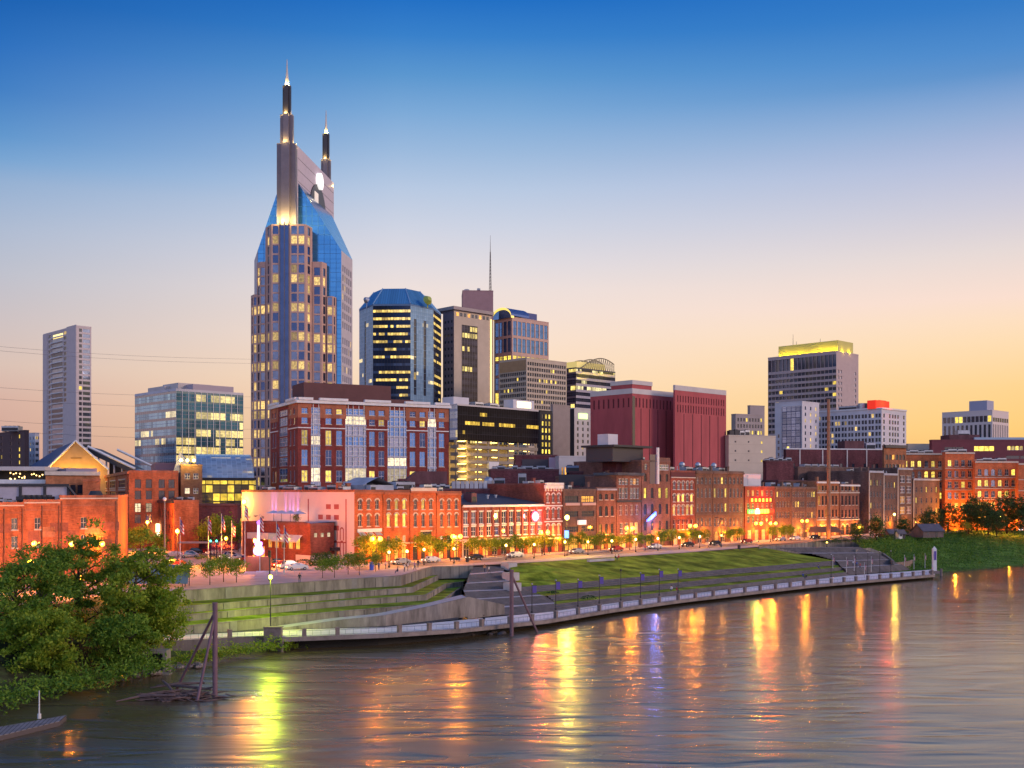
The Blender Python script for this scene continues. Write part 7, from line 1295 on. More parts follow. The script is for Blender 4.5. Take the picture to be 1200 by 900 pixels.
# promenade posts, railing and banner lamps
PST = mat('post_concrete', (.20, .155, .14), .9, var=.3, scale=1.2)
def along(px): # outer deck edge at a photo column
    for i in range(len(dO) - 1):
        a, c = dO[i], dO[i + 1]; k = (px - 600) / F; d = c - a; t = (k * a.y - a.x) / (d.x - k * d.y)
        if -1e-6 <= t <= 1.0001: return a + d * t, d.normalized()
    return dO[-1], (dO[-1] - dO[-2]).normalized()
pm_ = MB(); pm_.box(-.3, .3, -.3, .3, 0, 1.12); pm_.box(-.36, .36, -.36, .36, 1.12, 1.22); pm_.box(-.26, .26, -.26, .26, 1.22, 1.28); pme = pm_.mesh('concrete_post', [PST])
posts = [177, 270, 357, 396, 470, 505, 537, 567, 600, 626, 654, 680, 705, 730, 753, 775, 797, 817, 838, 857, 875, 893, 911, 928, 944, 960, 976, 991, 1005, 1019, 1033, 1046, 1059, 1072, 1084, 1094]
def where(px):
    return ('beside the riverside weeds' if px < 300 else 'below the ramp' if px < 545 else 'below the broad stairs' if px < 640 else 'below the seat steps with banner lamps' if px < 800 else 'beyond the banner lamps' if px < 960 else 'below the flagged stairs' if px < 1060 else 'by the obelisk')
for px in posts:
    a, d = along(px); o = link('concrete_post', pme, None, a + Vector((-d.y, d.x, 0)) * .5, math.atan2(d.y, d.x)); tag(o, 'squat concrete railing post on the promenade edge ' + where(px), 'post', 'concrete posts ' + where(px))
a, d = along(319); g = MB(); g.box(-1.3, 1.3, -.7, .7, -1.6, 1.4); g.box(-1.4, 1.4, -.8, .8, 1.4, 1.55); o = g.build('lamp_plinth', PST, None, a + Vector((-d.y, d.x, 0)) * .8 + Vector((.4, -1.4, 0)), math.atan2(d.y, d.x)) if False else g.build('lamp_plinth', PST, None, a + Vector((-d.y, d.x, 0)) * .2); tag(o, 'broad concrete plinth jutting from the quay under the yellow-green lamp', 'plinth')
for i in range(len(posts) - 1):
    a, d = along(posts[i]); c, d2 = along(posts[i + 1]); a = a + Vector((-d.y, d.x, 0)) * .5; c = c + Vector((-d2.y, d2.x, 0)) * .5; n = max(2, int((c - a).length / 1.1)); r_ = thing('railing', 'thin dark railing section on the promenade edge ' + where(posts[i]), 'railing', a, 'railing sections ' + where(posts[i])); g = MB(); e = c - a
    for zz_ in (.9, .15): g.tube([Vector((0, 0, zz_)), e + UP * zz_], .03, 5)
    for k in range(1, n): g.tube([e * (k / n) + UP * .15, e * (k / n) + UP * .9], .02, 4)
    g.build('rail', mat('railing_paint', (.10, .085, .085), .6), r_)
PB = mat('purple_banner', (.14, .09, .34), .8)
for k, px in enumerate((626, 654, 680, 705, 753, 775, 797)):
    a, d = along(px); D = a.y; lamp('slim unlit lamp with purple banner on the promenade, %s' % ['nearest the steel pipe', 'second past the steel pipe', 'third past the steel pipe', 'just before the tall dark lamp', 'just after the tall dark lamp', 'second after the tall dark lamp', 'last of the banner lamps'][k], a + Vector((-d.y, d.x, 0)) * .5 + UP * 1.5, 4.9 + .3 * (k % 2), METAL, 0, SOD, .16, banner=PB, light=False, group='banner lamps on the promenade')
a, d = along(730); lamp('taller dark unlit lamp between the purple banner lamps', a + Vector((-d.y, d.x, 0)) * .5 + UP * 1.5, 5.8, DARK_T, 0, SOD, .22, light=False, group=None)
for k, px in enumerate((976, 1005, 1019, 1033, 1046)):
    a, d = along(px); lamp('slim unlit promenade lamp by the flagged stairs, %s' % ['first before the stairs', 'beside the foot of the stairs', 'second past the stair foot', 'third past the stair foot', 'closest to the rusty wall end'][k], a + Vector((-d.y, d.x, 0)) * .5 + UP * 1.5, 5.6, METAL, 0, SOD, .16, light=False, group='slim lamps by the flagged stairs')
# flags
FLR, FLW, FLB = mat('flag_red', (.42, .03, .04), .8), mat('flag_white', (.62, .58, .58), .8), mat('flag_blue', (.03, .05, .22), .8)
def flag_geo(g, z, s=1.0, rg=rnd):
    w, h, n, m = 1.5 * s, 2.6 * s, 6, 7; ph = rg.random() * 6
    def q(i, j): x = i / n * w * .45; return Vector((.08 + x, .3 * s * math.sin(i * 1.1 + ph + j * .4) * (i / n), z - h * j / m - i / n * .9 * s))
    for j in range(m):
        for i in range(n): g.poly([q(i, j + 1), q(i + 1, j + 1), q(i + 1, j), q(i, j)], 3 if (j < 3 and i < 2) else (1 + j % 2))
def flagpole(label, base, h, group, s=1.0):
    o = thing('flagpole', label, 'flagpole', base, group); g = MB(); g.tube([(0, 0, 0), (0, 0, h)], [.11, .05], 7); g.ball((0, 0, h + .08), .12, 6); g.build('pole', METAL, o); g = MB(); flag_geo(g, h - .2, s); g.build('flag', [METAL, FLR, FLW, FLB], o)
for px, pt_, D, w in ((211, 607, 221, 'in front of the low orange shop'), (244, 606, 229, 'before the plaza traffic lights'), (259.5, 603, 229, 'second past the traffic lights'), (271.5, 611, 235, 'before the purple trees'), (287, 590, 226, 'tallest, before the restaurant patio'), (304.5, 604, 222, 'rising through the guitar sign'), (324, 612, 214, 'before the restaurant awnings'), (333, 617, 214, 'last, nearest the round hedges')):
    flagpole('flagpole with a drooping striped flag ' + w, Q(px, D, 8), Zp(pt_, D) - 8, 'flagpoles along the plaza')
for px, py, w in ((976, 655, 'at the head of the flagged stairs'), (992, 658, 'halfway down the flagged stairs'), (1001, 656, 'beside the strolling group'), (1013, 664, 'at the foot of the flagged stairs'), (1021, 657, 'on the stepped wall'), (1060, 655, 'first before the ivy bank'), (1071, 654, 'second before the ivy bank'), (1084, 653, 'third before the ivy bank')):
    b_ = P(px, py + 13, 1.2 if px > 1050 else 2.6); flagpole('short pole with a small striped flag ' + w, b_, Zp(py - 4, b_.y) - b_.z, 'small flags by the far stairs', .5)
o = thing('wall_floodlight', 'dazzling yellow floodlight high at the end of the pink mural wall', 'floodlight', mw_.F[3].p(2.0, 13.6, .5)); g = MB(); g.ball((0, 0, 0), .5, 8, 0); g.box(-.1, .1, -.1, .1, -1.2, -.4, 1); g.build('lamp_head', [LAMPY, DARK_T], o); pl_light(o, mw_.F[3].n * 1.2, (1, .66, .06), 2200, .4)
# traffic lights
for px, D, w in ((247, 258, 'with green light over the plaza road'), (254, 258, 'second with green light over the plaza road'), (316, 197, 'dark, at the kerb by the parked cars')):
    o = thing('traffic_light', 'traffic signal ' + w, 'traffic light', Q(px, D, 8), 'traffic lights'); g = MB(); g.tube([(0, 0, 0), (0, 0, 5.6)], [.13, .1], 7); g.build('pole', DARK_T, o); g = MB(); g.box(-.22, .22, -.2, .2, 4.4, 5.6); g.build('housing', DARK_T, o)
    for k, c in enumerate(((1, .05, .02), (1, .6, .05), (.05, 1, .35))): g = MB(); g.tube([(0, -.2, 5.4 - k * .4), (0, -.24, 5.4 - k * .4)], .14 if not (k == 2 and px < 300) else .2, 8); g.build('lens', mat('green_lens', (.05, 1, .4), emit=(.05, 1, .45), es=14) if k == 2 and px < 300 else mat('dark_lens_%d' % k, tuple(x * .08 for x in c), .3), o)
# neon guitar
o = thing('guitar_sign', 'tall white and violet neon guitar sign on a brick base', 'sign', Q(303, 223, 8)); D = 223; NW = mat('white_violet_neon', (1, .9, 1), emit=(1, .60, .95), es=1.0); NV = mat('violet_neon', (.6, .3, 1), emit=(.45, .16, 1), es=1.4); z = lambda q: Zp(q, D) - 8
def outline(pts, y0, y1, m, nm): g = MB(); k = len(pts); g.poly([(p[0], y0, p[1]) for p in pts]); g.poly([(p[0], y1, p[1]) for p in reversed(pts)]); [g.poly([(pts[i][0], y1, pts[i][1]), (pts[(i + 1) % k][0], y1, pts[(i + 1) % k][1]), (pts[(i + 1) % k][0], y0, pts[(i + 1) % k][1]), (pts[i][0], y0, pts[i][1])]) for i in range(k)]; return g.build(nm, m, o)
zc = z(642.5); hw = [(-1.75, .0), (-1.7, .55), (-1.45, 1.0), (-1.0, 1.3), (-.5, 1.36), (-.05, 1.15), (.3, .86), (.6, .8), (.95, .96), (1.3, .98), (1.55, .72), (1.65, .3)]
bd = [(w * .72, zc + y * .8) for y, w in hw] + [(-w * .72, zc + y * .8) for y, w in reversed(hw[1:])]
outline([(p[0] * 1.12, zc + (p[1] - zc) * 1.07) for p in bd], .0, .3, NV, 'glow_edge'); g = MB(); g.tube([(0, -.16, zc - .1), (0, -.2, zc - .1)], .34, 14); g.build('sound_hole', NV, o)
outline(bd, -.12, .12, NW, 'guitar_body'); outline([(p[0] * 1.1, zc + (p[1] - zc) * 1.08) for p in bd], .02, .2, NV, 'body_glow_edge') if False else None
outline([(-.28, zc + 1.2), (.28, zc + 1.2), (.22, z(615)), (-.22, z(615))], -.16, .16, NW, 'guitar_neck'); outline([(-.22, z(615)), (.22, z(615)), (.38, z(611)), (.1, z(609.5)), (-.38, z(611.5))], -.14, .14, NV, 'headstock')
g = MB(); g.tube([(0, .4, 0), (0, .4, z(620))], .12, 8); g.build('pole', DARK_T, o); g = MB(); g.box(-2.4, 2.4, -.7, .9, 0, z(652)); g.build('brick_base', BR1, o); pl_light(o, (0, -1.5, zc), (.8, .5, 1), 700, .6)
# cars
GLS = mat('car_glass', (.03, .035, .045), .08, spec=.8); TYR = mat('tyre_rubber', (.02, .02, .02), .9); RIM = mat('wheel_rim', (.4, .4, .42), .35, .8); HL = mat('headlight_glass', (1, .9, .7), emit=(1, .85, .6), es=3); TLt = mat('tail_lamp', (.5, .02, .02), emit=(1, .03, .02), es=1.5)
def car(label, loc, rz, paint, kind='car', group='parked cars'):
    o = thing('parked_car' if kind == 'car' else 'parked_suv', label, 'car', loc, group, rz); h = 1.42 if kind == 'car' else 1.75; g = MB(); L_ = 4.5
    prof = [(-2.2, .35), (-2.25, .75), (-2.1, .92), (-1.35, .98), (-.7, h), (.75, h), (1.75 if kind == 'car' else 2.05, 1.0), (2.2, .9), (2.25, .5), (2.2, .33)]
    ww = [.82, .86, .85, .84, .62, .62, .84, .84, .85, .82]; k = len(prof)
    for s_ in (-1, 1): pts = [(prof[i][0], s_ * ww[i], prof[i][1]) for i in range(k)]; g.poly(pts if s_ < 0 else pts[::-1])
    for i in range(k): a, c = i, (i + 1) % k; g.poly([(prof[a][0], -ww[a], prof[a][1]), (prof[a][0], ww[a], prof[a][1]), (prof[c][0], ww[c], prof[c][1]), (prof[c][0], -ww[c], prof[c][1])])
    g.build('body', paint, o); g = MB()
    for s_ in (-1, 1): g.poly([(-1.2, s_ * .80, 1.02), (-.66, s_ * .66, h - .08), (.72, s_ * .66, h - .08), (1.55, s_ * .82, 1.03)][::s_])
    g.build('side_window', GLS, o); g = MB(); g.poly([(-1.32, -.72, 1.03), (-1.32, .72, 1.03), (-.76, .56, h - .05), (-.76, -.56, h - .05)]); g.build('windscreen', GLS, o)
    for x in (-1.4, 1.4):
        for s_ in (-1, 1):
            g = MB(); g.tube([(x, s_ * .66, .33), (x, s_ * .9, .33)], .33, 12); w = g.build('wheel', TYR, o); g = MB(); g.tube([(x, s_ * .88, .33), (x, s_ * .92, .33)], .19, 10); g.build('rim', RIM, w)
    for s_ in (-1, 1): g = MB(); g.box(-2.28, -2.2, s_ * .62 - .16, s_ * .62 + .16, .6, .78); g.build('headlight', HL, o); g = MB(); g.box(2.2, 2.28, s_ * .66 - .14, s_ * .66 + .14, .65, .86); g.build('tail_light', TLt, o)
    return o
PW, PK, PR, PS, PBl = mat('white_car_paint', (.6, .58, .56), .25, spec=.6), mat('black_car_paint', (.02, .02, .022), .2, spec=.6), mat('red_car_paint', (.35, .03, .02), .25, spec=.6), mat('silver_car_paint', (.36, .37, .39), .3, .5), mat('blue_car_paint', (.04, .08, .2), .25, spec=.6)
for px, D, rz, p, k, lb in ((204, 272, .2, PW, 'car', 'white saloon parked before the low orange shop'), (222, 268, .3, PS, 'suv', 'silver wagon on the plaza road beside the flagpole'), (269, 264, .7, PW, 'suv', 'white van-like car parked behind the low hedge, before the purple trees'), (280, 258, .8, PW, 'car', 'white saloon parked beside the guitar sign'), (289, 254, .8, PR, 'car', 'red saloon parked in the row behind the guitar sign'), (314, 240, .8, PBl, 'car', 'dark blue car parked between flagpoles'), (322, 236, .9, PK, 'suv', 'black car parked beside the dark blue one'), (330, 234, .8, PR, 'car', 'red car parked second from the white saloon by the restaurant'), (338, 230, .7, PW, 'suv', 'white wagon parked below the restaurant awnings'), (348, 226, .5, PW, 'car', 'white saloon parked nearest the round hedges'), (228, 283, .2, PK, 'suv', 'black car under the shelter roof by the orange shop'), (240, 284, .2, PR, 'car', 'red car under the shelter roof'), (252, 280, .3, PW, 'car', 'white car deep in the lot under the large dark tree'), (205, 240, .4, PR, 'car', 'red car at the corner by the single sodium lamp')):
    car(lb, Q(px, D, 8.02), rz, p, k)
for px, lb, p in ((470, 'grey car by the kerb before the arched warehouses', PS), (505, 'pale car by the kerb before the loading door', PW), (838, 'dark car by the kerb before the brown warehouses', PK), (875, 'red car by the kerb before the neon front', PR), (932, 'white car at the far end of the street', PW), (955, 'dark car turning at the far end of the street', PK), (556, 'dark car by the kerb before the first bays of the brick hall', PK), (604, 'white car by the kerb before the round sign', PW), (676, 'silver car by the kerb before the infill building', PS), (722, 'red car by the kerb before the narrow rosy front', PR), (768, 'white car by the kerb under the blue neon', PW), (806, 'black car by the kerb before the painted warehouse', PK), (915, 'silver car by the kerb just past the neon front', PS)): q = fr(px, -7.2); car(lb, (q.x, q.y, 8.01), R(46), p)
car('white car on the far riverside road under the trees', Q(1196, 452, 8.02), 1.2, PW); car('red car on the overlook road', Q(1031, 385, 8.02), .6, PR)
o = thing('parking_shelter', 'long flat parking shelter roof by the orange shop', 'shelter', Q(236, 282, 8)); g = MB(); g.box(-5.5, 5.5, -2, 2, 3.0, 3.3); g.build('roof', METAL, o)
for x in (-5, 0, 5): g = MB(); g.tube([(x, 0, 0), (x, 0, 3)], .1, 6); g.build('post', DARK_T, o)
# people
SKIN = mat('skin', (.42, .25, .18), .6)
def person(label, loc, rz=0.0, shirt=(.5, .5, .5), pants=(.05, .06, .1), pose='stand', group='people on the riverfront'):
    J = {'p': (0, 0, .93), 'ch': (0, 0, 1.32), 'nk': (0, 0, 1.5), 'hd': (0, -.02, 1.66), 'ht': (0, -.02, 1.78), 'ls': (.19, 0, 1.42), 'le': (.26, .02, 1.15), 'lw': (.27, -.08, .9), 'rs': (-.19, 0, 1.42), 're': (-.26, .02, 1.15), 'rw': (-.27, -.08, .9), 'lh': (.1, 0, .9), 'lk': (.11, -.06, .5), 'la': (.11, .04, .08), 'lt': (.11, -.12, .04), 'rh': (-.1, 0, .9), 'rk': (-.11, .02, .5), 'ra': (-.11, .1, .08), 'rt': (-.11, -.06, .04)}
    if pose == 'sit':
        J.update({k: (v[0], v[1], v[2] - .45) for k, v in J.items() if k not in ('la', 'lt', 'ra', 'rt', 'lk', 'rk')}); J.update(lk=(.13, -.45, .5), rk=(-.13, -.45, .5), la=(.13, -.42, .08), lt=(.13, -.58, .04), ra=(-.13, -.42, .08), rt=(-.13, -.58, .04), lw=(.2, -.35, .55), rw=(-.2, -.35, .55))
    if pose == 'walk': J.update(lk=(.11, -.2, .52), la=(.11, -.22, .1), lt=(.11, -.38, .08), rk=(-.11, .05, .5), ra=(-.11, .33, .14), rt=(-.11, .2, .05), lw=(.24, .2, .95), rw=(-.24, -.25, .95))
    ks = list(J); E = [('p', 'ch'), ('ch', 'nk'), ('nk', 'hd'), ('hd', 'ht'), ('ch', 'ls'), ('ls', 'le'), ('le', 'lw'), ('ch', 'rs'), ('rs', 're'), ('re', 'rw'), ('p', 'lh'), ('lh', 'lk'), ('lk', 'la'), ('la', 'lt'), ('p', 'rh'), ('rh', 'rk'), ('rk', 'ra'), ('ra', 'rt')]
    rad = {'p': .15, 'ch': .16, 'nk': .06, 'hd': .1, 'ht': .07, 'ls': .075, 'rs': .075, 'le': .05, 're': .05, 'lw': .04, 'rw': .04, 'lh': .1, 'rh': .1, 'lk': .065, 'rk': .065, 'la': .045, 'ra': .045, 'lt': .04, 'rt': .04}
    me = bpy.data.meshes.new('person'); me.from_pydata([J[k] for k in ks], [(ks.index(a), ks.index(c)) for a, c in E], []); tmp = bpy.data.objects.new('person', me); COL.objects.link(tmp)
    md = tmp.modifiers.new('skin', 'SKIN'); sv = me.skin_vertices[0].data
    for i, k in enumerate(ks): sv[i].radius = (rad[k], rad[k])
    sv[0].use_root = True; s2 = tmp.modifiers.new('sub', 'SUBSURF'); s2.levels = s2.render_levels = 1
    dg = bpy.context.evaluated_depsgraph_get(); m2 = bpy.data.meshes.new_from_object(tmp.evaluated_get(dg)); bpy.data.objects.remove(tmp)
    hp = J['p'][2]; mats = [mat('cloth_%d_%d_%d' % tuple(int(c * 99) for c in shirt), shirt, .9), mat('trousers_%d_%d_%d' % tuple(int(c * 99) for c in pants), pants, .9), SKIN]
    for m in mats: m2.materials.append(m)
    for pl in m2.polygons:
        c = pl.center; pl.use_smooth = True; pl.material_index = 2 if c.z > hp + .56 or (abs(c.x) > .22 and c.z < hp + .12 and c.z > hp - .2) else (1 if c.z < hp + .04 else 0)
    o = link('person', m2, None, loc, rz); tag(o, label, 'person', group)
    g = MB(); hz = J['hd'][2]; g.ball((0, J['hd'][1] + .015, hz + .05), .112, 10, 0, 1.0); g.build('hair', mat('dark_hair', (.03, .02, .015), .7), o, smooth=True); return o
W_, B_, K_, R_, V_ = (.6, .58, .56), (.06, .10, .3), (.03, .03, .035), (.4, .04, .05), (.25, .14, .4)
for px, py, z_, sh, pose, lb in ((474, 670, 8.0, W_, 'stand', 'person in a white top at the terrace wall'), (478, 669, 8.0, W_, 'stand', 'second person in a white top beside the terrace wall'), (466, 672, 8.0, K_, 'sit', 'person in dark clothes sitting by the terrace wall'), (486, 668, 8.0, V_, 'walk', 'person in violet walking along the terrace wall'), (490, 665.5, 8.0, K_, 'stand', 'person in black at the end of the group by the terrace wall'), (500, 660, 8.0, W_, 'walk', 'person in white crossing before the arched warehouses'),
                               (568, 671, 6.72, (.5, .25, .12), 'walk', 'person in orange on the broad stairs'), (573, 672.5, 6.6, W_, 'walk', 'person in white on the broad stairs'), (721, 656, 7.8, K_, 'sit', 'person in dark clothes sitting at the top of the lawn'), (725, 656, 7.75, R_, 'sit', 'person in red sitting at the top of the lawn'), (787, 693, 2.3, W_, 'sit', 'person in white sitting on the lowest seat row'), (793, 694, 2.2, R_, 'sit', 'person in red sitting on the lowest seat row'), (945, 678.5, 2.3, K_, 'sit', 'person in black sitting towards the far end of the seat rows'), (941, 677, 2.6, B_, 'sit', 'person in blue sitting towards the far end of the seat rows'), (959, 667.5, 3.5, B_, 'sit', 'person sitting on the middle seat row near the flags'),
                               (1000, 664, 3.4, W_, 'walk', 'person in white coming down the flagged stairs'), (1004, 665, 3.3, B_, 'stand', 'person in blue on the flagged stairs'), (1008, 667, 3.0, R_, 'walk', 'person in red on the flagged stairs'), (709, 640, 8.14, K_, 'walk', 'person in black walking before the narrow rosy front'), (635, 651, 8.14, K_, 'stand', 'person standing before the pilastered brick hall'), (351, 683, 8.0, K_, 'stand', 'person in black on the river pavement below the restaurant'), (567, 733, 1.6, K_, 'stand', 'person in black leaning by the promenade edge under the stairs'), (408, 668, 8.0, W_, 'walk', 'person in white near the mural corner'), (400, 664, 8.0, R_, 'walk', 'person in red near the mural corner'), (413, 664, 8.0, B_, 'stand', 'person in blue by the mural corner'), (396, 659, 8.0, W_, 'stand', 'person in white under the mural by the corner'), (404, 660, 8.0, K_, 'walk', 'person in black under the mural by the corner'), (420, 662, 8.0, R_, 'walk', 'person in red crossing toward the arched warehouses'), (427, 664, 8.0, V_, 'stand', 'person in violet by the kerb near the blue bin'), (444, 668, 8.0, B_, 'walk', 'person in blue between bin and terrace'), (452, 667, 8.0, W_, 'stand', 'person in white between the young trees and the terrace wall'), (598, 655, 8.1, W_, 'walk', 'person in white on the pavement above the lawn'), (756, 646, 8.1, R_, 'walk', 'person in red on the pavement above the lawn'), (830, 643, 8.1, W_, 'walk', 'person in white before the first brown bay'), (903, 637, 8.1, K_, 'walk', 'person in black near the end of the lawn'), (867, 645, 8.0, K_, 'stand', 'person in black on the river pavement before the brown warehouses')):
    person(lb, P(px, py, z_), rnd.random() * 6, sh, pose=pose)
# ================================================================ things along the water
RUST = mat('mauve_painted_pipe', (.16, .09, .11), .6, var=.25, scale=.5)
def dolphin(label, a, top, legs, r=.42):
    o = thing('steel_dolphin', label, 'mooring pile', a, 'steel pipe dolphins'); g = MB(); g.tube([(0, 0, -2), (0, 0, top)], r, 14); g.tube([(0, 0, top), (0, 0, top + .18)], r * 1.12, 14); g.build('pile', RUST, o, smooth=False)
    for e, zt in legs: g = MB(); g.tube([Vector((0, 0, zt)), Vector(e) - Vector(a)], r * .55, 10); g.build('brace', RUST, o)
a = P(252, 818, 0); D = a.y; e1, e2 = P(203, 806, 0), P(229, 822, 0); dolphin('mauve steel pipe dolphin with two raking braces, in the driftwood', a, Zp(708, D), [(e1 - UP, Zp(715, D) - .2), (e2 - UP, Zp(719, D) - .2)], .29)
a = P(599.5, 745, 0); D = a.y; e1 = P(631, 741, 0); dolphin('mauve steel pipe dolphin with one long brace, before the broad stairs', a, Zp(669, D), [(e1 - UP * .5, Zp(673, D))], .34)
# driftwood heap caught on the dolphin
rg = random.Random(5); DW = mat('driftwood', (.13, .085, .075), .9, var=.4, scale=1.5); g = MB(); c = P(212, 818, 0)
for k in range(150):
    q = c + Vector((rg.gauss(0, 2.0), rg.gauss(0, 1.2), abs(rg.gauss(.1, .28)))); an = rg.gauss(.15, .5); l = rg.uniform(.8, 3.2); d = Vector((math.cos(an), math.sin(an), rg.gauss(0, .12))) * l
    g.tube([q - d * .5, q + Vector((0, 0, rg.gauss(0, .08))), q + d * .5], [rg.uniform(.03, .11), rg.uniform(.05, .14), .02], 5)
for s_, e_ in ((P(136, 822, .1), P(215, 808, .7)), (P(150, 818, .2), P(205, 815, .6)), (P(176, 806, .3), P(240, 800, .8)), (P(190, 797, 1.2), P(204, 812, .2)), (P(184, 803, .4), P(248, 808, .5))): g.tube([s_, s_.lerp(e_, .5) + UP * .15, e_], [.07, .2, .12], 7)
tag(g.build('driftwood', DW), 'tangled heap of driftwood caught around the pipe braces', 'driftwood')
# floating dock
o = thing('floating_dock', 'low grey floating dock with a white marker pole', 'dock', P(40, 852, .3)); g = MB(); A = [P(-120, 892, .45), P(-90, 868, .45), P(78, 838.5, .45), P(70, 845.5, .45)]; rel = o.location
A = [v - rel for v in A]; g.poly([A[0], A[3], A[2], A[1]]); low = [v - UP * .5 for v in A]
for i, j in ((0, 3), (3, 2), (2, 1)): g.poly([low[i], low[j], A[j], A[i]])
g.build('hull', mat('dock_side', (.10, .08, .075), .9), o); g = MB(); n = 26
for k in range(n):
    t0, t1 = k / n + .004, (k + 1) / n - .004; p = [A[0].lerp(A[3], t0), A[0].lerp(A[3], t1), A[1].lerp(A[2], t1), A[1].lerp(A[2], t0)]; g.poly([v + UP * .05 for v in p]); g.poly([p[0], p[1], p[1] + UP * .05, p[0] + UP * .05])
g.build('plank', mat('grey_dock_plank', (.24, .21, .20), .9, var=.3, scale=1), o); g = MB(); q = P(46, 842, .5) - rel; g.tube([q, q + UP * 2.9], [.09, .06], 8); g.tube([q, q + UP * .5], .2, 8); g.build('marker_pole', mat('white_pole', (.6, .58, .55), .6), o)
# culvert mouth in the bank
g = MB(); q = P(182, 776, 1.4); T = lambda x, y, z: q + Vector((x, y, z)); g.box(-1.6, -1.1, -.4, 1.5, -1.6, 1.2, 0, T); g.box(1.1, 1.6, -.4, 1.5, -1.6, 1.2, 0, T); g.box(-1.6, 1.6, -.4, 1.5, 1.2, 1.6, 0, T); g.box(-1.1, 1.1, .9, 1.5, -1.6, 1.2, 1, T); g.box(-2.4, 2.4, -1.8, -.4, -1.9, -1.3, 0, T); tag(g.build('culvert', [CONC, DARK_T]), 'square concrete culvert mouth in the muddy bank', 'culvert')
rg = random.Random(9); rocks = []
for k in range(26):
    g = MB(); r_ = rg.uniform(.25, .6); g.ball((0, 0, 0), r_, 7, 0, .6); g.v = [(x * rg.uniform(.8, 1.2), y * rg.uniform(.8, 1.2), z * rg.uniform(.8, 1.2)) for x, y, z in g.v]
    px = rg.uniform(150, 235); q = P(px, 786 - (px - 190) * .13 + rg.uniform(-4, 2), .3); tag(g.build('boulder', mat('pale_rock', (.22, .18, .16), .9, var=.3), None, q), 'pale boulder on the mud at the waterline by the culvert', 'boulder', 'boulders on the bank')
for k in range(14):
    g = MB(); r_ = rg.uniform(.3, .7); g.ball((0, 0, 0), r_, 7, 0, .6); px = rg.uniform(545, 596); q = P(px, 744 - (px - 545) * .04 + rg.uniform(-3, 1), .15); tag(g.build('boulder', mat('dark_rock', (.07, .06, .06), .9, var=.3), None, q), 'dark boulder in the water below the broad stairs', 'boulder', 'dark boulders under the stairs')
# mast and shelter on the overlook
o = thing('brown_mast', 'very tall slim brown mast rising from the overlook shelter', 'mast', P(971, 632, 8)); hh = Zp(468, o.location.y) - 8; g = MB(); g.tube([(0, 0, 0), (0, 0, hh * .5), (0, 0, hh)], [.72, .6, .48], 12); g.build('pole', mat('brown_mast_paint', (.25, .13, .075), .6), o); g = MB(); g.box(-.9, .9, -.5, .5, hh, hh + .5); g.build('mast_head', DARK_T, o)
g = MB(); [g.tube([(0, 0, hh * k / 6), (0, 0, hh * k / 6 + .5)], .8 - .04 * k, 12) for k in range(1, 6)]; g.build('collar', mat('mast_collar', (.18, .10, .06), .6), o); pl_light(o, (0, -2.5, 1.2), SOD, 900, .3)
o = thing('overlook_shelter', 'dark low pitched shelter at the foot of the brown mast', 'shelter', P(968, 631.5, 8) + Vector((0, 3, 0))); g = MB(); g.poly([(-6, -2.5, 2.2), (6, -2.5, 2.2), (4.5, 0, 4.2), (-4.5, 0, 4.2)]); g.poly([(6, 2.5, 2.2), (-6, 2.5, 2.2), (-4.5, 0, 4.2), (4.5, 0, 4.2)]); g.poly([(6, -2.5, 2.2), (6, 2.5, 2.2), (4.5, 0, 4.2)]); g.poly([(-6, 2.5, 2.2), (-6, -2.5, 2.2), (-4.5, 0, 4.2)]); g.build('roof', mat('brown_shelter_roof', (.18, .09, .05), .8), o)  # even orange-brown base colour on the roof
for x in (-5.4, -1.8, 1.8, 5.4): g = MB(); g.tube([(x, -2.2, 0), (x, -2.2, 2.2)], .12, 6); g.build('post', DARK_T, o)
# wooden cabin, hut, fence
WD = mat('weathered_wood', (.14, .10, .095), .9, var=.3, scale=.6); RFW = mat('shingle_roof', (.09, .085, .11), .9, var=.3, scale=.8)
def hut(name, label, loc, w, d, h, rh, wall, rz=0):
    o = thing(name, label, 'hut', loc, None, rz); g = MB(); g.box(-w / 2, w / 2, -d / 2, d / 2, 0, h, 0, None, '+z'); [g.poly([(s * w / 2, -d / 2, h), (s * w / 2, d / 2, h), (s * w / 2, 0, h + rh)][::s]) for s in (-1, 1)]; g.build('wall', wall, o); g = MB(); e = .4
    for s in (-1, 1): g.poly([(-w / 2 - e, s * (d / 2 + e), h - e * rh / d * 2), (w / 2 + e, s * (d / 2 + e), h - e * rh / d * 2), (w / 2 + e, 0, h + rh), (-w / 2 - e, 0, h + rh)][::-s]); g.poly([(-w / 2 - e, s * (d / 2 + e), h - e * rh / d * 2 - .2), (w / 2 + e, s * (d / 2 + e), h - e * rh / d * 2 - .2), (w / 2 + e, 0, h + rh - .2), (-w / 2 - e, 0, h + rh - .2)][::s])
    g.build('roof', RFW, o); g = MB(); g.box(w * .1, w * .1 + 1.0, -d / 2 - .05, -d / 2, 0, 2.0); g.build('door', DARK_T, o); g = MB(); g.box(-w * .3, -w * .3 + .8, -d / 2 - .05, -d / 2, .9, 1.7); g.build('window', G_DARK, o)
hut('wooden_cabin', 'weathered wooden cabin with a shingle roof above the ivy bank', Q(1087, 392, 8), 9.0, 6, 2.6, 2.2, WD, .35); hut('white_hut', 'small white hut beside the fence on the overlook', Q(1055, 378, 8), 2.4, 2, 2.2, 1.0, WHITEW, .2); hut('grey_shed', 'small grey shed behind the white hut', Q(1045, 384, 8), 4, 3, 2.0, 1.2, WD, .3)
o = thing('plank_fence', 'grey plank fence along the top of the ivy bank', 'fence', P(1040, 629, 8.0)); g = MB(); e = Q(1106, 402, 8) - o.location
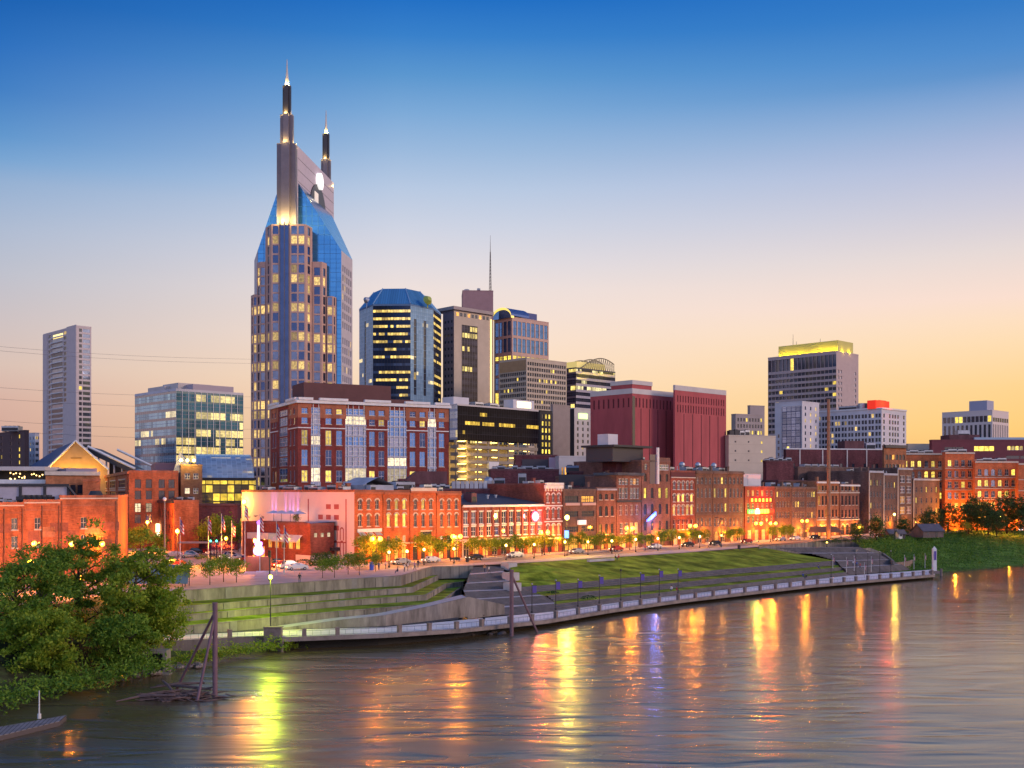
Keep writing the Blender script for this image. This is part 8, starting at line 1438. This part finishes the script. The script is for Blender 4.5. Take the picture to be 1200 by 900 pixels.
for k in range(44): p = e * (k / 44); q = e * ((k + .9) / 44); g.poly([p, q, q + UP * (2.0 + .1 * (k % 3)), p + UP * (2.0 + .1 * (k % 3))])
g.build('plank', WD, o); g = MB(); g.tube([UP * 1.6 + Vector((0, .1, 0)), e + UP * 1.6 + Vector((0, .1, 0))], .06, 4); g.build('rail', WD, o)
sheet('riverside_path', [P(1040, 630, 8), P(1100, 625.8, 8), P(1150, 621, 8), P(1200, 617.2, 8), P(1300, 612, 8)], [P(1040, 628, 8), P(1100, 624, 8), P(1150, 619, 8), P(1200, 615, 8), P(1300, 610.4, 8)], 8.02, PAVE, 12)
sheet('far_lawn', [P(1100, 624, 8), P(1150, 619, 8), P(1200, 615, 8)], [P(1100, 618, 8), P(1150, 614, 8), P(1200, 611, 8)], 8.014, GRASS, 8)
o = thing('obelisk', 'white pointed obelisk at the end of the promenade', 'obelisk', P(1096.5, 672.5, 1.2) + Vector((0, 1, 0))); hh = Zp(640, o.location.y) - 1.2; g = MB(); r0 = .5
g.prism([(-r0, -r0), (r0, -r0), (r0, r0), (-r0, r0)], 0, hh - .8); [g.poly([(a[0] * r0, a[1] * r0, hh - .8), (c[0] * r0, c[1] * r0, hh - .8), (0, 0, hh)]) for a, c in (((-1, -1), (1, -1)), ((1, -1), (1, 1)), ((1, 1), (-1, 1)), ((-1, 1), (-1, -1)))]; g.build('shaft', WHITE_T, o); g = MB(); g.box(-1.1, 1.1, -1.1, 1.1, 0, .8); g.build('base', PST, o); g = MB(); g.box(-.3, .3, -.68, -.65, hh * .5, hh * .82); g.build('banner', PB, o)
# pile clusters standing in the water past the deck
for k, px in enumerate((1093, 1103)): g = MB(); q = P(px, 676 - k, 0); g.tube([(0, 0, -1), (0, 0, 2.1)], .35, 10); tag(g.build('mooring_pile', PST, None, q), ['dark mooring pile under the obelisk', 'dark mooring pile just past the obelisk'][k], 'pile')
# bins, bench, banner by the street
g = MB(); g.tube([(0, 0, 0), (0, 0, 1.5)], .45, 10); g.tube([(0, 0, 1.5), (0, 0, 1.7)], [.5, .3], 10); tag(g.build('blue_bin', mat('blue_bin_paint', (.02, .08, .5), .5), None, P(435.5, 668, 8)), 'bright blue bin at the kerb above the terrace', 'bin')
for k, (px, py, lb) in enumerate(((548, 658.5, 'dark litter bin at the head of the broad stairs'), (533, 658, 'dark bench by the head of the broad stairs'), (866, 643, 'dark litter bin before the brown warehouses'))):
    g = MB()
    if k == 1: g.box(-1.2, 1.2, -.25, .25, .4, .5); g.box(-1.2, 1.2, .2, .27, .5, .95); [g.box(x, x + .12, -.2, .2, 0, .4) for x in (-1.0, .9)]
    else: g.tube([(0, 0, 0), (0, 0, .9), (0, 0, 1.1)], [.4, .45, .3], 10)
    tag(g.build('bench' if k == 1 else 'litter_bin', DARK_T, None, P(px, py, 8)), lb, 'bench' if k == 1 else 'bin')
g = MB(); g.poly([(-6, 0, .7), (6, 0, .7), (5, 4.5, 3.6), (-5, 4.5, 3.6)]); [g.tube([(x, y, 0), (x, y, z_)], .08, 6, 1) for x in (-5, 0, 5) for y, z_ in ((.3, .8), (4.3, 3.4))]; tag(g.build('picnic_shelter', [mat('teal_shelter_roof', (.10, .16, .20), .5), DARK_T], None, Q(178, 184, 8), ), 'teal sloping shelter roof behind the end riverbank tree', 'shelter')
# viewing slabs at the top of the lawn
g = MB(); q = P(706, 656.5, 7.7); g.box(-5, 4, -.4, .5, -.2, .35, 0, lambda x, y, z: q + Vector((.72 * x - .69 * y, .69 * x + .72 * y, z))); tag(g.build('stone_ledge', STEPL), 'pale stone ledge set into the top of the lawn', 'ledge')
# overhead lines in the west
WIRE = mat('power_cable', (.16, .14, .15), .6)
for k, (y0, y1, w) in enumerate(((380, 421, 'topmost'), (385, 426, 'second from the top'), (438, 465, 'third from the top'), (452, 478, 'fourth from the top'), (479, 503, 'fifth from the top'), (492, 514, 'lowest'))):
    D0, D1 = 500.0, 760.0; a, c = Q(-700, D0 - 190, Zp(y0 - 62, D0 - 190)), Q(297, D1, Zp(y1, D1)); g = MB(); g.tube([a.lerp(c, t / 20) - UP * 6.5 * math.sin(math.pi * t / 20) for t in range(21)], .06, 5); tag(g.build('power_line', WIRE), 'thin sagging overhead power line past the slim tower, ' + w, 'power line', 'overhead power lines')
